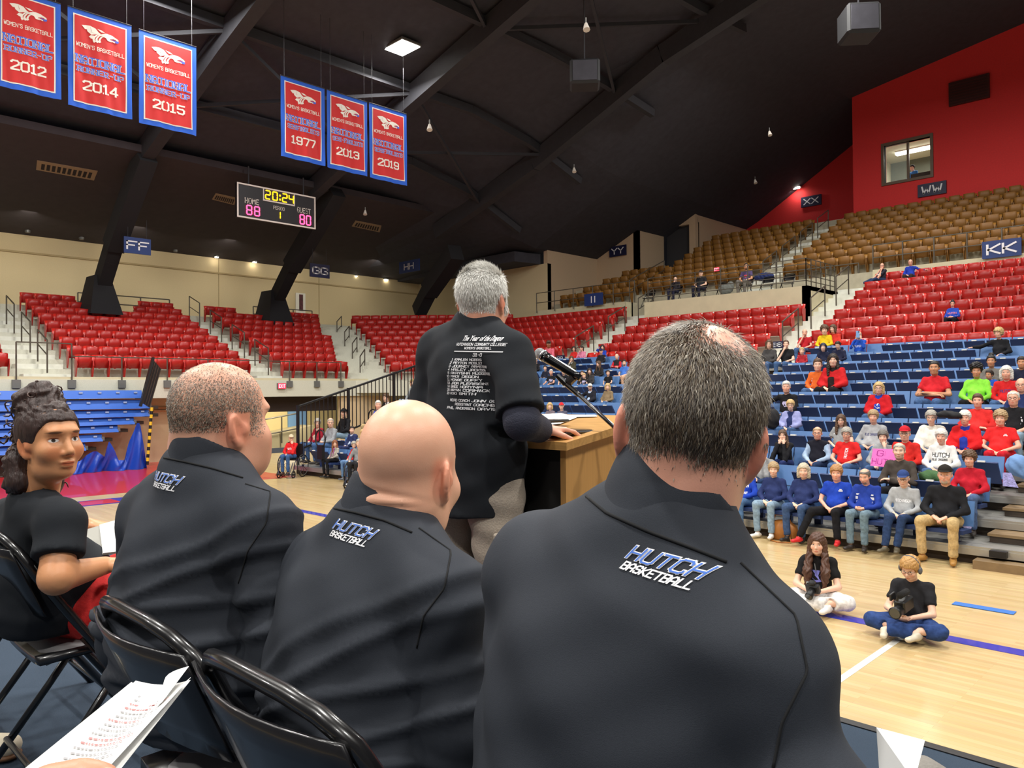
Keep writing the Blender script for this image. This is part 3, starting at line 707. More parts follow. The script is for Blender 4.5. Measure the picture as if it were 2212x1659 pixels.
# ---- shaders: skin with drawn features (in head coordinates), hair, cloth
class X:
    """arithmetic on shader sockets"""
    nt = None
    def __init__(s, k): s.k = k
    @staticmethod
    def op(o, *a):
        n = X.nt.nodes.new('ShaderNodeMath'); n.operation = o
        for i, v in enumerate(a):
            if isinstance(v, X): X.nt.links.new(v.k, n.inputs[i])
            else: n.inputs[i].default_value = v
        return X(n.outputs[0])
    def __add__(s, o): return X.op('ADD', s, o)
    def __sub__(s, o): return X.op('SUBTRACT', s, o)
    def __rsub__(s, o): return X.op('SUBTRACT', o, s)
    def __mul__(s, o): return X.op('MULTIPLY', s, o)
    def __truediv__(s, o): return X.op('DIVIDE', s, o)
    def abs(s): return X.op('ABSOLUTE', s)
    def clamp(s): n = X.op('ADD', s, 0.); n.k.node.use_clamp = True; return n
def skin_material(name='skin'):
    m = bpy.data.materials.new(name); m.use_nodes = True; nt = m.node_tree; X.nt = nt; b = nt.nodes['Principled BSDF']; N = nt.nodes.new; L = nt.links.new
    at = N('ShaderNodeAttribute'); at.attribute_name = 'hp'; sp = N('ShaderNodeSeparateXYZ'); L(at.outputs['Vector'], sp.inputs[0])
    x, y, z = X(sp.outputs[0]), X(sp.outputs[1]), X(sp.outputs[2]); ax = x.abs()
    front = ((y-.035)*60).clamp()
    def ell(cx, cz, rx, rz, k=3., X_=None):
        u = ((X_ or ax)-cx)/rx; v = (z-cz)/rz; return ((1.-(u*u+v*v))*k).clamp()*front
    def mixc(c, col, f):
        n = N('ShaderNodeMix'); n.data_type = 'RGBA'; L(f.k, n.inputs[0]); L(c, n.inputs[6])
        if isinstance(col, tuple): n.inputs[7].default_value = col
        else: L(col, n.inputs[7])
        return n.outputs[2]
    def mulc(c, col, f):
        n = N('ShaderNodeMix'); n.data_type = 'RGBA'; n.blend_type = 'MULTIPLY'; L(f.k, n.inputs[0]); L(c, n.inputs[6]); n.inputs[7].default_value = col; return n.outputs[2]
    oi = N('ShaderNodeObjectInfo'); c = oi.outputs['Color']
    hc = N('ShaderNodeAttribute'); hc.attribute_type = 'OBJECT'; hc.attribute_name = 'hair_tone'; hcol = hc.outputs['Color']
    bd = N('ShaderNodeAttribute'); bd.attribute_type = 'OBJECT'; bd.attribute_name = 'beard'; beard = X(bd.outputs['Fac'])
    sv = N('ShaderNodeAttribute'); sv.attribute_type = 'OBJECT'; sv.attribute_name = 'stubble'; shv = X(sv.outputs['Fac'])
    tc = N('ShaderNodeTexCoord'); no = N('ShaderNodeTexNoise'); no.inputs['Scale'].default_value = 28; no.inputs['Detail'].default_value = 4; L(tc.outputs['Object'], no.inputs[0])
    nf = ((X(no.outputs['Fac'])-.35)*2.2).clamp()
    c = mulc(c, (.95, .82, .77, 1), nf*.45)
    c = mulc(c, (.98, .66, .60, 1), ell(.040, -.040, .028, .026, 1.2)*.55)          # cheeks
    c = mulc(c, (.80, .46, .44, 1), ell(.0, -.072, .025, .0085, 2.))                  # lips
    c = mulc(c, (.35, .2, .2, 1), ell(.0, -.0715, .024, .0014, 2.))
    # shaved-scalp / stubble shade over the skull, above the nape and behind the hairline
    cw = N('ShaderNodeAttribute'); cw.attribute_type = 'OBJECT'; cw.attribute_name = 'crown'; crown = X(cw.outputs['Fac'])
    cx_ = (x-.016)/.040; cy_ = (y+.046)/.048; cz_ = (z-.095)/.045; cm = (1.6-(cx_*cx_+cy_*cy_+cz_*cz_)).clamp()
    em = ((ax-.060)*120).clamp()*((z+.055)*60).clamp()*((.026-z)*80).clamp()*((y+.055)*60).clamp()*((.03-y)*60).clamp()
    c = mulc(c, (1., .66, .60, 1), em*.6)
    hl = ((z+.058)*26).clamp()*((.035-y)*40).clamp()*(1.-cm*crown)*(1.-em)
    c = mixc(c, hcol, hl*shv)
    g = ell(0., -.095, .045, .042, 2.)
    c = mixc(c, hcol, g*beard*(1.-ell(0., -.0725, .026, .009, 3.)))
    c = mixc(c, hcol, ell(.033, .023, .021, .0048, 1.6)*.8)                           # brows
    c = mulc(c, (.55, .36, .32, 1), ell(.033, .001, .019, .0105, 1.2)*.75)            # lids
    c = mixc(c, (.74, .71, .68, 1), ell(.033, -.0005, .0148, .0060, 2.5))
    c = mixc(c, (.03, .02, .015, 1), ell(.033, .000, .0064, .0062, 2.5))
    c = mulc(c, (.3, .2, .2, 1), ell(.033, .0058, .0165, .0018, 2.))
    c = mulc(c, (.6, .4, .36, 1), ell(.009, -.046, .0045, .0032, 2.)*.8)
    L(c, b.inputs['Base Color']); b.inputs['Roughness'].default_value = .42; b.inputs['Specular IOR Level'].default_value = .4
    b.inputs['Subsurface Weight'].default_value = 0.
    n2 = N('ShaderNodeTexNoise'); n2.inputs['Scale'].default_value = 420; L(tc.outputs['Object'], n2.inputs[0]); bp = N('ShaderNodeBump'); bp.inputs['Strength'].default_value = .06; bp.inputs['Distance'].default_value = .004
    L(n2.outputs['Fac'], bp.inputs['Height']); L(bp.outputs[0], b.inputs['Normal'])
    return m
M_skin = skin_material()
M_hair = mat('hair', (90, 70, 50), .5, bump=.7, scale=26, var=.28, objcol=True, stretch=(3, 3, .6))
M_cloth = mat('knit cloth', (90, 90, 90), .85, bump=.25, scale=22, var=.10, objcol=True, spec=.25)
M_denim = mat('denim cloth', (60, 80, 120), .9, bump=.2, scale=30, var=.22, objcol=True, spec=.2)
M_shoe = mat('shoe leather', (50, 46, 44), .55, objcol=True)
M_glass_frame = mat('dark spectacle frame', (30, 26, 26), .35)
M_print = mat('shirt print', (225, 225, 232), .7, objcol=True)
# ---- heads
def head_prims(H, B, s, age=0., fem=0., nose=1.):
    H = np.array(H, float); B = np.array(B, float)
    P = lambda x, y, z: H+s*(B[0]*x+B[1]*y+B[2]*z)
    jaw = .058-.006*fem
    pr = [(Ell(P(0, -.012, .032), np.array((.077, .097, .087))*s, B), .02*s), (Ell(P(0, .022, -.035), np.array((jaw+.004, .068, .080))*s, B), .03*s),
          (Ell(P(0, .058, -.098), np.array((.026, .022, .020))*s, B), .03*s), (Cap(P(.030, .018, -.088), P(-.030, .018, -.088), .028*s), .03*s),
          (Ell(P(0, .075, .026), np.array((.046, .018, .012))*s, B), .02*s),
          (Ell(P(.042, .056, -.034), np.array((.024, .022, .022))*s, B), .03*s), (Ell(P(-.042, .056, -.034), np.array((.024, .022, .022))*s, B), .03*s)]
    nz = [(Cap(P(0, .086, .004), P(0, .102*nose, -.036), .0065*s, .0125*s), .012*s), (Ell(P(.011, .091, -.042), np.array((.009, .010, .008))*s, B), .008*s), (Ell(P(-.011, .091, -.042), np.array((.009, .010, .008))*s, B), .008*s),
          (Ell(P(0, .085, -.067), np.array((.024, .011, .0065))*s, B), .008*s), (Ell(P(0, .083, -.079), np.array((.020, .011, .0068))*s, B), .008*s)]
    ears = []
    for k in (-1, 1):
        eb = [nrm(B[0]*.62*k-B[1]*.78), nrm(B[1]*.62+B[0]*.78*k), B[2]]
        eb = np.array([nrm(np.cross(nrm(B[1]*.94+B[0]*.34*k), B[2])), nrm(B[1]*.94-B[0]*.34*k*-1), B[2]])
        ears.append((Ell(P(.080*k, -.012, -.012), np.array((.0075, .020, .031))*s, eb), .006*s))
        ears.append((Cap(P(.070*k, -.002, -.020), P(.078*k, -.010, -.015), .012*s, .010*s), .008*s))
    cuts = [(Ell(P(.034, .094, .001), np.array((.021, .016, .011))*s, B), .016*s), (Ell(P(-.034, .094, .001), np.array((.021, .016, .011))*s, B), .016*s)]
    return pr, nz+ears, cuts
def hair_line(style):
    return {'short': ([-.12, -.09, -.03, .0, .022, .040, .07, .12], [-.075, -.07, -.028, -.012, -.022, .035, .062, .066]),
            'fem': ([-.12, -.09, -.03, .0, .03, .045, .075, .12], [-.10, -.10, -.065, -.045, -.03, .012, .046, .052]),
            'long': ([-.12, -.09, -.03, .01, .035, .05, .075, .12], [-.16, -.16, -.14, -.12, -.05, .015, .052, .06]),
            'bald': ([-.12, -.09, -.03, .0, .022, .030, .034, .12], [-.075, -.07, -.03, -.012, -.02, .03, .2, .2])}[style]
HAIRS = {}
def hair_mesh(style, h=.0075):
    if style in HAIRS: return HAIRS[style]
    sk = lambda d, dz=0.: (Ell((0, -.012, .032+dz), (.078+d, .099+d, .089+d)), .02)
    side = lambda x0, y0, z0, x1, y1, z1, r0, r1: [(Cap((k*x0, y0, z0), (k*x1, y1, z1), r0, r1), .02) for k in (-1, 1)]
    line = 'short'; pr = [sk(.008)]; amp = .0015; ub = None
    if style == 'short': pr = [sk(.010), (Ell((0, .03, .085), (.062, .055, .045)), .03)]
    elif style == 'crew': pr = [sk(.005)]
    elif style == 'fringe': pr = [sk(.006)]; line = 'bald'; ub = .055
    elif style == 'thin': pr = [sk(.006)]; ub = .088
    elif style == 'fem': pr = [sk(.022, .006)]; line = 'fem'; amp = .004
    elif style == 'curly': pr = [sk(.030, .01)]; line = 'fem'; amp = .010
    elif style == 'bob': pr = [sk(.018, .004)]+side(.075, -.01, .03, .080, .0, -.10, .038, .034)+[(Cap((0, -.08, 0), (0, -.08, -.11), .06, .05), .03)]; line = 'long'; amp = .004
    elif style == 'long': pr = [sk(.016, .004)]+side(.072, -.01, .03, .085, .01, -.14, .036, .036)+side(.085, .01, -.14, .095, .035, -.30, .036, .022)+[(Cap((0, -.08, 0), (0, -.085, -.24), .065, .05), .03)]; line = 'open'; amp = .005
    elif style == 'bun': pr = [sk(.009), (Ell((0, -.055, .135), (.05, .05, .045)), .02)]; amp = .004
    elif style == 'spiky': pr = [sk(.030, .03), (Ell((0, .02, .10), (.10, .09, .06)), .03)]; line = 'short'; amp = .014
    elif style == 'pony': pr = [sk(.008)]+[(Cap((0, -.11, .02), (.02, -.12, -.16), .03, .022), .02)]; line = 'pony'
    elif style == 'side': pr = [sk(.010)]+[(Cap((-.07, -.03, -.02), (-.10, .02, -.18), .04, .035), .03), (Cap((-.10, .02, -.18), (-.10, .05, -.27), .035, .02), .02), (Cap((.05, -.06, 0), (.06, -.06, -.12), .04, .03), .03)]; line = 'open'; amp = .004
    lo = np.min([p.box()[0] for p, k in pr], 0)-.03; hi = np.max([p.box()[1] for p, k in pr], 0)+.03
    f = Field(lo, hi, h)
    for p, k in pr: f.add(p, k)
    if line in ('open', 'pony'):
        f.cut(Ell((0, .085, -.035), (.062 if line == 'open' else .075, .075, .088)), .01)
        f.cut(Cap((0, .05, -.13), (0, .02, -.34), .055, .062), .01)
        if line == 'pony': f.cut(Ell((.078, .01, -.03), (.03, .04, .06)), .005); f.cut(Ell((-.078, .01, -.03), (.03, .04, .06)), .005); f.cut(Cap((0, .0, -.1), (0, .03, -.2), .09), .005)
    else:
        xs_, zs_ = hair_line(line); f.fn(lambda D, X_, Y_, Z_: np.maximum(D, np.interp(Y_, xs_, zs_)-Z_))
    if ub is not None: f.fn(lambda D, X_, Y_, Z_: np.maximum(D, Z_-ub-.25*np.maximum(-Y_-.06, 0)*0))
    V, Q = f.mesh(1); n = vnormals(V, Q)
    w = np.sin(V[:, 0]*130+V[:, 2]*60)*np.sin(V[:, 1]*110-V[:, 2]*40+1.3)*.6+np.sin(V[:, 2]*160+V[:, 0]*90)*.4
    V = V+n*(w*amp)[:, None]
    me = mesh_from('hair_'+style, V, Q, True); me.materials.append(M_hair); HAIRS[style] = me
    return me
def cap_mesh():
    if 'cap' in HAIRS: return HAIRS['cap']
    f = Field((-.12, -.14, .0), (.12, .22, .16), .0065)
    f.add(Ell((0, -.010, .038), (.088, .108, .096)), .01); f.fn(lambda D, X_, Y_, Z_: np.maximum(D, .040+.10*np.maximum(-Y_-.02, 0)*-1-Z_))
    f.add(Cap((0, .085, .052), (0, .125, .046), .072, .062, (0, -.1, 1), .10), .006)
    f.add(Ell((0, -.01, .134), (.008, .008, .006)), .003)
    V, Q = f.mesh(1); me = mesh_from('cap', V, Q, True); me.materials.append(M_cloth); HAIRS['cap'] = me; return me
def glasses_mesh():
    if 'gl' in HAIRS: return HAIRS['gl']
    b = MB()
    for k in (-1, 1):
        b.tube([(k*(.034+.021*math.cos(a)), .098-.012*abs(math.cos(a))*0-.18*(.034+.021*math.cos(a))**1*.3, -.004+.016*math.sin(a)) for a in np.linspace(0, 2*PI, 11)[:-1]], .0022, 4, closed=True)
        b.tube([(k*.055, .094, .002), (k*.074, .07, .004), (k*.082, -.01, .0)], .0018, 4)
    b.tube([(-.013, .099, .0), (.013, .099, .0)], .002, 4)
    me = b.me('glasses'); me.materials.append(M_glass_frame); HAIRS['gl'] = me; return me
def head_child(name, me, root, head, color=None, m=None):
    """a shared head-space mesh as a child of a person whose origin is root.location"""
    H, B, hs = head; o = bpy.data.objects.new(name, me); link(o, root)
    rel = np.array(H)-np.array(root.location)
    Bx = np.array(B); x, y, z = Bx[0], Bx[1], Bx[2]
    if np.linalg.det(Bx) < 0: x = -x
    o.matrix_local = frame(rel, x*hs, y*hs, z*hs)
    if color is not None: o.color = lin(color)
    return o
def hand_prims(w, d, n, s=1., curl=.6, side=1, spread=.25, h_only=False):
    """hand at wrist w pointing d, palm facing n; side: thumb direction sign along cross(d, n)"""
    w = np.array(w, float); d = nrm(d); n = np.array(n, float); n = nrm(n-d*(n@d)); e = np.cross(d, n)*side
    P = lambda a, b_, c: w+s*(d*a+e*b_+n*c)
    pr = [(Cap(P(-.01, 0, 0), P(.02, 0, 0), .024*s, .026*s, n, .75), .01*s), (Cap(P(.03, .018, 0), P(.075, .026, 0), .020*s, .014*s, n, .8), .012*s), (Cap(P(.03, -.018, 0), P(.07, -.026, 0), .020*s, .013*s, n, .8), .012*s), (Cap(P(.03, 0, 0), P(.08, 0, 0), .022*s, .015*s, n, .75), .012*s)]
    for i, (y, l, r) in enumerate(((.028, .072, .0088), (.010, .080, .009), (-.009, .074, .0086), (-.027, .058, .0078))):
        b0 = np.array((.080-.004*abs(i-1), y, 0)); a = curl; l1 = l*.55; l2 = l*.5; sp = spread*(y/.03)*.25
        p1 = b0+l1*np.array((math.cos(a*.7), sp, math.sin(a*.7))); p2 = p1+l2*np.array((math.cos(a*1.7), sp*.5, math.sin(a*1.7)))
        pr += [(Cap(P(*b0), P(*p1), r*1.05*s, r*s), .004*s), (Cap(P(*p1), P(*p2), r*s, r*.85*s), .003*s)]
    t0 = np.array((.022, .026, .004)); t1 = t0+np.array((.034, .026, .016)); t2 = t1+np.array((.030, .004, .010+.008*curl))
    pr += [(Cap(P(*t0), P(*t1), .0125*s, .0105*s), .008*s), (Cap(P(*t1), P(*t2), .010*s, .0085*s), .004*s)]
    return pr
# ---------------------------------------------------------------- the crowd
from mathutils.bvhtree import BVHTree
SKIN = dict(l=(238, 194, 168), m=(224, 172, 140), r=(236, 178, 152), t=(204, 148, 112), d=(120, 78, 56), k=(160, 104, 72))
HAIRC = dict(white=(222, 218, 210), grey=(168, 162, 152), dgrey=(110, 104, 98), blond=(206, 172, 116), ash=(170, 142, 104), brown=(92, 66, 46), dark=(46, 34, 28), black=(24, 20, 20), red=(140, 84, 50), sandy=(176, 128, 80))
DENIM = (70, 98, 140); LDENIM = (136, 160, 180); DDENIM = (40, 58, 92); BLK = (26, 26, 30)
def row_of(u, vt, kind, want=.96):
    best = None
    R_ = [('b', i) for i in range(1, 13)] if kind in ('b', 'auto') else []
    if kind in ('r', 'auto'): R_ += [('r', j) for j in range(1, 9)]
    for r_ in R_:
        yb, zs = rowpos(r_); P = ony(u, vt, yb-.26); s = (P[2]-zs)/.90
        if best is None or abs(s-want) < best[0]: best = (abs(s-want), r_)
    return best[1]
def rowpos(r_):
    k, i = r_
    return (11.75+.83*(i-1), .245*(i-1)+.43) if k == 'b' else (L1Y+LD*(i-1), L1Z-.8+LR*(i-1)+.44)
def decal(root, V, Q, lines, o, ex, ez, f, m=M_print, color=None, name='print'):
    bv = BVHTree.FromPolygons([Vector(v) for v in V], [tuple(int(i) for i in q) for q in Q])
    def proj(P):
        out = []
        for p in P:
            h = bv.ray_cast(Vector(p)+Vector(f)*.5, Vector(-f)); out.append(np.array(h[0])+f*.004 if h[0] is not None else p)
        return np.array(out)-np.array(root.location)
    t = text_mesh(name, lines, o, ex, ez, m, root, proj)
    if color is not None: t.color = lin(color)
    return t
PRINTS = {'HUTCH': lambda: [(lettering('HUTCH', .055, 1, 1.1)[0], 0, -.03)],
 'HUTCHINSON': lambda: [(lettering('HUTCHINSON', .042, .8, 1.1)[0]*np.array((.8, 1)), 0, -.02)],
 'HUTCHBD': lambda: [(lettering('HUTCHINSON', .045, .8, 1.1)[0]*np.array((.8, 1)), 0, .0), (lettering('BLUE DRAGONS', .036, .8, 1.1)[0]*np.array((.8, 1)), 0, -.10)],
 'HUTCH2': lambda: [(lettering('HUTCH', .07, 1, 1.)[0]*np.array((.9, 1)), 0, .0), (lettering('BLUE DRAGONS', .034, .8, 1.1)[0]*np.array((.8, 1)), 0, -.05)],
 'BD': lambda: [(lettering('BLUE DRAGONS', .04, .8, 1.)[0]*np.array((.8, 1)), 0, 0)],
 'DRAGONS': lambda: [(lettering('DRAGONS', .055, .9, 1.2)[0]*np.array((.9, 1)), 0, 0)],
 'bar': lambda: [(np.array([[(-.12, .05), (-.12, .03), (.12, .03), (.12, .05)], [(-.13, .01), (-.13, -.03), (.13, -.03), (.13, .01)], [(-.11, -.05), (-.11, -.07), (.11, -.07), (.11, -.05)]]), 0, 0)],
 'blob': lambda: [(np.array([[(-.05+.05*i, .055-abs(i-.5)*.02), (-.07+.05*i, -.0), (-.02+.05*i, -.05), (-.0+.05*i, .045)] for i in range(3)]+[[(-.02, -.05), (.0, -.07), (.05, -.06), (.04, -.04)]]), 0, 0)],
 'chest': lambda: [(np.array([[(.05, .03), (.05, .01), (.10, .01), (.10, .03)], [(.06, .045), (.06, .035), (.09, .035), (.09, .045)]]), 0, .04)],
 'tag': lambda: [(np.array([[(.05, .03), (.05, -.01), (.12, -.01), (.12, .03)]]), 0, .0)],
 'fold': lambda: [(np.array([[(-.05, .02), (-.05, -.02), (.05, -.01), (.04, .025)]]), 0, 0)],
 'side': lambda: [(lettering('HUTCH', .05, .8, 1.1)[0][..., ::-1]*np.array((-1, 1)), .05, 0)]}
def build_person(label, O, f, s, z0, look, pose='lap', skin='l', shirt=BLK, sleeve='long', pants=DENIM, shoes=(60, 54, 50), hair='short', hc='brown', cap=None, glasses=False, beard=0., fat=0., fem=0, jacket=None, vest=None, dec=None, dcol=(230, 230, 236), near=True, legs=True, lean=0., tilt=0., h=None, hf=None, scarf=None, hsc=1., spread=.14, legz=.44, knees=None, feet=None, name='person', mclo=None, group='spectators', stub=0., arm_len=1., leg_r=1.):
    """a seated figure: O seat point (x, y, z of the seat), f facing, s size, z0 floor, look = head direction"""
    f = nrm((f[0], f[1], 0)); up = np.array((0, 0, 1.)); l = np.cross(up, f)
    O = np.array(O, float); P = lambda a, b, c: O+s*(l*a+f*b+up*c)
    tl = lambda c: lean*c*c*1.6
    h = h or (.0245 if near else .030); hf = hf or (.0105 if near else .0145)
    N_ = P(0, -.02+tl(.56), .56-.12*lean); C = P(0, -.03+tl(.36), .38)
    hs = s*1.07*hsc*(1-.03*fem) ; hz = nrm(up+f*tilt); hy = nrm(look-hz*(look@hz)); hx = np.cross(hy, hz); B = np.array([hx, hy, hz])
    H = N_+s*(up*.165+f*(.03+.5*lean*.1))+hy*.02*s+f*tilt*.10*s
    sw = .168-.016*fem+fat*.13
    Sh = [P(k*sw, -.03+tl(.5), .505-.1*lean) for k in (1, -1)]
    lap = lambda k: (P(k*(.25+fat*.3), .06+tl(.26), .25), P(k*.075, .27+fat*.25, .165))
    ps = {'lap': [lap(1), lap(-1)], 'knees': [(P(k*.25, .12, .26), P(k*.15, .37, .185)) for k in (1, -1)],
          'cross': [(P(.25+fat*.3, .09, .25), P(-.10, .20+fat*.3, .28)), (P(-.25-fat*.3, .09, .25), P(.10, .215+fat*.3, .24))],
          'chin': [lap(1), (P(-.17, .24, .22), None)], 'chinL': [(P(.17, .24, .22), None), lap(-1)],
          'mouth2': [(P(k*.15, .34, .17), None) for k in (1, -1)],
          'spread': [lap(1), (P(-.42, -.06, .40), P(-.63, .02, .38))], 'spreadL': [(P(.40, -.04, .36), P(.60, .04, .34)), lap(-1)],
          'phone': [(P(k*.20, .18, .30), None) for k in (1, -1)], 'hold': [(P(.24, .10, .26), P(-.02, .27, .24)), (P(-.24, .10, .26), P(.02, .27, .20))],
          'camera': [(P(k*.24, .10, .24), P(k*.055, .28, .20)) for k in (1, -1)], 'head': [lap(1), (P(-.28, .10, .56), None)]}[pose]
    arms = []; hands = []
    for i, (E_, W_) in enumerate(ps):
        k = (1, -1)[i]
        if W_ is None:
            tgt = {'mouth2': H+hy*.10*s-hz*.085*s+hx*0+l*k*.028*s, 'phone': H+hy*.22*s-hz*.06*s+l*k*.045*s, 'head': H+hz*.10*s+hy*.05*s-l*.03*s}.get(pose, H+hy*.10*s-hz*.10*s+l*k*.02*s)
            d = nrm(tgt-E_); W_ = tgt-d*.085*s
            hands.append((W_, d, -hy if pose != 'head' else -hz, k))
        else:
            d = nrm(W_-E_); dd = nrm(d*.6+l*(-k)*.5+np.array((0, 0, -.25))) if pose in ('lap', 'hold', 'camera') else nrm(d+np.array((0, 0, -.3))) if pose == 'knees' else d
            hands.append((W_, dd, nrm(-up+.4*l*(-k)) if pose != 'camera' else l*(-k), k))
        arms.append((Sh[i], E_, W_))
    hip = [P(k*.085, .02, .085) for k in (1, -1)]
    kn = knees and [P(*q) for q in knees] or [P(k*spread, legz, .115) for k in (1, -1)]
    an = feet and [P(*q) for q in feet] or [np.array((*(P(k*spread*.95, legz-.03, 0)[:2]), z0+.08)) for k in (1, -1)]
    fd = nrm(f*.92)
    # skin
    pr = [(Cap(P(0, .0, .10), C, .115*s, .125*s, f, .68), .03), (Cap(Sh[0], Sh[1], .045*s), .05), (Cap(N_-up*.02*s, H-hz*.05*s-hy*.012*s, (.055-.008*fem+fat*.05)*s), .03)]
    a_, b_, ct = head_prims(H, B, hs, fem=fem)
    pr += a_
    for (S_, E_, W_) in arms: pr += [(Cap(S_, E_, .046*s, .039*s), .03), (Cap(E_, W_, .039*s, .026*s), .02)]
    if legs:
        for i in (0, 1): pr += [(Cap(hip[i], kn[i], .072*s, .050*s), .04), (Cap(kn[i], an[i], .048*s, .034*s), .03)]
    for (W_, d, n, k) in hands: pr += hand_prims(W_, d, n, .95*s, .75, -k)
    fine = [(H-.125*s, H+.13*s)]+[(W_+d*.07*s-.075*s, W_+d*.07*s+.075*s) for (W_, d, n, k) in hands]
    lo = np.min([p.box()[0] for p, k in pr], 0)-.03; hi = np.max([p.box()[1] for p, k in pr], 0)+.03
    F_ = Field(lo, hi, h, fine, hf)
    for p, k in pr: F_.add(p, k*s)
    for c, k in ct: F_.cut(c, k*s)
    for p, k in b_: F_.add(p, k)
    V, Q = F_.mesh(1)
    root = skin_obj(name, V, Q, M_skin, O, None, (H, B, hs), SKIN[skin] if isinstance(skin, str) else skin)
    hcol = HAIRC[hc] if isinstance(hc, str) else hc
    root['hair_tone'] = list(lin(hcol)[:3]); root['beard'] = float(beard); root['stubble'] = float(stub)
    tag(root, label, 'person', group)
    head = (H, B, hs)
    # shirt
    tor = [(Cap(P(0, .0, .05), C, (.155+fat*.5)*s, (.158-.008*fem+fat*.2)*s, f, .70+fat*.6), .03), (Cap(Sh[0], Sh[1], .056*s), .06), (Cap(N_-up*.05*s, N_+up*.0, .062*s), .05)]
    if fat > .03 or True: tor.append((Ell(P(0, .045+fat*.35, .20), np.array((.14+fat*.4, .10+fat*.5, .13))*s, np.array([l, f, up])), .06))
    if fem: tor += [(Ell(P(k*.075, .075+tl(.36), .33), np.array((.07, .06, .065))*s, np.array([l, f, up])), .05) for k in (1, -1)]
    sl = []; cu = [Half(P(0, 0, .02), -up)]
    for (S_, E_, W_) in arms:
        if sleeve == 'long':
            e_ = W_+(E_-W_)*.06; sl += [(Cap(S_, E_, .057*s, .053*s), .04), (Cap(E_, e_, .052*s, .042*s), .03)]; cu.append(Half(e_+nrm(e_-E_)*.015, e_-E_, .06*s))
        elif sleeve == 'short':
            e_ = S_+(E_-S_)*.68; sl.append((Cap(S_, e_+(E_-S_)*.1, .062*s, .060*s), .04)); cu.append(Half(e_, E_-S_, .10*s))
    nk = Half(N_+up*.032*s, up, .11*s)
    def wr(V, Q, amp=.006, seed=0):
        n = vnormals(V, Q); ph = seed*1.7
        q = (V-O); w = np.sin(q[:, 2]*55+8*np.sin(q[:, 0]*9+ph)+q[:, 1]*20)*.6+np.sin(q[:, 2]*31+q[:, 0]*26+ph)*.5+np.sin((q[:, 0]-q[:, 1])*42+ph)*.3
        return V+n*(w*amp)[:, None]
    ml = mclo or M_cloth
    def cloth(nm, prs, color, cuts, m=ml, amp=.005, hh=h, inf=0.):
        prs = [((p.inf(inf) if inf else p), k*s) for p, k in prs]
        V, Q = grow(prs, hh, cuts=cuts); V = wr(V, Q, amp, hash(label) % 7)
        ob = skin_obj(nm, V, Q, m, O, root, None, color); return V, Q, ob
    VS = cloth('shirt', tor+(sl if not vest else sl), shirt, cu+[nk])
    if jacket is not None:
        op = (Cap(P(0, .13+fat*.4, .56), P(0, .20+fat*.7, .02), .060*s, .085*s), .01)
        cloth('jacket', tor+sl, jacket, [Half(P(0, 0, .0), -up), nk, op, (Cap(N_-up*.01+f*.02, N_+up*.12, .072*s), .01)]+[Half(W_+(E_-W_)*.14, W_-E_, .06*s) for (_, E_, W_) in arms], inf=.014)
    if vest is not None: cloth('vest', tor, vest, [Half(P(0, 0, .03), -up), nk, (Cap(P(0, .14, .60), P(0, .20, .38), .075*s, .012*s), .01)], inf=.013)
    if scarf is not None:
        cloth('scarf', [(Cap(P(k*.07, .09+tl(.5), .53), P(k*.08, .17+fat*.3, .20), .028*s), .01) for k in (1, -1)]+[(Cap(P(.07, .06, .54), P(-.07, .06, .54), .03*s), .01)], scarf, [])
    if legs:
        tr = [(Cap(hip[0], hip[1], (.125+fat*.3)*s, None, up, .8), .05)]
        for i in (0, 1): tr += [(Cap(hip[i], kn[i], (.094+fat*.1)*s*leg_r, .070*s*leg_r), .03), (Cap(kn[i], an[i], .068*s*leg_r, .060*s*leg_r), .03)]
        cloth('trousers', tr, pants, [Half(P(0, 0, .22), up, .3*s)]+[Half(an[i]-(an[i]-kn[i])*.04, an[i]-kn[i], .12*s) for i in (0, 1)], M_denim, .004)
        if near or z0 < .3:
            for i in (0, 1):
                ln = np.array((an[i][0], an[i][1], an[i][2]-.035*s)); sd = nrm(fd+l*(.25 if i == 0 else -.25))
                V, Q = grow([(Cap(ln-sd*.05*s, ln+sd*.15*s, .043*s, .040*s, up, .8), .01), (Cap(an[i], ln, .045*s, .04*s), .02)], .013, cuts=[Half(ln-up*.036*s, -up), Half(an[i]+up*.02, up)])
                skin_obj('shoe', V, Q, M_shoe, O, root, None, shoes)
    if hair and not (cap is not None and hair in ('short', 'crew', 'thin')): head_child('hair', hair_mesh(hair), root, head, hcol)
    elif hair: head_child('hair', hair_mesh('fringe'), root, head, hcol)
    if cap is not None: head_child('cap', cap_mesh(), root, head, cap)
    if glasses: head_child('glasses', glasses_mesh(), root, head)
    if dec:
        try: decal(root, VS[0], VS[1], PRINTS[dec](), P(0, .1, .36), l*1., up, f, color=dcol)
        except Exception as ex: pass
    root['_'] = 0; del root['_']
    return root, dict(P=P, H=H, B=B, hs=hs, arms=arms, hands=hands, N=N_, f=f, l=l, up=up, head=head, O=O, s=s)
TALK = np.array((-1.9, 1.9, 2.7))
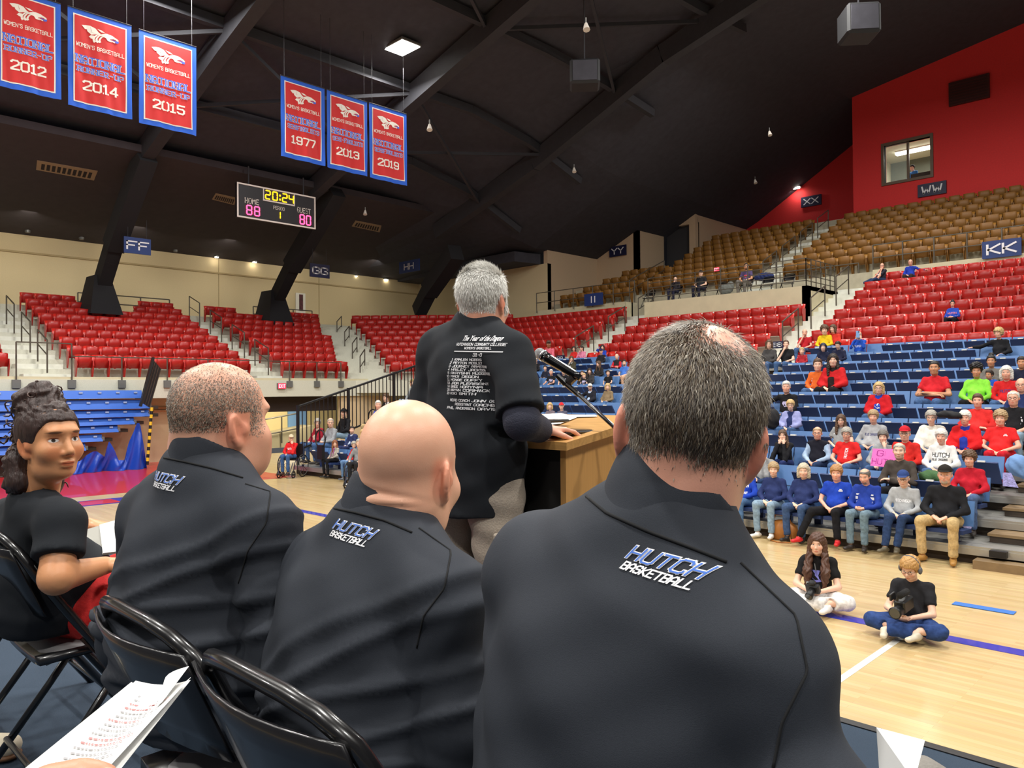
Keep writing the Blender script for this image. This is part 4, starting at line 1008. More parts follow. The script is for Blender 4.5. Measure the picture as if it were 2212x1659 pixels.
def crowd(label, u, vt, row='auto', want=.96, face=0., look=None, smin=.74, smax=1.1, dy=0., zs=None, yb=None, **kw):
    if yb is None:
        r_ = row_of(u, vt, row, want) if isinstance(row, str) else row
        yb, zs = rowpos(r_)
    y = yb-.25+dy; P = ony(u, vt, y-.04); s = min(max((P[2]-zs)/.90, smin), smax)
    f = np.array((math.sin(face), -math.cos(face), 0))
    tgt = {None: TALK, 'cam': CAM, 'down': P+f*1.+np.array((0, 0, -.9))}.get(look, look) if not hasattr(look, '__len__') or isinstance(look, str) else np.array(look)
    lk = nrm(tgt-np.array((P[0], P[1], P[2]-.12)))
    d = math.hypot(P[0], P[1]); near = d < 14.5
    SEATED.append((P[0], yb-.13))
    return build_person(label, (P[0], y, zs), f, s, zs-.43, lk, near=near, **kw)
NAVY = (38, 50, 96); ROYAL = (30, 66, 176); REDC = (200, 34, 40); GREYC = (156, 156, 156)
b1 = ('b', 1); b2 = ('b', 2); b3 = ('b', 3); b4 = ('b', 4); b5 = ('b', 5); b6 = ('b', 6); b7 = ('b', 7); b8 = ('b', 8)
# front bench
crowd('person in royal blue lettered sweatshirt at the near end behind the coach ear', 1604, 990, b1, shirt=ROYAL, dec='HUTCHBD', hair='fem', hc='ash', fem=1, pants=(88, 122, 164), shoes=(120, 100, 74), fat=.06)
crowd('woman with short ash hair in navy sweater, pale jeans and white sneakers', 1669, 994, b1, shirt=NAVY, hair='fem', hc='ash', fem=1, pants=LDENIM, shoes=(236, 234, 228), fat=.03)
crowd('woman with shoulder length grey blond hair in navy sweater and blue jeans', 1734, 996, b1, shirt=NAVY, hair='bob', hc=(196, 184, 160), fem=1, pants=(62, 84, 122), shoes=(40, 36, 36), fat=.05)
crowd('man with sandy hair in royal polo shirt, black trousers and red shoes', 1805, 1000, b1, shirt=ROYAL, sleeve='short', hair='fem', hc='sandy', pants=BLK, shoes=(206, 34, 40), dec='chest', fat=.06, skin='r', knees=[(.14, .44, .115), (-.26, .44, .09)], feet=[(.18, .46, -.36), (-.42, .60, -.36)])
crowd('bearded man in royal sweatshirt looking down at a black cap in his hands', 1868, 1006, b1, shirt=(34, 60, 150), dec='bar', hair='thin', hc='dgrey', beard=.9, look='down', tilt=.25, pants=(110, 132, 146), shoes=(50, 42, 38), pose='camera', skin='r', fat=.04, spread=.12)
crowd('old man in grey lettered sweatshirt and navy cap on the front bench', 1950, 1010, b1, shirt=(168, 170, 172), dec='HUTCHINSON', dcol=(245, 245, 248), hair='short', hc='white', cap=(44, 66, 120), pants=DDENIM, shoes=(90, 82, 64), glasses=True, tilt=.12, spread=.10, feet=[(.06, .56, -.34), (-.10, .62, -.34)])
crowd('man in black sweater, khaki trousers, tan boots and printed black cap', 2040, 998, b1, shirt=BLK, hair='short', hc='grey', cap=(34, 30, 26), beard=.8, pants=(192, 164, 116), shoes=(168, 122, 58), fat=.05, spread=.20, skin='r')
# second row
crowd('grey haired man in dark brown sweater with folded arms', 1941, 950, b2, shirt=(74, 66, 60), hair='thin', hc='grey', pose='cross', pants=BLK, smin=.7)
crowd('dark haired woman in red knit sweater with a gold necklace', 2093, 969, b2, shirt=(186, 26, 44), hair='curly', hc='brown', fem=1, pants=(84, 104, 142), smin=.7, skin='r')
crowd('person in grey sweatshirt leaning on one elbow behind the coach ear', 1647, 958, b2, shirt=GREYC, hair='short', hc='brown', pose='chinL', smin=.7, pants=DDENIM)
# third row
crowd('girl in black sweatshirt with both hands before her mouth', 1693, 921, b3, shirt=BLK, hair='side', hc='brown', fem=1, pose='mouth2', pants=NAVY, lean=.18, smin=.7)
crowd('man in black knit vest over a pale blue checked shirt with a name tag', 1764, 917, b3, shirt=(166, 188, 214), vest=(24, 24, 36), hair='thin', hc='ash', glasses=True, dec='tag', pants=DDENIM, skin='r', smin=.7)
crowd('older woman in bright red tee with grey curly hair and glasses', 1827, 919, b3, shirt=(214, 36, 36), sleeve='short', hair='fem', hc='grey', glasses=True, fem=1, dec='side', fat=.08, smin=.7, skin='r')
crowd('woman in grey sweatshirt with a hand over her face holding a pink sign', 1906, 925, b3, shirt=(160, 162, 164), hair='fem', hc='dgrey', fem=1, pose='chinL', fat=.05, smin=.7)
crowd('man in red cap and red sweater with glasses behind the brown sweater', 1953, 915, b3, shirt=(208, 42, 36), hair='short', hc='grey', cap=(190, 30, 44), glasses=True, smin=.7, pants=BLK)
crowd('woman with short white hair in white sweatshirt with black lettering', 2032, 922, b3, shirt=(232, 230, 226), dec='HUTCH2', dcol=(40, 40, 44), hair='fem', hc='white', fem=1, fat=.06, smin=.7, skin='r')
# fourth row
crowd('young woman with long brown hair and black glasses in grey tee', 1815, 891, b4, shirt=(150, 150, 150), sleeve='short', dec='bar', dcol=(230, 230, 230), hair='long', hc='brown', fem=1, glasses=True, fat=.05, smin=.7)
crowd('woman with short light brown hair in grey sweatshirt lettered in navy', 1885, 881, b4, shirt=(164, 164, 166), dec='BD', dcol=(70, 70, 120), hair='fem', hc='ash', fem=1, fat=.12, smin=.7, skin='r')
crowd('grey haired woman in a white denim jacket with glasses', 2010, 882, b4, shirt=(226, 220, 206), jacket=(236, 232, 220), hair='fem', hc='grey', glasses=True, fem=1, smin=.7)
crowd('white haired woman in red jacket over a royal blue top', 2083, 882, b4, shirt=(40, 56, 160), jacket=(214, 30, 34), hair='fem', hc='white', fem=1, smin=.7, skin='r')
crowd('woman in red short sleeved polo and red trousers at the row end', 2160, 882, b4, shirt=(222, 38, 40), sleeve='short', dec='chest', hair='curly', hc='ash', fem=1, pants=(196, 30, 44), fat=.09, smin=.7, skin='r', spread=.1)
# fifth row and up
crowd('large woman with short brown hair in red sweater resting her arm', 2111, 845, b5, shirt=(212, 44, 42), hair='short', hc='brown', fem=1, fat=.12, smin=.7, pose='cross', skin='r')
crowd('blond woman with glasses in a lilac and navy jacket, hands clasped', 1708, 859, b5, shirt=NAVY, jacket=(156, 160, 210), hair='fem', hc='blond', glasses=True, fem=1, smin=.7, lean=.1)
crowd('bald man in grey jacket half hidden by the coach head', 1653, 857, b5, shirt=ROYAL, jacket=(140, 138, 134), hair='fringe', hc='dgrey', glasses=True, smin=.7)
crowd('man with glasses in black tee with white band print', 2188, 837, b5, shirt=BLK, sleeve='short', dec='bar', hair='thin', hc='white', glasses=True, smin=.7, skin='r', pants=LDENIM)
crowd('white haired man in black shirt with red sleeves and lilac print', 1697, 819, b6, shirt=(24, 22, 24), hair='short', hc='white', dec='blob', dcol=(190, 180, 215), pose='spread', skin='r', smin=.7)
crowd('blond woman in red cardigan over a royal blue top', 1897, 821, b6, shirt=ROYAL, jacket=(196, 24, 34), hair='bob', hc='blond', glasses=True, fem=1, dec='blob', smin=.7)
crowd('bald man with glasses in navy at the picture edge', 2205, 811, b6, shirt=NAVY, hair='fringe', hc='grey', glasses=True, smin=.7, skin='r')
crowd('man with long white hair in red lettered sweatshirt', 2174, 785, b7, shirt=(214, 38, 40), dec='HUTCH', dcol=(60, 60, 140), hair='bob', hc='white', smin=.7, skin='r', lean=.08)
crowd('woman with spiky black hair in lime green sweater', 2108, 782, b7, shirt=(142, 228, 70), hair='spiky', hc='black', fem=1, skin='t', pants=BLK, look='cam', smin=.7)
crowd('woman in red tee with dark tied hair and folded arms', 2017, 773, b7, shirt=(206, 34, 44), sleeve='short', hair='crew', hc='black', fem=1, pose='cross', skin='t', fat=.03, smax=1.2)
crowd('woman with a tall dark bun holding a baby on her lap', 2140, 762, b8, shirt=(120, 116, 110), hair='bun', hc='black', fem=1, skin='t', pose='hold', smin=.7)
crowd('baby in blue shirt sitting on the lap of the woman with bun', 2137, 795, b8, want=.6, smin=.5, smax=.55, dy=-.22, hsc=1.3, shirt=(40, 90, 190), hair='short', hc='dark', skin='t', look=TALK+np.array((-8, 0, 0)), legs=False, pose='lap')
crowd('man in navy jacket at the upper picture edge by the red seats', 2206, 766, b8, shirt=(30, 34, 56), hair='short', hc='dark', smin=.7, skin='t')
crowd('woman with long dark hair in red jacket beside a boy', 1798, 758, b8, shirt=(40, 30, 30), jacket=(200, 32, 36), hair='long', hc='dark', fem=1, look='cam', smin=.7, pants=BLK)
crowd('boy in orange and white jacket beside the woman in red', 1765, 772, b8, smin=.6, shirt=(220, 104, 40), hair='short', hc='brown', hsc=1.12, look='cam', dec='bar')
# top blue rows and first red rows
crowd('blond curly woman in black top with one arm along the seat', 2157, 705, ('b', 11), shirt=BLK, hair='curly', hc='blond', fem=1, pose='spread', look=TALK+np.array((-9, 0, 0)), smin=.7, skin='r')
crowd('woman with glasses in dark grey jacket left of the BB sign', 1660, 731, ('b', 11), shirt=(70, 68, 68), hair='bob', hc='brown', glasses=True, fem=1, smin=.7)
crowd('woman in black tee resting her chin on her hand by the BB sign', 1697, 731, ('b', 11), shirt=BLK, sleeve='short', hair='crew', hc='brown', fem=1, pose='chin', smin=.7)
crowd('small blond child peeking over the blue seat backs', 1731, 750, ('b', 11), smin=.5, smax=.72, hsc=1.25, shirt=(170, 40, 50), hair='short', hc='blond', legs=False)
crowd('bald man in red polo holding a hand to his mouth', 1737, 708, ('r', 1), shirt=(186, 32, 42), sleeve='short', hair='fringe', hc='dgrey', pose='chin', beard=.5, smin=.7, skin='r')
crowd('woman in orange red sweater hugging a toddler in yellow', 1799, 698, ('r', 1), shirt=(206, 54, 40), hair='bob', hc='brown', fem=1, pose='hold', smin=.7, look=TALK+np.array((-12, 0, 0)))
crowd('toddler in yellow shirt held by the woman in orange red', 1780, 702, ('r', 1), smin=.6, smax=.85, dy=-.2, hsc=1.2, shirt=(228, 190, 30), hair='curly', hc='brown', legs=False)
crowd('man in royal sweatshirt raising a phone before his face', 1854, 712, ('b', 12), shirt=(36, 84, 190), hair='fringe', hc='grey', glasses=True, pose='phone', look='cam', dec='HUTCH', smin=.7)
crowd('child in navy hooded top beside a dark haired boy', 1777, 740, ('b', 11), smin=.55, hsc=1.15, shirt=(30, 34, 58), hair='bob', hc=(30, 34, 58))
crowd('dark haired boy in navy jacket with bowed head', 1810, 734, ('b', 11), smin=.6, shirt=(34, 36, 60), hair='short', hc='dark', look='down', tilt=.3)
crowd('woman with black hair in royal sweatshirt among the red seats', 2057, 662, ('r', 3), shirt=(40, 74, 180), hair='bun', hc='black', fem=1, glasses=True, dec='HUTCH', dcol=(230, 130, 130), pants=BLK, pose='camera', smin=.7, skin='r')
crowd('man in striped dark polo lounging with a raised leg in the top red row', 1905, 566, ('r', 8), shirt=(40, 42, 54), sleeve='short', dec='bar', hair='fringe', hc='dgrey', glasses=True, pose='mouth2', pants=DDENIM, smin=.7, skin='r', face=-.6, knees=[(.10, .46, .12), (-.14, .48, .12)], feet=[(.1, .80, -.05), (-.2, .86, -.05)])
crowd('bald man in royal pullover stretching an arm over the top red seats', 1966, 558, ('r', 8), shirt=(36, 60, 170), hair='fringe', hc='grey', glasses=True, pose='spreadL', pants=(60, 54, 54), smin=.7, skin='r')
# ----- far block behind the microphone
crowd('person in pink sweatshirt and dark cap near the red seats', 1184, 733, ('r', 1), shirt=(226, 110, 130), dec='HUTCH', dcol=(60, 50, 60), hair='short', hc='dark', cap=(90, 66, 60), skin='k', smin=.7)
crowd('man in black jacket and white cap behind the microphone head', 1156, 773, ('b', 11), shirt=(32, 30, 34), hair='short', hc='dark', cap=(238, 236, 230), beard=.6, smin=.7)
crowd('boy in navy jacket beside the white capped man', 1176, 789, ('b', 10), shirt=(34, 36, 52), hair='short', hc='dark', smin=.6, hsc=1.1)
crowd('grey haired man in black tee with lilac mask print', 1189, 805, ('b', 9), shirt=BLK, sleeve='short', dec='blob', dcol=(190, 184, 220), hair='short', hc='white', smin=.7, skin='r', pose='knees')
crowd('person in black printed tee hidden by the microphone boom', 1216, 809, ('b', 9), shirt=BLK, sleeve='short', dec='bar', dcol=(190, 184, 220), hair='short', hc='dark', smin=.7)
crowd('woman in red sweatshirt with dark hair and glasses by the AA sign', 1238, 747, ('r', 1), shirt=(206, 44, 40), hair='bob', hc='dark', fem=1, glasses=True, smin=.7)
crowd('woman in pink top with dark hair resting her chin', 1256, 751, ('r', 1), shirt=(216, 130, 160), hair='pony', hc='dark', fem=1, pose='chin', smin=.7, look=TALK+np.array((-20, 0, 0)))
crowd('woman in olive jacket with a hand at her face', 1233, 767, ('b', 11), shirt=(180, 180, 178), jacket=(70, 66, 50), hair='long', hc='brown', fem=1, pose='chin', smin=.7)
crowd('woman in royal sweatshirt with one hand on her long dark hair', 1300, 755, ('r', 1), shirt=(40, 70, 176), hair='long', hc='dark', fem=1, pose='head', smin=.7)
crowd('man in navy lettered cap and black jacket', 1297, 762, ('b', 12), shirt=(36, 34, 38), hair='short', hc='grey', cap=(34, 40, 84), smin=.7, skin='r')
crowd('balding man in red sleeved jacket with a black vest', 1331, 765, ('b', 11), shirt=(200, 36, 50), vest=(40, 36, 38), hair='fringe', hc='grey', pose='cross', smin=.7)
crowd('bearded man in sky blue tee with sunglasses on his head', 1347, 778, ('b', 10), shirt=(70, 120, 210), sleeve='short', hair='short', hc='dark', beard=.8, smin=.7, pants=(214, 170, 140), spread=.2)
crowd('woman with long brown hair in black jacket turned aside', 1292, 784, ('b', 10), shirt=(40, 38, 40), hair='long', hc='brown', fem=1, look=TALK+np.array((-14, 6, 0)), smin=.7)
crowd('boy half hidden behind the small toddler', 1256, 800, ('b', 9), shirt=(50, 46, 50), hair='short', hc='brown', smin=.6, hsc=1.1)
crowd('toddler in black tee with lilac print beside the dark haired woman', 1260, 809, ('b', 9), smin=.5, smax=.8, dy=-.22, hsc=1.25, shirt=BLK, sleeve='short', dec='blob', dcol=(190, 184, 220), hair='short', hc='blond', legs=False)
crowd('woman with dark straight hair in dark grey jacket behind the boom', 1272, 799, ('b', 9), shirt=(60, 58, 60), hair='long', hc='dark', fem=1, smin=.7)
crowd('boy in black tee with short dark hair below the bearded man', 1312, 814, ('b', 9), shirt=BLK, sleeve='short', hair='short', hc='dark', smin=.6, hsc=1.1, look='cam')
crowd('man in white cap and black blazer over pale blue shirt', 1273, 833, ('b', 7), shirt=(180, 200, 232), jacket=(34, 34, 42), hair='short', hc='dark', cap=(232, 226, 214), glasses=True, beard=.7, pose='spread', smin=.7)
crowd('blond woman in olive brown sweater beside the black boom', 1311, 836, ('b', 7), shirt=(136, 116, 88), hair='bob', hc='blond', fem=1, smin=.7, fat=.03)
crowd('blond woman whose eyes just show over the podium edge', 1186, 882, ('b', 5), shirt=(120, 110, 120), hair='bob', hc='blond', fem=1, smin=.7)
crowd('person in red cap just showing over the podium edge', 1211, 879, ('b', 5), shirt=(90, 90, 110), hair='short', hc='grey', cap=(210, 40, 46), smin=.7)
crowd('person in dark sleeves mostly hidden behind the standing speaker', 1152, 850, ('b', 7), shirt=(40, 36, 40), hair='short', hc='dark', pose='spreadL', smin=.7)
crowd('boy in black tee partly hidden behind the standing speaker', 1155, 817, ('b', 9), shirt=BLK, sleeve='short', hair='short', hc='brown', smin=.6)
# ----- far end by the picket railing
crowd('grey haired woman in dark red jacket at the railing end', 684, 901, b2, shirt=(214, 190, 170), jacket=(160, 34, 50), hair='fem', hc='grey', fem=1, glasses=True, smin=.7, smax=1.25)
crowd('man in grey pullover with crossed leg at the railing end', 712, 899, b2, shirt=(150, 152, 156), hair='thin', hc='grey', glasses=True, pants=DENIM, smin=.7, smax=1.25, pose='camera')
crowd('man in black hooded top and black cap with white print', 741, 879, b3, shirt=BLK, hair='short', hc='dark', cap=(30, 30, 32), dec='bar', pants=LDENIM, smin=.7, smax=1.25)
crowd('man in navy suit with pale patterned tie', 758, 918, b2, shirt=(200, 216, 240), jacket=(44, 52, 92), hair='short', hc='dark', beard=.4, smin=.7, pants=(44, 52, 92))
crowd('blond woman in grey printed sweatshirt beside the suited man', 781, 925, b2, shirt=(140, 136, 134), dec='blob', hair='long', hc='blond', fem=1, smin=.7, pose='chin')
crowd('woman with red brown hair, grey sweater and striped scarf', 721, 950, b1, shirt=(170, 164, 154), hair='long', hc='red', fem=1, scarf=(170, 90, 150), pants=BLK, shoes=(30, 28, 28), smin=.7, look=TALK+np.array((0, 0, 2)))
crowd('grey haired woman in red jacket and blue jeans on the front bench', 762, 953, b1, shirt=(206, 40, 44), hair='fem', hc='grey', glasses=True, fem=1, pants=(96, 128, 170), shoes=(110, 114, 124), smin=.7)
crowd('white haired man in royal polo shirt by a black hoop rail', 815, 862, b4, shirt=(60, 90, 200), sleeve='short', hair='short', hc='white', pose='cross', pants=(190, 164, 120), smin=.7, smax=1.25, skin='r')
crowd('man in black suit and white shirt looking down', 834, 847, b5, shirt=(236, 236, 240), jacket=(30, 28, 30), hair='short', hc='brown', look='down', tilt=.2, smin=.7, smax=1.25)
crowd('man in grey sweatshirt, tan cap and sunglasses by the railing', 891, 816, b7, shirt=(158, 164, 168), dec='bar', hair='short', hc='brown', cap=(140, 122, 84), glasses=True, pants=LDENIM, smin=.7, smax=1.25, look=TALK+np.array((-20, 0, 0)))
# ----- platform and booth
for (lab, u, v, kw) in (('man in dark jacket leaning his chin on his hand behind the platform rail', 1458, 594, dict(shirt=(38, 34, 40), pose='chin', hair='crew', hc='black', pants=(40, 40, 60))),
        ('man in black tee and black cap seated on the platform', 1513, 582, dict(shirt=(34, 34, 38), sleeve='short', cap=(26, 24, 26), hair='short', hc='dark', pose='lap', fat=.06, pants=(36, 36, 52))),
        ('bearded man in patterned red and blue shirt on the platform', 1611, 566, dict(shirt=(84, 72, 110), sleeve='short', dec='blob', dcol=(200, 60, 80), hair='crew', hc='black', beard=.9, skin='t', pants=(110, 104, 98)))):
    crowd(lab, u, v, yb=27.3, zs=ZP+.46, smin=.7, smax=1.3, **kw)
p_ = ony(1972, 357, YB+1.3)
build_person('person in blue top and dark cap sitting behind the lit booth window', (p_[0], YB+1.3, p_[2]-.84), (-.5, -1, 0), 1., p_[2]-1.3, nrm((-.6, -.8, -.1)), shirt=(60, 130, 210), hair='short', hc='dark', cap=(40, 36, 40), legs=False, near=False)
red.sort(key=lambda r: r[0])
byg = {}
for r_ in red[:300]: byg.setdefault(r_[6], []).append(r_[1:6])
for g_, sp in byg.items(): place_seats((sr, sr_dn), sp, g_)
# the farther red seats: one mass of the same seat
def mass(name, proto, spots, mats_):
    parts = [proto]+[c for c in proto.children if 'plate' not in c.name]
    V = []; Fc = []; mi = []; n = 0
    for (x, y, z, rz) in spots:
        R = rotz(rz)
        for k, o in enumerate(parts):
            v = np.array([q.co for q in o.data.vertices])@R.T+np.array((x, y, z)); V.append(v)
            for p_ in o.data.polygons: Fc.append([i+n for i in p_.vertices]); mi.append(k)
            n += len(v)
    me = mesh_from(name, np.vstack(V), Fc)
    for m_ in mats_: me.materials.append(m_)
    me.polygons.foreach_set('material_index', np.array(mi, np.int32)); me.polygons.foreach_set('use_smooth', np.ones(len(mi), bool))
    return link(bpy.data.objects.new(name, me))
far = mass('farther_stadium_seating', sr, [r_[1:5] for r_ in red[300:]], (M_seatred, M_seatred2, M_seatred2))
tag(far, 'farther rows of red folding seats filling the corner and end stands', 'seats', None, 'stuff')
# blue bleacher seats
blue = []
NB = 12
for i in range(NB):
    y = 11.75+.83*i-.13; f = .77-.80+.245*i
    for k in range(13): blue.append((-3.05-.465*k, y, f, 0, f'blue folding bleacher seat, {ordi(i)} row, {ordi(k)} from the metal aisle steps'))
    for k in range(18):
        uu, vv = px((-11.05-.465*k, y, f+.5))
        if not (905 < uu < 1145 or uu > 1345 or uu > 1145 and vv > 925 or 800 < uu < 965 and vv > 900): blue.append((-11.05-.465*k, y, f, 0, f'blue bleacher seat in the far block, {ordi(i)} row, {ordi(k)} along'))
place_seats((sb, sb_dn), blue[:300], 'blue bleacher seats')
gold = []
for k in range(8):
    y = T1Y+TD*k+.25; z = ZT0+TR*k
    for i in range(19):
        x = -13.3+.53*i
        if x < -4.2 - (-.0): gold.append((x, y, z, 0, f'ochre balcony seat, {ordi(k)} row, {ordi(i)} from the stairs, below the WW sign'))
    for i in range(10): gold.append((-15.2-.53*i, y, z, 0, f'ochre balcony seat, {ordi(k)} row, {ordi(i)} from the stairs, below the XX sign'))
for k in range(4):
    for i in range(8-k): gold.append((-20.6-.53*i-(0 if k else .2), 28.2+TD*k+.5, ZY0+TR*k, 0, f'ochre balcony seat, {ordi(k)} row, {ordi(i)} along, below the YY sign'))
place_seats((sg, sg), gold[:300], 'ochre balcony seats')
for o in (sr, sb, sb_dn, sr_dn, sg):
    for c in list(o.children): bpy.data.objects.remove(c)
    bpy.data.objects.remove(o)
# ---------------------------------------------------------------- telescopic bleacher decks
tb = empty('telescopic_bleacher', (0, 0, 0)); tag(tb, 'telescopic bleacher with ribbed aluminium decks under the blue seats', 'bleacher')
for i in range(NB):
    y0 = 11.3+.83*i; z = .245*(i+1)
    MB().span((-19.9, y0, z-.035), (3.5, y0+.86, z)).build('deck_board', M_alu, tb)
    MB().span((-19.9, y0-.012, z-.115), (3.5, y0+.02, z-.03)).build('nosing', M_alu, tb)
    MB().span((-19.9, y0+.10, z-.245), (3.5, y0+.12, z-.1)).build('riser', M_under, tb)
    if i: 
        MB().span((-2.68, y0-.42, z-.16), (-1.3, y0, z-.125)).build('aisle_tread', M_brown, tb)
        MB().span((-2.66, y0-.40, z-.24), (-1.3, y0-.02, z-.16)).build('tread_box', M_under, tb)
MB().span((-2.7, 11.06, .0), (3.5, 11.28, .11)).build('kick_step', M_brown, tb)
MB().span((-2.55, 11.20, .15), (-2.36, 11.29, .23)).build('hinge_box', M_blackrail, tb)
MB().span((-19.9, 11.5, 0), (-19.8, 21, .2)).build('end_panel', M_under, tb)
# black picket railing at the far end of the bleacher
pk = empty('picket_railing', (0, 0, 0)); tag(pk, 'black picket railing climbing the far end of the blue bleacher', 'railing')
px0 = -20.0
pts = [(px0, 11.5+.86*k, .25*k+1.92) for k in range(9)]
MB().tube(pts, .035, 6).build('top_rail', M_blackrail, pk)
MB().tube([(p_[0], p_[1], max(p_[2]-1.25, .1)) for p_ in pts], .03, 6).build('bottom_rail', M_blackrail, pk)
sp_ = MB(); sp_.span((-.011, -.011, 0), (.011, .011, 1.25)); spm = sp_.me('picket')
for k in range(48):
    yy = 11.5+.143*k; zz = .25*(yy-11.5)/.86+.67
    if k % 12 == 0: MB().span((px0-.035, yy-.035, max(zz-.67, 0)), (px0+.035, yy+.035, zz+1.29)).build('post', M_blackrail, pk)
    else: obj('picket', spm, M_blackrail, pk, (px0, yy, zz))
# ---------------------------------------------------------------- hand rails
def hoop(name, a, c, h, label, cat='handrail', m=None, mid=True, r=.024):
    """two posts at plan points a, c (with floor z) joined by a top and a middle rail"""
    a = np.array(a, float); c = np.array(c, float); t = empty(name, tuple(a)); m = m or M_rail
    k = np.array((0, 0, h)); o = -a
    MB().tube([o+a, o+a+k], r, 6).build('post', m, t); MB().tube([o+c, o+c+k], r, 6).build('post', m, t)
    MB().tube([o+a+k, o+c+k], r, 6).build('top_rail', m, t)
    if mid: MB().tube([o+a+k*.55, o+c+k*.55], r*.8, 6).build('mid_rail', m, t)
    return tag(t, label, cat)
for q, (x, nm) in enumerate(((-10.4, 'white stairs beside the KK section'), (-18.5, 'white stairs below the II sign'))):
    for k in range(3):
        j = (1.2, 3.6, 6.0)[k]; y0 = L1Y-.6+LD*j; z0 = L1Z-.8+LR*j
        hoop('aisle_handrail', (x, y0, z0), (x, y0+LD*1.3, z0+LR*1.3), 1.0, f'bronze steel handrail on the {nm}, {ORD[k]} one up', 'handrail')
for (y, nm) in ((6.75, 'end stand stairs before the FF section'), (14.0, 'end stand stairs between FF and GG sections')):
    for k in range(4):
        j = (.6, 2.7, 4.9, 7.2)[k]; x0 = R1X+.6-RD*j; z0 = R1Z-.8+RR*j
        hoop('aisle_handrail', (x0, y, z0), (x0-RD*1.15, y, z0+RR*1.15), 1.0, f'bronze steel handrail on the {nm}, {ORD[k]} one up', 'handrail')
for k in range(4):
    P = A(778-16.5*k, 800, 31.6+1.9*k); z0 = 2.8+.66*k
    hoop('aisle_handrail', (P[0], P[1], z0), (P[0]+DG[0]*1.0, P[1]+DG[1]*1.0, z0+.35), 1.0, f'bronze steel handrail on the wide stairs by the HH section, {ORD[k]} one up')
# wide corner stair between GG and HH
b = MB()
for j in range(18):
    Yd = 30.6+.44*j; z = 2.8+.163*j; uL, uR = 740-4.4*j*.62, 842-5.2*j
    P0 = A(uL-3, 800, Yd); P1 = A(uR+2, 800, Yd)
    b = MB(); b.slab([(P0[0], P0[1], z-.5), (P1[0], P1[1], z-.5), (P1[0]+DG[0]*.5, P1[1]+DG[1]*.5, z-.5), (P0[0]+DG[0]*.5, P0[1]+DG[1]*.5, z-.5)], (0, 0, .5)); b.build('aisle_step', M_conc, terr2)
aisle_end(6.1, 7.4); aisle_end(13.5, 14.5)
# rail along the fascia
fr = empty('fascia_rail', (XF, 8, ZF)); tag(fr, 'bronze steel rail in front of the red end stand with posts on the pale fascia', 'railing')
ys = [onx(u, 820, XF)[1] for u in (34, 154, 262, 360, 448, 624, 683, 735)]
for y in ys:
    MB().tube([(.05, y-8, -.2), (.05, y-8, .62)], .022, 6).build('post', M_rail, fr)
    MB().box((.04, y-8, -.22), (.1, .22, .24)).build('base_plate', M_grey, fr)
for a_, c_ in zip(ys[1:-1], ys[2:]): MB().tube([(.05, a_-8, .62), (.05, c_-8, .62)], .018, 6).build('top_rail', M_rail, fr)
MB().tube([(.05, ys[0]-8, 1.0), (.05, ys[1]-8, 1.0)], .018, 6).build('top_rail', M_rail, fr)
MB().tube([(.05, ys[0]-8, .5), (.05, ys[0]-8, 1.0)], .022, 6).build('post', M_rail, fr); MB().tube([(.05, ys[1]-8, .5), (.05, ys[1]-8, 1.0)], .022, 6).build('post', M_rail, fr)
# rails behind the top rows of the end stand
for (u0, u1, v, nm) in ((168, 366, 632, 'FF'), (547, 674, 662, 'GG')):
    xx = R1X-RD*9-.2; a_ = onx(u0, v, xx); c_ = onx(u1, v, xx); z0 = R1Z-.8+RR*9; h = a_[2]-z0
    t = empty('back_rail', (xx, a_[1], z0)); tag(t, f'thin dark rail behind the top row of the {nm} section by its wrapped strut', 'railing')
    n = 3
    for k in range(n+1):
        y = (c_[1]-a_[1])*k/n; MB().tube([(0, y, 0), (0, y, h)], .03, 6).build('post', M_rail, t)
    for z in (h, h*.5): MB().tube([(0, 0, z), (0, c_[1]-a_[1], z)], .026, 6).build('top_rail' if z == h else 'mid_rail', M_rail, t)
# platform rail and upper-tier rails
def long_rail(name, pts, h, n, label, rails=(1.,), r=.024, m=None):
    P = [np.array(p_, float) for p_ in pts]; t = empty(name, tuple(P[0])); m = m or M_rail; o = P[0]
    for a_, c_ in zip(P[:-1], P[1:]):
        for k in range(n+1):
            q = a_+(c_-a_)*k/n-o; MB().tube([q, q+np.array((0, 0, h))], r, 6).build('post', m, t)
        for f_ in rails: MB().tube([a_-o+np.array((0, 0, h*f_)), c_-o+np.array((0, 0, h*f_))], r*.8, 6).build('top_rail' if f_ == 1 else 'mid_rail', m, t)
    return tag(t, label, 'railing')
yp = L1Y-.62+LD*5+.12
long_rail('platform_rail', [(-17.5, yp, ZP), (-11.1, yp, ZP), (-11.1, yp+2.4, ZP)], .95, 6, 'grey steel rail with five bars along the viewing platform edge', (1., .8, .6, .4, .2), .02)
long_rail('balcony_rail', [(-9.9, 28.35, ZT0), (-4, 28.35, ZT0)], .9, 6, 'thin steel rail in front of the ochre seats beside the KK sign', (1., .5))
long_rail('balcony_rail', [(-14.6, 28.9, ZP), (-10.6, 28.9, ZP)], 1.1, 4, 'thin steel rail before the ochre seats behind the viewing platform', (1., .5))
long_rail('balcony_rail', [(-25.4, 27.6, ZY0-.1), (-19.6, 27.6, ZY0-.1)], .95, 5, 'thin steel rail behind the II sign board', (1., .5))
for k in range(4):
    y0 = T1Y+TD*(2*k); z0 = ZT0+TR*(2*k)
    hoop('aisle_handrail', (-14.3, y0, z0), (-14.3, y0+1.2, z0+TR*1.35), .95, f'thin steel handrail on the balcony stairs between XX and WW, {ORD[k]} one up')
    hoop('aisle_handrail', (-4.0, y0, z0), (-4.0, y0+1.2, z0+TR*1.35), .95, f'thin steel handrail on the balcony stairs above the KK sign, {ORD[k]} one up')
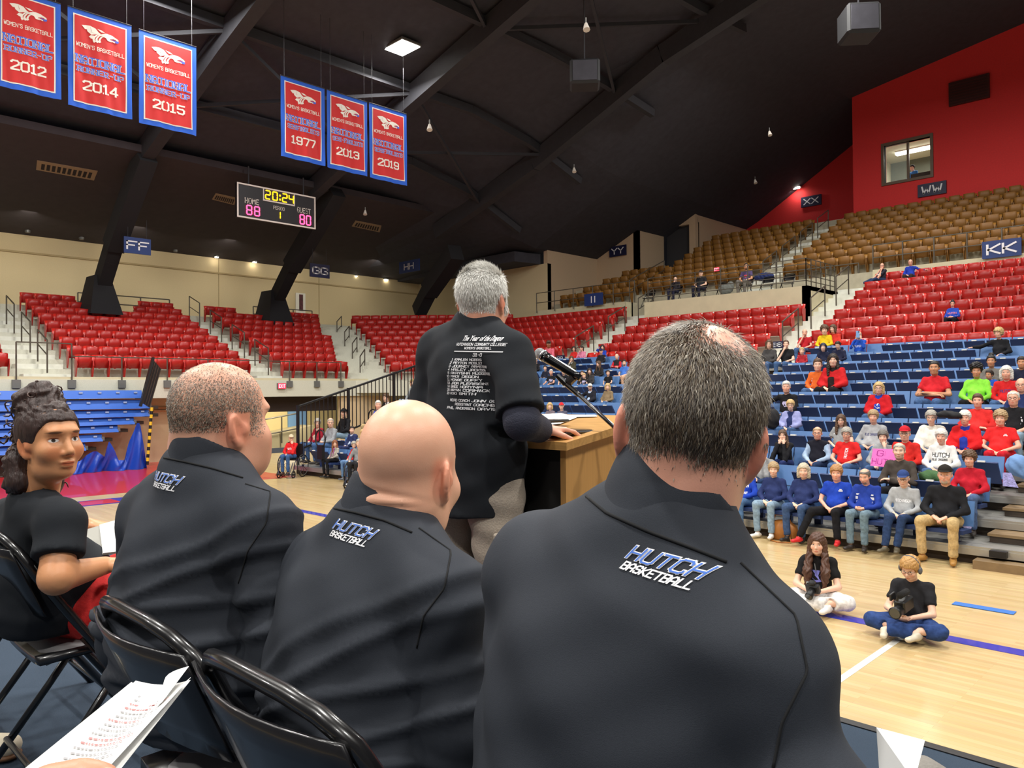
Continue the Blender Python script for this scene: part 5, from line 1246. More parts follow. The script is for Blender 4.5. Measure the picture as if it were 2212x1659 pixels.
hoop('aisle_handrail', (-20.3, 28.2, ZY0), (-20.3, 31, ZY0+1.2), 1.0, 'thin steel handrail on the balcony stairs below the YY sign')
# ---------------------------------------------------------------- section signs
def sign(txt, u0, v0, u1, v1, plane, val, mboard, name_, bold=1., wide=1.35, frac=.55, dep=.06):
    """board whose corners are (u0,v0) upper and (u1,v1) lower on an axis plane"""
    a_ = onp(plane, u0, v0, val); c_ = onp(plane, u1, v1, val)
    t = empty('section_sign', tuple((a_+c_)/2)); tag(t, name_, 'sign')
    w = abs(a_[1-plane]-c_[1-plane]); h = abs(a_[2]-c_[2])
    if plane == 0: MB().box((-dep/2, 0, 0), (dep, w, h)).build('board', mboard, t); ex = (0, 1, 0); n = .012
    else: MB().box((0, dep/2, 0), (w, dep, h)).build('board', mboard, t); ex = (1, 0, 0); n = .012
    Q, tw = lettering(txt, h*frac, wide, bold); k = min(1., w*.86/tw); Q = Q*np.array((k, 1))
    text_mesh('letters', [(Q, 0, -h*frac/2)], (0, 0, 0), ex, (0, 0, 1), M_letter, t, th=.012)
    return t
def rowspan(u0, v0, u1, v1): return (u0, v0, u1, v1)
# hanging boards, measured by their left-upper and right-lower corners
def sign2(txt, uL, vLt, vLb, uR, plane, val, mb, nm, **k):
    P = onp(plane, uL, vLt, val); Q = onp(plane, uL, vLb, val); R_ = onp(plane, uR, vLt, val)
    ax = 1-plane; t = empty('section_sign', (0, 0, 0)); tag(t, nm, 'sign')
    w = abs(R_[ax]-P[ax]); h = P[2]-Q[2]; c = (P+Q)/2; c[ax] = (P[ax]+R_[ax])/2; t.location = tuple(c)
    dep = .06; fr_ = k.get('frac', .55)
    ex = (0, 1, 0) if plane == 0 else (1, 0, 0)
    if plane == 0: MB().box((-dep/2, 0, 0), (dep, w, h)).build('board', mb, t)
    else: MB().box((0, dep/2, 0), (w, dep, h)).build('board', mb, t)
    Q_, tw = lettering(txt, h*fr_, k.get('wide', 1.35), k.get('bold', 1.)); kk = min(1.3, w*.82/tw); Q_ = Q_*np.array((kk, 1))
    text_mesh('letters', [(Q_, 0, -h*fr_/2)], (0, 0, 0), ex, (0, 0, 1), M_letter, t, th=.012)
    for s_ in (-1, 1):
        if plane == 0 and k.get('hang'): MB().tube([(-.03, s_*w*.35, h/2), (-.03, s_*w*.35, h/2+k['hang'])], .008, 5).build('hanger', M_beam, t)
    return t
sign2('FF', 268, 510, 545, 326, 0, -29.5, M_navy, 'blue FF section sign hanging from the dark soffit before the wrapped strut', hang=.7)
sign2('GG', 670, 568, 597, 712, 0, -29.5, M_sign2, 'navy GG section sign hanging beside the second wrapped strut', hang=.7)
sg_hh = sign2('HH', 862, 567, 592, 905, 1, 24, M_navy, 'blue HH section sign hanging above the corner section')
sign2('YY', 1316, 534, 556, 1352, 1, W2b[1]-.1, M_sign2, 'navy YY section sign on the pale corner wall', frac=.6)
sign2('XX', 1730, 427, 449, 1774, 1, YX-.1, M_sign2, 'black XX section sign under the strip light on the red wall', frac=.6, bold=.9)
sign2('WW', 1982, 400, 427, 2044, 1, YB-.08, M_sign2, 'black WW section sign below the lit booth window', frac=.62)
sign2('II', 1262, 636, 662, 1301, 1, 27.5, M_navy, 'blue II section sign on the railing above the red seats', frac=.55)
sign2('KK', 2121, 523, 560, 2206, 1, 28.2, M_navy, 'large blue KK section sign on the balcony rail', frac=.62, bold=1.1)
for (tx, u0, vt, vb, u1, yy, nm) in (('AA', 1202, 768, 779, 1218, 21., 'small blue AA sign at the top of the blue seats behind the microphone'), ('BB', 1667, 738, 753, 1691, 21., 'small blue BB sign between two women at the top of the blue seats')):
    sign2(tx, u0, vt, vb, u1, 1, yy, M_sign2, nm, frac=.6)
# ---------------------------------------------------------------- wrapped struts
def strut(base, top, wb, wt, y_w, label, blk=True, knee=None):
    t = empty('roof_strut', tuple(base)); tag(t, label, 'strut'); o = np.array(base, float)
    if blk: 
        b = MB(); h = blk; w = y_w; x = np.array
        b.add([(-.8, -w, -.2), (.75, -w, -.35), (.75, w, -.35), (-.8, w, -.2), (-.45, -w*.62, h), (.4, -w*.55, h), (.4, w*.45, h*.93), (-.45, w*.5, h*.95)], [(3, 2, 1, 0), (4, 5, 6, 7), (0, 1, 5, 4), (1, 2, 6, 5), (2, 3, 7, 6), (3, 0, 4, 7)])
        b.build('base_wrap', M_blackbox, t)
    d = np.array(top)-o; b = MB(); s0 = np.array((0, 0, (blk or 0)*.55)); k = s0+(d-s0)*.35+np.array((-.12, 0, .1))
    b.bar(s0, k, wb, wb*1.1); b.bar(k-(d-s0)*.02, d, wt, wt*1.15); b.build('leg', M_blackbox, t)
    return t
zr = lambda j: R1Z-.8+RR*j
bF = onx(217, 676, R1X-RD*6.5+.3); strut((bF[0], bF[1], bF[2]+.25), (-27.6, bF[1]+.1, 10.6), .5, .6, .58, 'black wrapped strut leaning to the roof behind the FF seats', blk=1.15)
bG = onx(592, 700, R1X-RD*7+.3); strut((bG[0], bG[1], bG[2]+.25), (-27.4, bG[1]+.1, 10.7), .5, .62, .62, 'black wrapped strut leaning to the roof behind the GG seats', blk=1.25)
pH0 = A(905, 672, 39.5); pH1 = A(985, 545, 36.0); pH1b = A(1075, 500, 34)
strut(tuple(pH0), tuple(pH1), .6, .7, .6, 'black wrapped strut behind the HH seats and the standing speaker', blk=None)
# ---------------------------------------------------------------- soffit vents, downlights, ceiling gear
def on_soffit(u, v, lift=.02):
    d = ray(u, v); n = np.array((-.2118, 0, 1.)); p0 = np.array((XE, 0, ZW-lift)); return CAM+d*(((p0-CAM)@n)/(d@n))
M_slot = mat('dark vent slot', (38, 32, 30), .9)
for (q, (c4, nm)) in enumerate(((((80, 347), (211, 370), (203, 390), (78, 367)), 'long beige slotted ceiling vent above the FF sign, longest of the four'), (((466, 418), (511, 428), (506, 443), (458, 431)), 'beige slotted ceiling vent behind the scoreboard'), (((768, 477), (824, 488), (820, 502), (760, 489)), 'beige slotted ceiling vent between scoreboard and HH sign'), (((974, 519), (1033, 528), (1028, 541), (968, 532)), 'beige slotted ceiling vent above the standing speaker'))):
    P = [on_soffit(u, v) for u, v in c4]; o = sum(P)/4; t = empty('ceiling_vent', tuple(o)); tag(t, nm, 'vent', 'soffit vents')
    P = [p_-o for p_ in P]
    MB().slab(P, (0, 0, .06)).build('frame', M_vent, t)
    n = 10
    for i in range(n):
        f0, f1 = .06+.88*(i+.18)/n, .06+.88*(i+.82)/n
        L0 = lambda f_, g: (P[0]*(1-f_)+P[1]*f_)*(1-g)+(P[3]*(1-f_)+P[2]*f_)*g
        MB().slab([L0(f0, .25)-np.array((0, 0, .006)), L0(f1, .25)-np.array((0, 0, .006)), L0(f1, .85)-np.array((0, 0, .006)), L0(f0, .85)-np.array((0, 0, .006))], (0, 0, .005)).build('slot', M_slot, t)
for (u, v, r_, on) in ((60, 501, .09, 0), (176, 516, .09, 0), (379, 543, .09, 0), (468, 555, .09, 1), (550, 566, .1, 1), (629, 577, .1, 1), (769, 596, .07, 1), (833, 604, .14, 1), (893, 612, .14, 1)):
    p_ = on_soffit(u, v, .05); t = empty('downlight', tuple(p_)); tag(t, f'small {"lit" if on else "unlit"} round downlight in the dark soffit, at pixel column {u}'.replace(f', at pixel column {u}', {60: ' at the picture edge', 176: ' before the FF sign', 379: ' past the FF sign', 468: ' under the second vent', 550: ' below the scoreboard', 629: ' before the GG strut', 769: ' past the GG sign', 833: ' before the HH sign', 893: ' under the HH sign'}[u]), 'light')
    b = MB(); b.tube([(0, 0, 0), (0, 0, .1)], r_*1.2, 12); b.build('can', M_grey, t)
    b = MB(); b.tube([(0, 0, -.03), (0, 0, .0)], r_, 12); b.build('lens', M_spot if on else M_grey, t)
for y in (4, 8, 12, 16, 20, 24):
    area('wall_wash', (-33.3, y, 9.0), .5, 1.6, 28, (1, .93, .78), aim=(-36, y, 6.5), spread=160)
# the one lit panel in view, and its unlit neighbours' row continues out of frame
def bay(x, y, z, lab):
    t = empty('high_bay_light', (x, y, z)); tag(t, lab, 'light')
    MB().box((0, 0, .06), (1.5, .8, .1), None, .02).build('housing', M_grey, t)
    MB().box((0, 0, 0), (1.42, .72, .03)).build('diffuser', M_lamp, t)
    MB().tube([(0, 0, .1), (0, 0, .9)], .012, 6).build('hanger', M_beam, t)
bay(-20.15, 15.3, 13.5, 'bright rectangular high bay light under the black roof')
def cam_box(u, v, Y, w, d, h, m, name, lab, cat, rz=.3):
    p_ = A(u, v, Y); t = empty(name, tuple(p_), rz); tag(t, lab, cat)
    MB().box((0, 0, 0), (w, d, h), None, min(w, h)*.08).build('cabinet', m, t); MB().box((0, -d/2-.01, 0), (w*.8, .02, h*.8)).build('grille', M_dark, t)
    top = roof_z(p_[0], p_[1]); MB().tube([(0, 0, h/2), (0, 0, max(top-p_[2], h/2+.2))], .02, 6).build('hanger', M_beam, t)
M_gear = mat('dark loudspeaker case', (26, 26, 29), .7)
cam_box(1263, 163, 22, .85, .75, .7, M_gear, 'hanging_loudspeaker', 'dark grey loudspeaker hanging from the black roof beside the lit panel', 'loudspeaker', .7)
cam_box(1855, 52, 19, .8, .8, .75, M_gear, 'hanging_loudspeaker', 'dark grey loudspeaker hanging at the top above the red wall', 'loudspeaker', .7)
for (u, v, Y, nm) in ((366, 375, 31, 'small white spot lamp under the rafter before the FF sign'), (789, 459, 32, 'small white spot lamp beside the scoreboard'), (928, 275, 22, 'small white sensor lamp under the roof past the hanging pennants'), (1240, 367, 30, 'small white spot lamp on the roof above the corner'), (1662, 288, 30, 'small white spot lamp on the roof near the red wall'), (1266, 58, 18, 'small pale sensor high on the roof'), (1631, 392, 35, 'small pale spot lamp above the XX seats')):
    p_ = A(u, v, Y); t = empty('spot_lamp', tuple(p_)); tag(t, nm, 'lamp')
    MB().tube([(0, 0, .08), (.02, -.02, 0), (.05, -.04, -.10)], [.035, .06, .085], 8).build('lamp_shade', mat('pale lamp metal', (205, 196, 186), .5), t)
    MB().tube([(0, 0, .07), (0, 0, .22)], .018, 6).build('arm', M_grey, t)
# red wall vent and strip light
vt = ony(2093, 195, YB-.1); t = empty('wall_vent', tuple(vt)); tag(t, 'dark brown louvred vent high on the red wall', 'vent')
MB().box((0, 0, 0), (1.5, .12, 1.0)).build('frame', mat('dark red brown vent', (74, 28, 28), .8), t)
for k in range(8): MB().box((0, -.07, -.42+.12*k), (1.4, .04, .05)).build('louvre', mat('dark vent blade', (58, 26, 26), .8), t)
p_ = ony(1706, 409, YX-.35); t = empty('strip_light', tuple(p_)); tag(t, 'lit strip light on the red wall above the XX sign', 'light')
MB().box((0, 0, 0), (1.1, .1, .09)).build('tube', mat('warm tube', (255, 250, 240), .5, emit=(255, 240, 225), estr=10), t); MB().box((0, .12, .05), (1.15, .2, .06)).build('bracket', M_white, t)
area('strip_lamp', (p_[0], p_[1]-.05, p_[2]-.12), 1., .1, 18, (1, .95, .9), aim=(p_[0], p_[1]+.3, p_[2]-1), spread=170)
# exit signs
def exit_sign(u, v, plane, val, w, lab):
    p_ = onp(plane, u, v, val); t = empty('exit_sign', tuple(p_)); tag(t, lab, 'sign'); h = w*.62
    ex = (0, 1, 0) if plane == 0 else (1, 0, 0)
    MB().box((0, 0, 0), (.08, w*1.12, h*1.12) if plane == 0 else (w*1.12, .08, h*1.12)).build('housing', M_grey, t)
    n = .045 if plane == 0 else .045
    MB().box((n*.95, 0, 0) if plane == 0 else (0, -n*.95, 0), (.01, w, h) if plane == 0 else (w, .01, h)).build('face', mat('pink exit panel', (255, 70, 100), .5, emit=(255, 30, 60), estr=1.4), t)
    Q, tw = lettering('EXIT', h*.7, .9, 1.); Q = Q*np.array((w*.8/tw, 1)); text_mesh('letters', [(Q, 0, -h*.35)], (n, 0, 0) if plane == 0 else (0, -n, 0), ex, (0, 0, 1), mat('exit white', (255, 210, 215), .5, emit=(255, 190, 200), estr=1.6), t, th=.012)
exit_sign(608, 834, 0, XF+.06, .3, 'small red lit EXIT sign above the dark passage')
exit_sign(1549, 582, 1, 29.6, .24, 'small red lit EXIT sign behind the viewing platform')
# framed poster on the end wall and framed box behind GG
p_ = onx(649, 658, XE+.06); t = empty('wall_poster', tuple(p_)); tag(t, 'white framed poster with a dark picture on the cream end wall behind GG', 'poster')
MB().box((0, 0, 0), (.06, .55, 1.2)).build('frame', M_white, t); MB().box((.035, .02, .1), (.02, .22, .85)).build('picture', mat('dark maroon picture', (84, 40, 48), .5, var=.5, scale=6), t)
MB().box((0, 0, -.85), (.2, .35, .3)).build('shelf_box', M_vent, t)
# ---------------------------------------------------------------- the people on the stage
RX = _r; FY = _a; UZ = _u; EX = np.array((1., 0, 0)); EY = np.array((0, 1., 0))
STG = 1.10
M_knit = mat('black jersey knit', (46, 50, 58), .8, bump=.12, scale=900, var=.10, spec=.3)
M_tee = mat('black cotton tee', (34, 37, 42), .88, bump=.10, scale=700, var=.10, spec=.25)
M_seam = mat('dark stitched seam', (18, 19, 22), .9)
M_khaki = mat('stone cargo cloth', (164, 152, 138), .9, bump=.3, scale=160, var=.06)
M_greytrs = mat('grey trouser cloth', (128, 124, 118), .9, bump=.3, scale=200, var=.06)
M_embw = mat('white embroidery', (236, 236, 240), .7); M_embb = mat('blue embroidery', (70, 120, 215), .7)
def ear_prims(H, B, s, k, flare=.45):
    """an ear with rim, hollow and lobe; returns (adds, cuts)"""
    H = np.array(H); B = np.array(B); P = lambda x, y, z: H+s*(B[0]*x*k+B[1]*y+B[2]*z)
    back = nrm(-B[1]*math.cos(flare)+B[0]*k*math.sin(flare)); out = nrm(np.cross(back, B[2])); out = out*np.sign(out@(B[0]*k)); up = nrm(B[2]*.97+back*.22)
    bk = np.cross(out, up)*np.sign(np.cross(out, up)@back)
    c = P(.069, .0, -.014)+bk*.016*s; A_ = np.array([out, bk, up])
    E_ = lambda a, b_, d: c+s*(out*a+bk*b_+up*d)
    add = [(Ell(E_(0, 0, .002), np.array((.0085, .0185, .0325))*s, A_), .008*s), (Ell(E_(0, -.006, -.028), np.array((.007, .0105, .011))*s, A_), .008*s), (Cap(P(.066, .004, -.016), E_(-.004, -.006, -.004), .014*s, .010*s), .010*s)]
    cut = [(Ell(E_(.0085, -.003, -.001), np.array((.0075, .0105, .019))*s, A_), .004*s), (Ell(E_(.009, .002, .016), np.array((.006, .008, .012))*s, A_), .004*s)]
    add2 = [(Ell(E_(.003, -.013, -.006), np.array((.005, .004, .007))*s, A_), .004*s)]
    return add, cut, add2
def hero_head(H, hy, hz, hs, fem=0., extra=(), earflare=.45):
    hy = np.array(hy, float); hz = nrm(hz); hy = nrm(hy-hz*(hy@hz)); hx = np.cross(hy, hz); B = np.array([hx, hy, hz]); H = np.array(H, float)
    pr, ft, ct = head_prims(H, B, hs, fem=fem); ft = ft[:5]; add = []; cut = list(ct)
    for k in (1, -1):
        a_, c_, a2 = ear_prims(H, B, hs, k, earflare); add += a_; cut += c_
        ft += a2
    return dict(H=H, B=B, s=hs, base=pr+[(p, k*hs) for p, k in extra], ears=add, cuts=cut, feat=ft, head=(H, B, hs))
def eyeballs(hd, root, iris=(60, 40, 26)):
    H, B, s = hd['head']
    for k in (1, -1):
        c = H+s*(B[0]*.033*k+B[1]*.0685+B[2]*.0005)-np.array(root.location)
        e = MB(); e.ball(c, .0128*s, 18, 12); w = e.build('eye', mat('eye white', (225, 216, 208), .25), root, True)
        ir = MB(); ir.ball(c+nrm(CAM-H-s*(B[0]*.033*k+B[1]*.0685))*.0062*s, .0075*s, 14, 8); ir.build('iris', mat('brown iris', iris, .15), w, True)
def body_mesh(parts, h, hd=None, hands=(), hf=None, name='person', label='', o=(0, 0, 0), skin=(220, 170, 140), tone=(90, 70, 50), stubble=0., beard=0., material=None, hand_s=1., disp=None):
    pr = [(p, k) for p, k in parts]
    fine = []
    if hd: pr += [(p, k*1.) for p, k in hd['base']]+hd['ears']; H, B, s = hd['head']; fine.append((H-.135*s, H+.14*s))
    for (W_, d, n, sd, cu) in hands: pr += hand_prims(W_, d, n, hand_s, cu, sd); fine.append((np.array(W_)+nrm(d)*.07-.09, np.array(W_)+nrm(d)*.07+.09))
    lo = np.min([p.box()[0] for p, k in pr], 0)-.03; hi = np.max([p.box()[1] for p, k in pr], 0)+.03
    F_ = Field(lo, hi, h, fine, hf or h)
    for p, k in pr: F_.add(p, k)
    if hd:
        for p, k in hd['cuts']: F_.cut(p, k)
        for p, k in hd['feat']: F_.add(p, k)
    V, Q = F_.mesh(1)
    if disp is not None:
        H, B, s = hd['head']; V = V+vnormals(V, Q)*disp((V-H)@np.array(B).T/s)[:, None]
    root = skin_obj(name, V, Q, material or M_skin, np.array(o, float), None, hd['head'] if hd else None, skin)
    root['hair_tone'] = list(lin(tone)[:3]); root['beard'] = float(beard); root['stubble'] = float(stubble); tag(root, label, 'person')
    return root, V, Q
def cloth_mesh(name, parts, h, root, m, cuts=(), folds=None, color=None, smooth=1, fine=(), hf=None):
    V, Q = grow(parts, h, fine, hf, cuts=cuts, smooth=smooth)
    if folds is not None: V = V+vnormals(V, Q)*folds(V)[:, None]
    ob = skin_obj(name, V, Q, m, np.array(root.location), root, None, color)
    return V, Q, ob
def bvh(V, Q): return BVHTree.FromPolygons([Vector(v) for v in V], [tuple(int(i) for i in q) for q in Q])
def caster(bv, d, back=.4, lift=.003):
    d = nrm(d)
    def pr(P):
        out = []
        for p in P:
            h = bv.ray_cast(Vector(p-d*back), Vector(d)); out.append(np.array(h[0])-d*lift if h[0] is not None else p)
        return np.array(out)
    return pr
def seam_on(bv, pts, d, root, r=.0016, n=30, m=None, name='seam'):
    P = [np.array(p, float) for p in pts]; L_ = np.linspace(0, len(P)-1, n); Pt = np.array([np.interp(L_, range(len(P)), [p[i] for p in P]) for i in range(3)]).T
    Pt = caster(bv, d, lift=.0008)(Pt); MB().tube(list(Pt-np.array(root.location)), r, 5).build(name, m or M_seam, root, True)
def px_cast(bv, pts, n=30):
    """surface points met by the sight lines through picture points"""
    L_ = np.linspace(0, len(pts)-1, n); out = []
    for q in L_:
        u, v = [np.interp(q, range(len(pts)), [p[i] for p in pts]) for i in (0, 1)]; d = nrm(ray(u, v)); h = bv.ray_cast(Vector(CAM), Vector(d))
        if h[0] is not None: out.append(np.array(h[0])-d*.0008)
    return out
def seam_px(bv, pts, root, r=.0016, m=None):
    P = px_cast(bv, pts)
    if len(P) > 2: MB().tube([p-np.array(root.location) for p in P], r, 5).build('seam', m or M_seam, root, True)
def strands(root, V, Q, head, n, keep, grow_dir, length, width, cols, seed=3, lift=.0, bend=.5, name='hair_strands'):
    """short hairs as thin bent ribbons rooted on the scalp; keep(hp) -> probability, grow_dir(hp) -> direction in head space"""
    H, B, s = head; rg = np.random.default_rng(seed); B = np.array(B)
    fc = (V[Q[:, 0]]+V[Q[:, 2]])/2; nn = np.cross(V[Q[:, 2]]-V[Q[:, 0]], V[Q[:, 3]-0]-V[Q[:, 1]]); ar = np.linalg.norm(nn, axis=1)+1e-12; nn = nn/ar[:, None]
    hp = (fc-H)@B.T/s; w = keep(hp)*ar*(np.linalg.norm(hp, axis=1) < .16); w = np.maximum(w, 0); w /= w.sum()
    ix = rg.choice(len(Q), n, p=w); a, b = rg.random((2, n, 1))
    R_ = (V[Q[ix, 0]]*(1-a)+V[Q[ix, 1]]*a)*(1-b)+(V[Q[ix, 3]]*(1-a)+V[Q[ix, 2]]*a)*b
    N_ = nn[ix]; h2 = (R_-H)@B.T/s
    G = grow_dir(h2)@B; G = G-N_*(G*N_).sum(1)[:, None]*.9; G = G/(np.linalg.norm(G, axis=1)[:, None]+1e-9)
    G = G+rg.normal(0, .22, G.shape); L = length(h2)*rg.uniform(.6, 1.15, n)
    P0 = R_-N_*.001; P1_ = R_+(N_*(1-bend)*.6+G*.6)*L[:, None]*.5; P2_ = P1_+(N_*(1-bend)*.15-N_*.12+G)*L[:, None]*.55
    view = nrm(CAM-H); side = np.cross(G, N_+view*.8); side = side/(np.linalg.norm(side, axis=1)[:, None]+1e-9); wd = width*rg.uniform(.6, 1.3, n)[:, None]*.5
    VV = np.stack([P0-side*wd, P0+side*wd, P1_-side*wd*.9, P1_+side*wd*.9, P2_], 1).reshape(-1, 3)
    base = np.arange(n)[:, None]*5
    quads = np.concatenate([base+np.array([[0, 1, 3, 2]])], 0); tris = base+np.array([[2, 3, 4]])
    me = bpy.data.meshes.new(name); VV = VV-np.array(root.location)
    me.vertices.add(len(VV)); me.vertices.foreach_set('co', VV.astype(np.float32).ravel())
    li = np.concatenate([quads.ravel(), tris.ravel()]); me.loops.add(len(li)); me.loops.foreach_set('vertex_index', li.astype(np.int32))
    me.polygons.add(2*n); me.polygons.foreach_set('loop_start', np.concatenate([np.arange(n)*4, 4*n+np.arange(n)*3]).astype(np.int32)); me.polygons.foreach_set('loop_total', np.concatenate([np.full(n, 4), np.full(n, 3)]).astype(np.int32))
    for c in cols: me.materials.append(c)
    mi = rg.integers(0, len(cols), n); me.polygons.foreach_set('material_index', np.concatenate([mi, mi]).astype(np.int32)); me.update(calc_edges=True)
    o = bpy.data.objects.new(name, me); link(o, root); o['kind'] = 'stuff'
    return o
def collar(root, c, tilt, r, hgt, m, side_tilt=0.):
    """stand collar: a soft band round the neck, back high and front low"""
    ax = nrm(UZ+EY*math.tan(tilt)*.55+EX*side_tilt); tp = nrm(UZ+EY*math.tan(tilt)+EX*side_tilt*1.6)
    V, Q = grow([(Cap(c-ax*.075, c+ax*.02, r[0]+.009, r[0]+.004), .01), (Cap(c+ax*.02, c+ax*.10, r[0]+.004, r[0]+.001), .01)], .0042, smooth=2,
                cuts=[(Cap(c-ax*.12, c+ax*.16, r[0]-.002, r[0]-.005), .004), Half(c+tp*hgt, tp), Half(c-tp*.055, -tp)])
    V = V+vnormals(V, Q)*(.0012*np.sin(V[:, 0]*60+V[:, 1]*45))[:, None]
    skin_obj('collar', V, Q, m, np.array(root.location), root)
def back_logo(root, bv, at, w, tilt, d, sc=1.):
    """two-line embroidered mark on the upper back"""
    ex = nrm(EX*math.cos(tilt)-UZ*math.sin(tilt)); ez = nrm(UZ*math.cos(tilt)+EX*math.sin(tilt)); pj = caster(bv, d, lift=.002); o = np.array(root.location)
    Q1, w1 = lettering('HUTCH', 7.5, 1.15, 1.5, 1.6, .30); Q2, w2 = lettering('BASKETBALL', 7.3, .95, 1.3, 1.5, .30); Q1b, _ = lettering('HUTCH', 6.7, 1.15, .7, 1.6, .30); Q1b[..., 1] += .4; Q1b[..., 0] += .12
    k1, k2 = w/w1, w/w2
    def put(nm, Q, k, dy, m, lf):
        pj2 = caster(bv, d, lift=lf, back=.25)
        return text_mesh(nm, [(Q*k*np.array((1, .92)), 0, dy)], at, ex, ez, m, root, lambda P: pj2(P)-o)
    put('logo_outline', Q1, k1, 0, M_embw, .002); put('logo_letters', Q1b, k1, 0, M_embb, .0032); put('logo_word', Q2, k2, -7.9*k2, M_embw, .0022)
def leg_set(root, hip, kn, an, m, rt=.088, h=.016, shoe=(40, 36, 34)):
    pr = [(Cap(hip[0], hip[1], .10, None, UZ, .85), .05)]
    for i in (0, 1): pr += [(Cap(hip[i], kn[i], rt, rt*.74), .03), (Cap(kn[i], an[i], rt*.74, rt*.66), .03)]
    cloth_mesh('trousers', pr, h, root, m, [Half(an[i]-UZ*.0+nrm(an[i]-kn[i])*0, an[i]-kn[i], .12) for i in (0, 1)], lambda V: .004*np.sin(V[:, 2]*60+V[:, 0]*20))
    for i in (0, 1):
        l = an[i]-UZ*(an[i][2]-STG-.05)
        V, Q = grow([(Cap(l-EY*.05, l+EY*.16, .046, .042, UZ, .85), .01), (Cap(an[i], l, .045, .045), .02)], .010, cuts=[Half(np.array((l[0], l[1], STG)), -UZ), Half(an[i]+UZ*.02, UZ)])
        skin_obj('shoe', V, Q, M_shoe, np.array(root.location), root, None, shoe)
def coach(label, N_, LS, RS, LE, RE, LW, RW, seat, hd, nape, fatb, skin, tone, stub, beard, trs, col, sd_tilt, folds, h=.0075, shr=.062, hf=.0045, disp=None, bell=(.20, .145), chest=(.185, .13), lowback=0.):
    N_, LS, RS, LE, RE, LW, RW = [np.array(q, float) for q in (N_, LS, RS, LE, RE, LW, RW)]; mid = (LS+RS)/2; seat = np.array((mid[0], mid[1]+.05, STG+.45)); o = seat.copy()
    H, B, s = hd['head']; mid = (LS+RS)/2
    hip = [seat+EX*k*.10+EY*.02+UZ*.09 for k in (-1, 1)]; kn = [seat+EX*k*.17+EY*.46+UZ*.10 for k in (-1, 1)]; an = [np.array((seat[0]+k*.17, seat[1]+.44, STG+.09)) for k in (-1, 1)]
    parts = [(Cap(mid-UZ*.06+EY*.02, seat+UZ*.12, .11, .12, EY, .7), .03), (Cap(LS, RS, .045), .05), (Cap(N_-UZ*.03, H-B[2]*.05*s-B[1]*.02*s, nape, nape*.97), .04)]
    for S_, E_, W_ in ((LS, LE, LW), (RS, RE, RW)): parts += [(Cap(S_, E_, .048, .042), .03), (Cap(E_, W_, .042, .03), .02)]
    for i in (0, 1): parts += [(Cap(hip[i], kn[i], .075, .055), .04), (Cap(kn[i], an[i], .052, .038), .03)]
    hands = [(LW, nrm(LW-LE)+EX*.5-UZ*.2, -UZ, 1, .7), (RW, nrm(RW-RE)-EX*.5-UZ*.2, -UZ, -1, .7)]
    root, V, Q = body_mesh(parts, .012, hd, hands, hf, 'person', label, o, skin, tone, stub, beard, disp=disp)
    # pullover
    pr = [(Cap(mid-UZ*.10-EY*.015, mid-UZ*.26, chest[0], chest[0]*1.04, EY, chest[1]/chest[0]), .05), (Cap(mid-UZ*.24, seat+UZ*.13, bell[0]*.96, bell[0], EY, bell[1]/bell[0]), .08),
          (Cap(LS, RS, shr, shr), .07), (Cap(N_-UZ*.016, LS, nape+.006, shr*.95), .06), (Cap(N_-UZ*.016, RS, nape+.006, shr*.95), .06)]
    for S_, E_, W_ in ((LS, LE, LW), (RS, RE, RW)):
        pr += [(Cap(S_, E_, shr*1.02, .057), .035), (Cap(E_, W_, .057, .042), .03)]
    cu = [Half(seat+UZ*.06, -UZ), (Cap(N_+UZ*.0, N_+UZ*.12+EY*.0, .060), .01)]+[Half(W_-(W_-E_)*.05, W_-E_, .08) for E_, W_ in ((LE, LW), (RE, RW))]
    VS, QS, sh = cloth_mesh('pullover', pr, h, root, M_knit, cu, folds)
    bv = bvh(VS, QS)
    collar(root, N_+UZ*.002, col, (nape+.008, 0), .040, M_knit, sd_tilt)
    leg_set(root, hip, kn, an, trs)
    return root, V, Q, bv, mid
def fold_fn(center, seedv, zf, amp=.009, arm=None):
    """rolls across the lower back at heights zf, fine creases all over"""
    def f(V):
        q = V-np.array(center); d = np.zeros(len(V)); u = q[:, 0]
        for i, (z, sl, w, a) in enumerate(zf):
            c = z+sl*u+.012*np.sin(u*14+i*2.1+seedv); d += a*np.exp(-((V[:, 2]-c)/w)**2)
        d += .0026*np.sin(V[:, 2]*38+u*22+seedv+2*np.sin(u*9))+.0010*np.sin(V[:, 2]*71-u*33+seedv)
        if arm is not None:
            for (p, dr, sp, r, a) in arm:
                e = V-np.array(p); dist = np.linalg.norm(e, axis=1); d += a*np.exp(-(dist/r)**2)*np.sin((e@nrm(dr))*sp)
        return d
    return f
def Hd(yaw, dz=(0, 0)):
    """face direction: yaw to the right of the camera axis"""
    return FY*math.cos(yaw)+RX*math.sin(yaw)
HB = mat('dark brown strands', (60, 48, 38), .45); HG = mat('grey strands', (150, 140, 124), .4); HG2 = mat('tan grey strands', (124, 108, 88), .4); HM = mat('mid brown strands', (96, 80, 62), .45); HW = mat('white strands', (226, 224, 218), .5); HW2 = mat('silver strands', (190, 187, 180), .5); HK = mat('blackish strands', (38, 30, 26), .5)
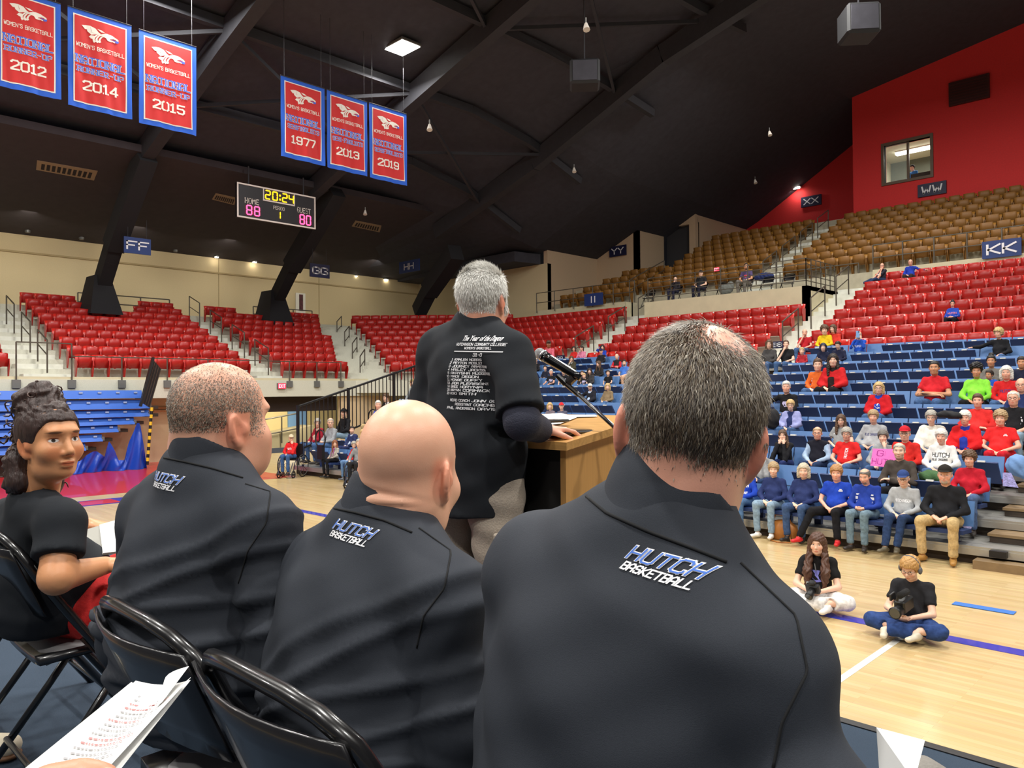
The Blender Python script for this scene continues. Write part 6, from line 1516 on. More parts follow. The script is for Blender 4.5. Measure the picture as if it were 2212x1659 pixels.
# --- coach nearest the camera, back to us
hd = hero_head(A(1490, 922, .955), Hd(math.radians(10)), UZ+RX*.17, 1.07, extra=[(Ell(A(1490, 1000, 1.0), (.062, .065, .07)), .04)], earflare=.40)
N3 = A(1438, 1118, .945)
c3 = coach('man in black quarter-zip pullover nearest the camera, dark grey-brown hair with thin crown', N3, A(1160, 1228, 1.08), A(1632, 1412, .83), A(1100, 1740, 1.08), A(1765, 1760, .75), A(1230, 1900, 1.25), A(1740, 2050, .95), None, hd, .070, .0, (232, 170, 146), (52, 40, 32), .62, 0., M_greytrs, math.radians(38), .20,
   fold_fn((.0, .5, 1.9), 1., [(1.70, .1, .03, .006), (1.80, .45, .02, .004), (1.90, -.35, .022, .003)], arm=[(A(1130, 1300, 1.06), UZ+EX*.5, 60, .09, .004), (A(1660, 1560, .80), UZ-EX*.6, 60, .09, .004)]), h=.0065, shr=.058, hf=.004, bell=(.205, .15), chest=(.195, .135))
root, V, Q, bv, mid = c3
root['crown'] = 1.0
H_, B_, s_ = hd['head']
bald = lambda h: np.exp(-(((h[:, 0]-.016)/.036)**2+((h[:, 1]+.046)/.042)**2+((h[:, 2]-.095)/.035)**2)*.9)
noear = lambda h: 1.-((np.abs(h[:, 0]) > .056)&(h[:, 2] < .020)&(h[:, 2] > -.06)&(h[:, 1] > -.032)&(h[:, 1] < .022))*1.
hl3 = lambda h: (.025*np.clip((h[:, 2]+.062)/.03, 0, 1)+.88*np.clip((h[:, 2]+.042+.006*np.sin(h[:, 0]*90))/.040, 0, 1)**1.3)*(h[:, 1] < .045)*noear(h)
def gd3(h):
    g = np.stack([h[:, 0]*2.2, h[:, 1]*0-.15*(h[:, 1] < .0), -np.ones(len(h))*1.0], 1)
    t = np.clip((h[:, 2]-.06)/.05, 0, 1)[:, None]
    rad = np.stack([h[:, 0]-.014, h[:, 1]+.03, h[:, 2]*0-.0], 1); rad /= (np.linalg.norm(rad, axis=1)[:, None]+1e-6)
    sw = np.stack([-rad[:, 1], rad[:, 0], rad[:, 2]], 1)
    return g*(1-t)+(rad+sw*.6)*t
strands(root, V, Q, (H_, B_, s_), 46000, lambda h: hl3(h)*(1-.97*np.clip(bald(h)*1.5, 0, 1)), gd3, lambda h: np.where(h[:, 2] < -.03, .007, .015)*1., .0009, [HB, HB, HB, HM, HM, HG], bend=.62)
strands(root, V, Q, (H_, B_, s_), 9000, lambda h: hl3(h)*np.clip((h[:, 2]-.015)/.04, 0, 1)*(1-.97*np.clip(bald(h)*1.5, 0, 1)), gd3, lambda h: np.full(len(h), .017), .0010, [HG, HM, HG2], bend=.5, seed=8)
back_logo(root, bv, A(1312, 1228, .80), .074, math.radians(9), EY*.9+np.array((.25, 0, -.12)))
for arm_c, ang in ((A(1690, 1400, .82), 1), (A(1130, 1205, 1.09), -1)):
    pass
seam_px(bv, [(1600, 1215), (1720, 1330), (1745, 1450), (1690, 1560), (1670, 1659)], root)
seam_px(bv, [(1250, 1058), (1310, 1108), (1400, 1148), (1500, 1186), (1570, 1214)], root, .0022)
# --- bald coach in the middle
hd = hero_head(A(886, 1014, 1.42), Hd(math.radians(22)), UZ+FY*.10+RX*.05, 1.075, extra=[(Ell(A(852, 1072, 1.42), (.066, .066, .06)), .05)], earflare=.5)
N2 = A(832, 1116, 1.41)
root, V, Q, bv, mid = coach('bald man in black quarter-zip pullover seated between two coaches', N2, A(655, 1240, 1.54), A(958, 1292, 1.26), A(585, 1530, 1.66), A(1000, 1570, 1.22), A(690, 1640, 1.85), A(905, 1650, 1.55), None, hd, .07, .0, (240, 184, 154), (170, 130, 104), .12, 0., M_greytrs, math.radians(34), .14,
   fold_fn((-1.1, .8, 1.8), 2., [(1.80, .40, .013, .010), (1.75, .25, .012, .011), (1.705, .05, .013, .012), (1.665, -.1, .012, .012), (1.63, .1, .012, .010), (1.86, .5, .014, .009), (1.91, .6, .014, .006)], arm=[(A(960, 1430, 1.22), UZ-EX*.8, 75, .10, .006), (A(640, 1400, 1.5), UZ+EX*.6, 60, .10, .004)]), h=.008, shr=.06, bell=(.225, .17), chest=(.195, .14), disp=lambda q: (np.linalg.norm(q, axis=1) < .2)*np.clip((-q[:, 1]-.02)*20, 0, 1)*(-.0045*np.exp(-((q[:, 2]+.040+.16*q[:, 0])/.0055)**2)-.003*np.exp(-((q[:, 2]+.062-.1*q[:, 0])/.006)**2)+.004*np.exp(-((q[:, 2]+.052)/.008)**2)))
back_logo(root, bv, A(703, 1152, 1.3), .082, math.radians(6), EY*.9+np.array((.25, 0, -.12)))
seam_px(bv, [(905, 1140), (975, 1190), (960, 1270), (915, 1330), (900, 1400)], root)
seam_px(bv, [(722, 1098), (770, 1108), (830, 1124), (890, 1150)], root, .0022)
H_, B_, s_ = hd['head']
for (a0, a1) in (((-.045, -.088, -.052), (.03, -.098, -.060)), ((-.05, -.083, -.066), (.045, -.093, -.078))):
    pass
# --- coach further along, in profile
hd = hero_head(A(480, 908, 1.66), Hd(math.radians(40)), UZ+RX*.02, 1.05, extra=[(Ell(A(440, 965, 1.66), (.066, .066, .06)), .05), (Ell(A(530, 985, 1.70), (.045, .045, .035)), .05)], earflare=.42)
N1 = A(447, 1003, 1.64)
root, V, Q, bv, mid = coach('man with thinning cropped hair in black pullover, face in profile', N1, A(330, 1112, 1.80), A(566, 1148, 1.51), A(268, 1390, 1.94), A(610, 1400, 1.46), A(380, 1500, 2.1), A(560, 1480, 1.8), None, hd, .068, .0, (236, 178, 150), (112, 98, 84), .22, .25, M_greytrs, math.radians(28), .05,
   fold_fn((-1.6, .8, 1.8), 3., [(1.96, .45, .013, .007), (1.91, .35, .013, .010), (1.865, .25, .013, .010), (1.82, .12, .012, .013), (1.78, .0, .011, .009), (1.735, .05, .013, .014), (1.69, -.05, .012, .011), (1.645, .08, .013, .012), (1.60, 0, .012, .010)], arm=[(A(590, 1300, 1.46), UZ-EX*.9, 75, .10, .006)]), h=.0085, shr=.062, bell=(.225, .17), chest=(.20, .145))
H_, B_, s_ = hd['head']
keep1 = lambda h: np.clip((h[:, 2]+.034)/.03, 0, 1)*np.clip((.062-h[:, 1])/.03, 0, 1)*(h[:, 2] > -.02-.3*np.maximum(h[:, 1], 0))*np.clip(1.15-(h[:, 2]-.055)/.045, .18, 1.)*noear(h)
strands(root, V, Q, (H_, B_, s_), 16000, keep1, lambda h: np.stack([h[:, 0]*0, -.3+0*h[:, 0], -np.ones(len(h))], 1), lambda h: np.full(len(h), .0055), .0011, [HM, HB, HG], bend=.5)
back_logo(root, bv, A(320, 1040, 1.55), .084, math.radians(3), EY*.9+np.array((.25, 0, -.12)))
seam_px(bv, [(530, 1045), (585, 1062), (575, 1130), (535, 1190), (515, 1260)], root)
seam_px(bv, [(342, 986), (400, 998), (460, 1012), (525, 1032)], root, .0022)
# --- the speaker
hd = hero_head(A(1043, 650, 2.8), Hd(math.radians(24)), UZ+FY*.05, 1.08, extra=[(Ell(A(1040, 690, 2.8), (.06, .062, .06)), .04)], earflare=.4)
SP = np.array((*A(1020, 900, 2.83)[:2], STG)); Ns = A(1035, 702, 2.82)
LS, RS = A(948, 755, 2.97), A(1103, 765, 2.66); LE, RE = A(922, 905, 3.0), A(1128, 912, 2.55); LW, RW = A(1000, 985, 3.1), A(1172, 930, 2.72)
hipz = STG+.86
hip = [np.array((SP[0]+k*.115, SP[1]+.0, hipz)) for k in (-1, 1)]; kn = [np.array((SP[0]+k*.135, SP[1]+.01, STG+.48)) for k in (-1, 1)]; an = [np.array((SP[0]+k*.13, SP[1]-.01, STG+.09)) for k in (-1, 1)]
mid = (LS+RS)/2
parts = [(Cap(mid-UZ*.05, np.array((SP[0], SP[1], hipz)), .12, .12, EY, .7), .03), (Cap(LS, RS, .05), .05), (Cap(Ns-UZ*.03, hd['H']-UZ*.05-hd['B'][1]*.02, .062, .06), .04)]
for S_, E_, W_ in ((LS, LE, LW), (RS, RE, RW)): parts += [(Cap(S_, E_, .05, .044), .03), (Cap(E_, W_, .044, .03), .02)]
for i in (0, 1): parts += [(Cap(hip[i], kn[i], .085, .06), .04), (Cap(kn[i], an[i], .055, .04), .03)]
spk, V, Q = body_mesh(parts, .013, hd, [(LW, EY*.6+EX*.5-UZ*.2, -UZ, 1, .6), (RW, nrm(EY+RX*.5+UZ*.02), -UZ, -1, .35)], .0055, 'person', 'white haired man standing at the podium in black tee with printed back', SP, (234, 172, 146), (215, 212, 205), .8)
pr = [(Cap(mid-UZ*.10, mid-UZ*.34, .195, .205, EY, .72), .05), (Cap(mid-UZ*.34, np.array((SP[0], SP[1], hipz-.10)), .205, .21, EY, .74), .06), (Cap(LS, RS, .066), .07), (Cap(Ns-EY*.01, LS, .066, .06), .06), (Cap(Ns-EY*.01, RS, .066, .06), .06)]
for S_, E_ in ((LS, LE), (RS, RE)): pr.append((Cap(S_, E_, .072, .085), .04))
e_ = [S_+(E_-S_)*.86 for S_, E_ in ((LS, LE), (RS, RE))]
hem = hipz-.10
VS, QS, sh = cloth_mesh('tee_shirt', pr, .009, spk, M_tee, [Half((SP[0], SP[1], hem), -UZ), (Cap(Ns+UZ*.0, Ns+UZ*.14, .070), .01)]+[Half(e_[i], (LE-LS, RE-RS)[i], .14) for i in (0, 1)], fold_fn(SP, 4., [(1.95, .3, .05, .004)], arm=[(A(1060, 850, 2.5), EX*.6+UZ, 40, .16, .007), (A(930, 900, 2.6), UZ-EX, 40, .12, .005)]))
cloth_mesh('sleeve', [(Cap(RS+(RE-RS)*.55, RE, .062, .060), .02), (Cap(RE, RW, .060, .046), .02), (Cap(LS+(LE-LS)*.55, LE, .055, .05), .02), (Cap(LE, LW, .05, .042), .02)], .009, spk, mat('navy undershirt', (40, 42, 58), .85, bump=.3, scale=200), [Half(RW-(RW-RE)*.08, RW-RE, .08), Half(LW-(LW-LE)*.08, LW-LE, .08)])
leg_set(spk, hip, kn, an, M_khaki, .108, .013)
pk_ = MB(); pk_.box((.215, -.02, .60), (.03, .16, .2), None, .008); pk_.box((.225, -.02, .69), (.03, .17, .06), None, .006); pk_.build('cargo_pocket', M_khaki, spk)
H_, B_, s_ = hd['head']
keepS = lambda h: np.clip((h[:, 2]+.052)/.02, 0, 1)*(h[:, 1] < .06)*noear(h)*(1-(h[:, 1] > .045)*(h[:, 2] < .05))
strands(spk, V, Q, (H_, B_, s_), 26000, keepS, lambda h: np.stack([h[:, 0]*3, h[:, 1]*4*(h[:, 2] > .05), -1.+1.3*np.clip((h[:, 2]-.03)/.06, 0, 1)], 1), lambda h: np.where(h[:, 2] < -.03, .010, .022), .0019, [HW, HW, HW2], bend=.5)
bvS = bvh(VS, QS)
pjS = caster(bvS, EY*.85+np.array((.35, 0, 0)), back=.22, lift=.003); so = np.array(spk.location)
tl_ = math.radians(3); exs = nrm(EX*math.cos(tl_)-UZ*math.sin(tl_)); 
def back_print(nm, txt, h_, dy, w=None, al='c', dx=0, wide=1., bold=1.1, slant=0.):
    Q_, tw = lettering(txt, h_, wide, bold, 1.4, slant, align=al)
    if w: Q_ = Q_*np.array((w/tw, 1))
    text_mesh(nm, [(Q_, dx, dy)], at_s, exs, UZ, M_embw, spk, lambda P: pjS(P)-so)
at_s = A(970, 764, 2.6)
fc_ = bpy.data.curves.new('title', 'FONT'); fc_.body = 'The Year of the Dragon'; fc_.size = .05; fc_.shear = .35; fc_.offset = .0012; fc_.align_x = 'CENTER'; fc_.resolution_u = 2
to = bpy.data.objects.new('title', fc_); COL.objects.link(to); bpy.context.view_layer.update(); tm = to.to_mesh(); tv = np.array([v.co for v in tm.vertices]); tf = [tuple(p.vertices) for p in tm.polygons]; to.to_mesh_clear(); bpy.data.objects.remove(to)
kw_ = .158/(tv[:, 0].max()-tv[:, 0].min()); P_ = np.array(at_s)+np.outer(tv[:, 0]*kw_, exs)+np.outer(tv[:, 1]*.52+.046, UZ)
obj('title_print', mesh_from('title_print', pjS(P_)-so, tf), M_embw, spk)
back_print('college_print', 'HUTCHINSON COMMUNITY COLLEGE', .0105, .028, .198)
back_print('team_print', "WOMEN'S BASKETBALL", .009, .0155, .118)
text_mesh('rule_print', [(np.array([[(-.10+.2*i/12, .010), (-.10+.2*i/12, .0068), (-.10+.2*(i+1)/12, .0068), (-.10+.2*(i+1)/12, .010)] for i in range(12)]), 0, 0)], at_s, exs, UZ, M_embw, spk, lambda P: pjS(P)-so)
back_print('record_print', '31-0', .012, -.009, .036, slant=.15)
for i, (nb, nm) in enumerate((('1', 'KAHLEN NORRIS'), ('2', 'PEYTON MOSLEY'), ('3', 'JOURNEY ARMSTEAD'), ('4', 'HAILEY JACKSON'), ('5', 'AKAYSHA MUGGERIDGE'), ('10', 'MADI DEGON'), ('11', 'MONAE DUFFY'), ('13', 'JADA PLEASANT'), ('14', 'BREE HORYNA'), ('20', 'BRYNN CORMICK'), ('23', 'KIKI SMITH'))):
    y = -.0245-.0118*i
    back_print('number_print', nb, .0088, y, None, 'r', -.094); back_print('name_print', nm, .0088, y, .0078*len(nm), 'l', -.086)
for i, (nm, w) in enumerate((('HEAD COACH JOHN ONTJES', .150), ('ASSISTANT COACHES:', .11), ('PHIL ANDERSON DAVIS KIRK', .165))): back_print('coach_print', nm, .0092, -.166-.0135*i, w, 'c', -.012)
# ---------------------------------------------------------------- folding chairs, lectern, microphone, papers
M_blk = mat('black enamel tube', (14, 13, 15), .28, spec=.6, coat=.4)
M_pan = mat('black enamel sheet', (20, 19, 22), .3, spec=.6, coat=.3)
M_pad = mat('grey vinyl pad', (150, 148, 150), .5)
M_bolt = mat('bright bolt', (150, 150, 150), .3, metal=.9)
def folding_chair(x, y, z, rz, lab, sc=1., far=False):
    t = empty('folding_chair', (x, y, z), rz); tag(t, lab, 'chair'); n = 6 if far else 10
    w = .225
    up = [(-w, .30, .0), (-w, -.02, .45), (-w, -.19, .70), (-w+.02, -.225, .765), (-w+.07, -.245, .795), (-.08, -.25, .803), (.08, -.25, .803), (w-.07, -.245, .795), (w-.02, -.225, .765), (w, -.19, .70), (w, -.02, .45), (w, .30, .0)]
    MB().tube(up, .0135, n).build('back_frame', M_blk, t, True)
    for k in (-1, 1):
        l = MB().tube([(k*(w-.03), .10, .46), (k*(w-.03), -.05, .25), (k*(w-.03), -.24, .0)], .012, n).build('rear_leg', M_blk, t, True)
        MB().bar((k*(w-.015), -.06, .50), (k*(w-.015), .02, .40), .012, .035).build('hinge', M_blk, t)
        b = MB(); b.tube([(k*(w+.004), .0, .43), (k*(w+.018), .0, .43)], .008, 8); b.build('bolt', M_bolt, t)
    MB().tube([(-w, .22, .11), (w, .22, .11)], .009, n).build('cross_bar', M_blk, t); MB().tube([(-w+.03, -.17, .11), (w-.03, -.17, .11)], .009, n).build('cross_bar', M_blk, t)
    MB().grid(lambda s, q: ((s-.5)*2*(w-.012), -.145-.04*math.sin(PI*s)-.14*q*.62-.02, .575+.20*q), 8, 4, (0, .006, .002)).build('backrest', M_pan, t, True)
    b = MB(); b.grid(lambda s, q: ((s-.5)*2*(w-.035)*(1-.08*q), -.17+.40*q, .445+.012*q+.01*abs(2*s-1)**3), 6, 4, (0, 0, -.022)); b.build('seat', M_pan, t, True)
    b = MB(); b.grid(lambda s, q: ((s-.5)*2*(w-.055)*(1-.08*q), -.15+.36*q, .462+.012*q-.012*(abs(2*s-1)**4+abs(2*q-1)**6)), 8, 8, (0, 0, -.014)); b.build('seat_pad', M_pad, t, True)
    return t
W2 = lambda X_, Y_: (X_*.713-Y_*.701, X_*.701+Y_*.713)
folding_chair(*W2(-.515, 1.575), STG, 0, 'black folding chair under the man in profile with cropped hair')
folding_chair(*W2(-.185, 1.255), STG, 0, 'black folding chair under the bald man in the middle')
folding_chair(*W2(.36, 1.14), STG, 0, 'black folding chair hidden under the man nearest the camera')
folding_chair(*W2(-1.36, 2.44), STG, .0, 'black folding chair with pale pad under the young woman')
folding_chair(*W2(-1.82, 2.86), STG, .0, 'black folding chair cut by the picture edge beyond the young woman')
# lectern
M_oak = mat('honey oak veneer', (196, 146, 84), .38, bump=.04, scale=9, var=.06, stretch=(22, 22, .5), coat=.15)
M_oaktop = mat('honey oak top', (200, 152, 90), .35, bump=.06, scale=6, var=.10, stretch=(.8, 14, 14), coat=.2)
LX0, LX1, LY0, LY1 = -2.44, -1.755, 2.05, 2.50
lec = empty('lectern', (LX1, LY0, STG)); tag(lec, 'honey oak lectern with open black back beside the standing man', 'lectern')
o_ = np.array((LX1, LY0, STG)); T_ = lambda x, y, z: np.array((x, y, z))-o_
b = MB(); b.slab([T_(LX0-.03, LY0-.03, 2.095), T_(LX1+.03, LY0-.03, 2.095), T_(LX1+.03, LY1+.03, 2.172), T_(LX0-.03, LY1+.03, 2.172)], (0, 0, .028)); b.build('top', M_oaktop, lec)
for x in (LX0, LX1-.025): b = MB(); b.slab([T_(x, LY0, STG), T_(x, LY1, STG), T_(x, LY1, 2.17), T_(x, LY0, 2.095)], (.025, 0, 0)); b.build('side_panel', M_oak, lec)
b = MB(); b.slab([T_(LX0, LY1-.02, STG), T_(LX1, LY1-.02, STG), T_(LX1, LY1-.02, 2.165), T_(LX0, LY1-.02, 2.165)], (0, .02, 0)); b.build('front_panel', M_oak, lec)
M_inside = mat('black lectern inside', (16, 14, 13), .7)
b = MB(); b.span(T_(LX0+.025, LY0+.015, STG), T_(LX1-.025, LY0+.03, 2.09)); b.build('back_panel', M_inside, lec)
b = MB(); b.span(T_(LX0+.02, LY0+.0, STG), T_(LX1-.02, LY0+.02, STG+.06)); b.build('plinth', M_oak, lec)
def lec_pt(u, v):
    d = ray(u, v); n = np.array((0, -(2.172-2.095)/(LY1-LY0+.06), 1.)); p0 = np.array((0, LY0-.03, 2.125)); return CAM+d*(((p0-CAM)@n)/(d@n))
M_paper = mat('white paper', (238, 238, 236), .7)
def sheet(lab, pts, nm='paper_sheet'):
    P = [lec_pt(u, v)+UZ*.002 for u, v in pts]; o = sum(P)/len(P); ob = MB().slab([p-o for p in P], (0, 0, .0015)).build(nm, M_paper, None, loc=tuple(o)); return tag(ob, lab, 'paper')
sheet('white speech paper lying on the lectern nearest the microphone', [(1166, 922), (1210, 917), (1246, 903), (1212, 894), (1168, 897)])
sheet('second white paper lying along the far edge of the lectern', [(1215, 903), (1290, 901), (1286, 897.5), (1210, 898)])
P = lec_pt(1190, 938); t = empty('tablet', tuple(P)); tag(t, 'black tablet case lying on the near lectern edge', 'tablet'); MB().box((-.0, .03, .008), (.24, .17, .014), None, .005).build('case', M_blk, t)
MB().box((.0, .03, .0155), (.22, .15, .002)).build('screen', M_pan, t)
P = lec_pt(1181, 925); t = empty('phone', tuple(P)); tag(t, 'black phone under the hand on the lectern', 'phone'); MB().box((.02, .0, .028), (.075, .15, .01), None, .004).build('case', M_blk, t); MB().box((.02, 0, .0335), (.066, .135, .001)).build('screen', M_pan, t)
# microphone on its boom
mh = A(1166, 764, 2.95); me_ = A(1254, 817, 2.86); md = nrm(me_-mh)
mic = empty('microphone', tuple(mh)); tag(mic, 'black handheld microphone with silver grille on a boom stand', 'microphone')
mo = mh; ml_ = np.linalg.norm(me_-mh)
R_ = np.array([nrm(np.cross(md, UZ)), nrm(np.cross(md, np.cross(md, UZ))), md]).T
MB().ball((0, 0, 0), (.0225, .0225, .0215), 18, 12, R_).build('grille', mat('silver mesh', (168, 168, 170), .4, metal=.7, bump=1., scale=900), mic, True)
MB().tube([md*.012, md*.020], .0235, 16).build('grille_band', mat('bright ring', (196, 196, 200), .25, metal=.9), mic, True)
MB().tube([md*.018, md*.05, md*.10, md*(ml_-.03), md*ml_], [.0215, .0195, .0175, .0155, .0125], 16).build('handle', mat('glossy black grip', (13, 13, 15), .2, coat=.5), mic, True)
b = MB(); b.box(md*.055+nrm(np.cross(md, RX))*-.0195, (.014, .014, .003), np.array([md, nrm(np.cross(nrm(np.cross(md, RX)), md)), nrm(np.cross(md, RX))]).T); b.build('display', mat('cyan display', (70, 190, 215), .4, emit=(70, 200, 230), estr=.8), mic)
b0, b1 = A(1203, 811, 2.90), A(1352, 946, 2.70); st = empty('microphone_stand', (b1[0], b1[1], STG)); tag(st, 'black boom microphone stand rising behind the lectern', 'stand'); so_ = np.array((b1[0], b1[1], STG))
bd = nrm(b1-b0); cl = A(1222, 829, 2.89)
MB().tube([b0-so_, cl-so_], [.009, .013], 10).build('clip', M_blk, st); MB().tube([cl-so_, A(1250, 853, 2.84)-so_], .010, 10).build('collar_tube', M_blk, st); MB().tube([A(1248, 851, 2.84)-so_, b1-so_+bd*.25], .0075, 10).build('boom', M_blk, st, True)
MB().tube([A(1228, 826, 2.885)-so_, A(1240, 815, 2.875)-so_], .016, 8).build('mic_holder', M_blk, st)
MB().tube([(0, 0, .03), b1-so_], .011, 10).build('pole', M_blk, st); MB().ball(b1-so_, .022, 10, 7).build('clutch', M_blk, st)
for k in range(3): MB().tube([(0, 0, .12), (.30*math.cos(k*2.1), .30*math.sin(k*2.1), .012)], .01, 8).build('leg', M_blk, st)
# papers held near the camera, with the holder's thumb and hand
def held_sheet(name, c00, c10, c11, c01, curl, nn, lines=True, lab=None, root=None):
    c00, c10, c11, c01 = [np.array(c) for c in (c00, c10, c11, c01)]; n = nrm(np.cross(c10-c00, c01-c00))
    fn = lambda s, t: (c00*(1-s)+c10*s)*(1-t)+(c01*(1-s)+c11*s)*t+n*curl*math.sin(PI*s)*(.4+.6*t)
    return fn, n
hb = (A(40, 1672, .52), A(226, 1668, .49), A(412, 1464, .63), A(284, 1474, .70))
fn, n_ = held_sheet('', *hb, -.012, 0)
pp = empty('program_papers', tuple(A(150, 1600, .56))); tag(pp, 'white printed papers with red and grey lines held at the near picture edge', 'paper'); po = np.array(pp.location)
MB().grid(lambda s, t: fn(s, t)-po, 10, 12, n_*.0004).build('front_sheet', M_paper, pp, True)
hb2 = (A(60, 1690, .525), A(252, 1676, .50), A(418, 1464, .655), A(300, 1466, .72)); fn2, n2 = held_sheet('', *hb2, -.004, 0)
MB().grid(lambda s, t: fn2(s, t)-po-FY*.006, 10, 12, n2*.0004).build('back_sheet', M_paper, pp, True)
hb3 = (A(330, 1560, .60), A(346, 1520, .60), A(404, 1443, .66), A(350, 1482, .69)); fn3, n3 = held_sheet('', *hb3, .006, 0)
MB().grid(lambda s, t: fn3(s, t)-po+FY*.004, 6, 6, n3*.0004).build('corner_sheet', M_paper, pp, True)
M_ink = mat('grey print', (150, 148, 150), .8); M_inkr = mat('red print', (206, 120, 120), .8); 
lr = random.Random(4)
for i in range(17):
    t0 = .06+.052*i; m_ = M_inkr if i in (1, 5, 6, 10, 13, 14) else M_ink; b = MB(); x = .22+lr.uniform(0, .05); end = lr.uniform(.62, .90)
    while x < end:
        w = lr.uniform(.02, .06); t1 = t0+.016; q = [fn(x, t0), fn(x+w, t0), fn(x+w, t1), fn(x, t1)]
        sg = -1 if (n_@(CAM-po)) < 0 else 1
        b.quad(*[p-po+n_*sg*.0012+n_*.0002 for p in q]); x += w+.012
    b.build('print_line', m_, pp)['kind'] = 'stuff'
hw = A(90, 1830, .50)
V, Q = grow([(p, k) for p, k in [(Cap(A(-80, 1900, .42), hw, .035, .028), .02), (Cap(hw, A(110, 1740, .47), .030, .022), .02), (Cap(A(105, 1706, .468), A(172, 1684, .470), .0115, .0105), .012), (Cap(A(172, 1684, .470), A(222, 1680, .472), .0105, .0092), .008)]]
   +[(Cap(A(130+18*i, 1740, .505), A(160+22*i, 1700, .515), .0095, .0085), .006) for i in range(4)], .0035, smooth=2)
ph = skin_obj('person', V, Q, M_skin, hw, None, None, (206, 140, 112)); tag(ph, 'thumb and hand of the unseen person holding the printed papers', 'person')
MB().ball(A(220, 1672, .463)-hw, (.0062, .0075, .002), 10, 6).build('thumbnail', mat('nail', (224, 170, 150), .35), ph, True)
# paper on the far knee of the nearest coach
P4 = [A(1893, 1573, .84), A(1998, 1601, .80), A(1975, 1690, .74), A(1900, 1680, .80)]; o = sum(P4)/4
tag(MB().slab([p-o for p in P4], (0, 0, .001)).build('paper_sheet', M_paper, None, loc=tuple(o)), 'white paper sheet beside the nearest coach at the stage edge', 'paper')
# ---------------------------------------------------------------- the young woman looking back
fdir = RX*.875-FY*.485
hd = hero_head(A(108, 951, 2.27), fdir, UZ-RX*.05, .955, fem=.2, earflare=.3)
Nw = A(84, 1058, 2.30); LS, RS = A(25, 1118, 2.50), A(132, 1130, 2.17); LE, RE = A(75, 1230, 2.62), A(122, 1248, 2.10); LW, RW = A(190, 1135, 2.70), A(225, 1222, 2.30)
ws = np.array((*W2(-1.40, 2.45), STG+.46)); mid = (LS+RS)/2
hip = [ws+EX*k*.09+EY*.03+UZ*.09 for k in (-1, 1)]; kn = [ws+EX*k*.13+EY*.47+UZ*.12 for k in (-1, 1)]; an = [np.array((ws[0]+k*.12, ws[1]+.50, STG+.09)) for k in (-1, 1)]
parts = [(Cap(mid-UZ*.05, ws+UZ*.12, .105, .12, EY, .72), .03), (Cap(LS, RS, .042), .05), (Cap(Nw-UZ*.03, hd['H']-UZ*.06-hd['B'][1]*.012, .05, .047), .03)]
for S_, E_, W_ in ((LS, LE, LW), (RS, RE, RW)): parts += [(Cap(S_, E_, .05, .042), .03), (Cap(E_, W_, .044, .027), .02)]
for i in (0, 1): parts += [(Cap(hip[i], kn[i], .08, .06), .04), (Cap(kn[i], an[i], .055, .036), .03)]
wom, V, Q = body_mesh(parts, .012, hd, [(LW, nrm(RX*.9+UZ*-.1+FY*.1), -UZ, 1, .5), (RW, nrm(EY+RX*.3), -UZ, -1, .6)], .0038, 'person', 'young woman in black tee and red trousers looking back over her shoulder', ws, (214, 152, 108), (52, 34, 28), .25)
pr = [(Cap(mid-UZ*.08, mid-UZ*.22, .155, .15, EY, .72), .05), (Cap(mid-UZ*.22, ws+UZ*.10, .15, .175, EY, .8), .07), (Cap(LS, RS, .050), .06), (Cap(Nw-EY*.01-UZ*.03, LS, .050, .05), .05), (Cap(Nw-EY*.01-UZ*.03, RS, .055, .05), .05), (Ell(mid+EY*.09-UZ*.16, (.13, .08, .09)), .06)]
for S_, E_ in ((LS, LE), (RS, RE)): pr.append((Cap(S_, E_, .058, .070), .04))
cloth_mesh('tee_shirt', pr, .009, wom, M_tee, [Half(ws+UZ*.03, -UZ), (Cap(Nw, Nw+UZ*.13, .062), .01)]+[Half(S_+(E_-S_)*.62, E_-S_, .13) for S_, E_ in ((LS, LE), (RS, RE))], fold_fn(ws, 5., [(1.72, .2, .03, .006), (1.66, 0, .025, .006)]))
M_redtr = mat('red trouser cloth', (206, 36, 34), .85, bump=.2, scale=120, var=.05)
pr = [(Cap(hip[0], hip[1], .135, None, UZ, .82), .05)]
for i in (0, 1): pr += [(Cap(hip[i], kn[i], .105, .078), .03), (Cap(kn[i], an[i]+UZ*.14, .078, .07), .03)]
cloth_mesh('trousers', pr, .013, wom, M_redtr, [Half(an[i]+UZ*.15, an[i]-kn[i], .13) for i in (0, 1)], lambda V: .005*np.sin(V[:, 1]*40+V[:, 2]*30+V[:, 0]*25))
for i in (0, 1):
    l = an[i]-UZ*(an[i][2]-STG-.05); V2, Q2 = grow([(Cap(l-EY*.05, l+EY*.15, .044, .040, UZ, .85), .01), (Cap(an[i]-UZ*.01, l, .042, .042), .02)], .009, cuts=[Half(np.array((l[0], l[1], STG)), -UZ), Half(an[i]+UZ*.0, UZ)]); skin_obj('shoe', V2, Q2, M_shoe, ws, wom, None, (232, 226, 222))
H_, B_, s_ = hd['head']
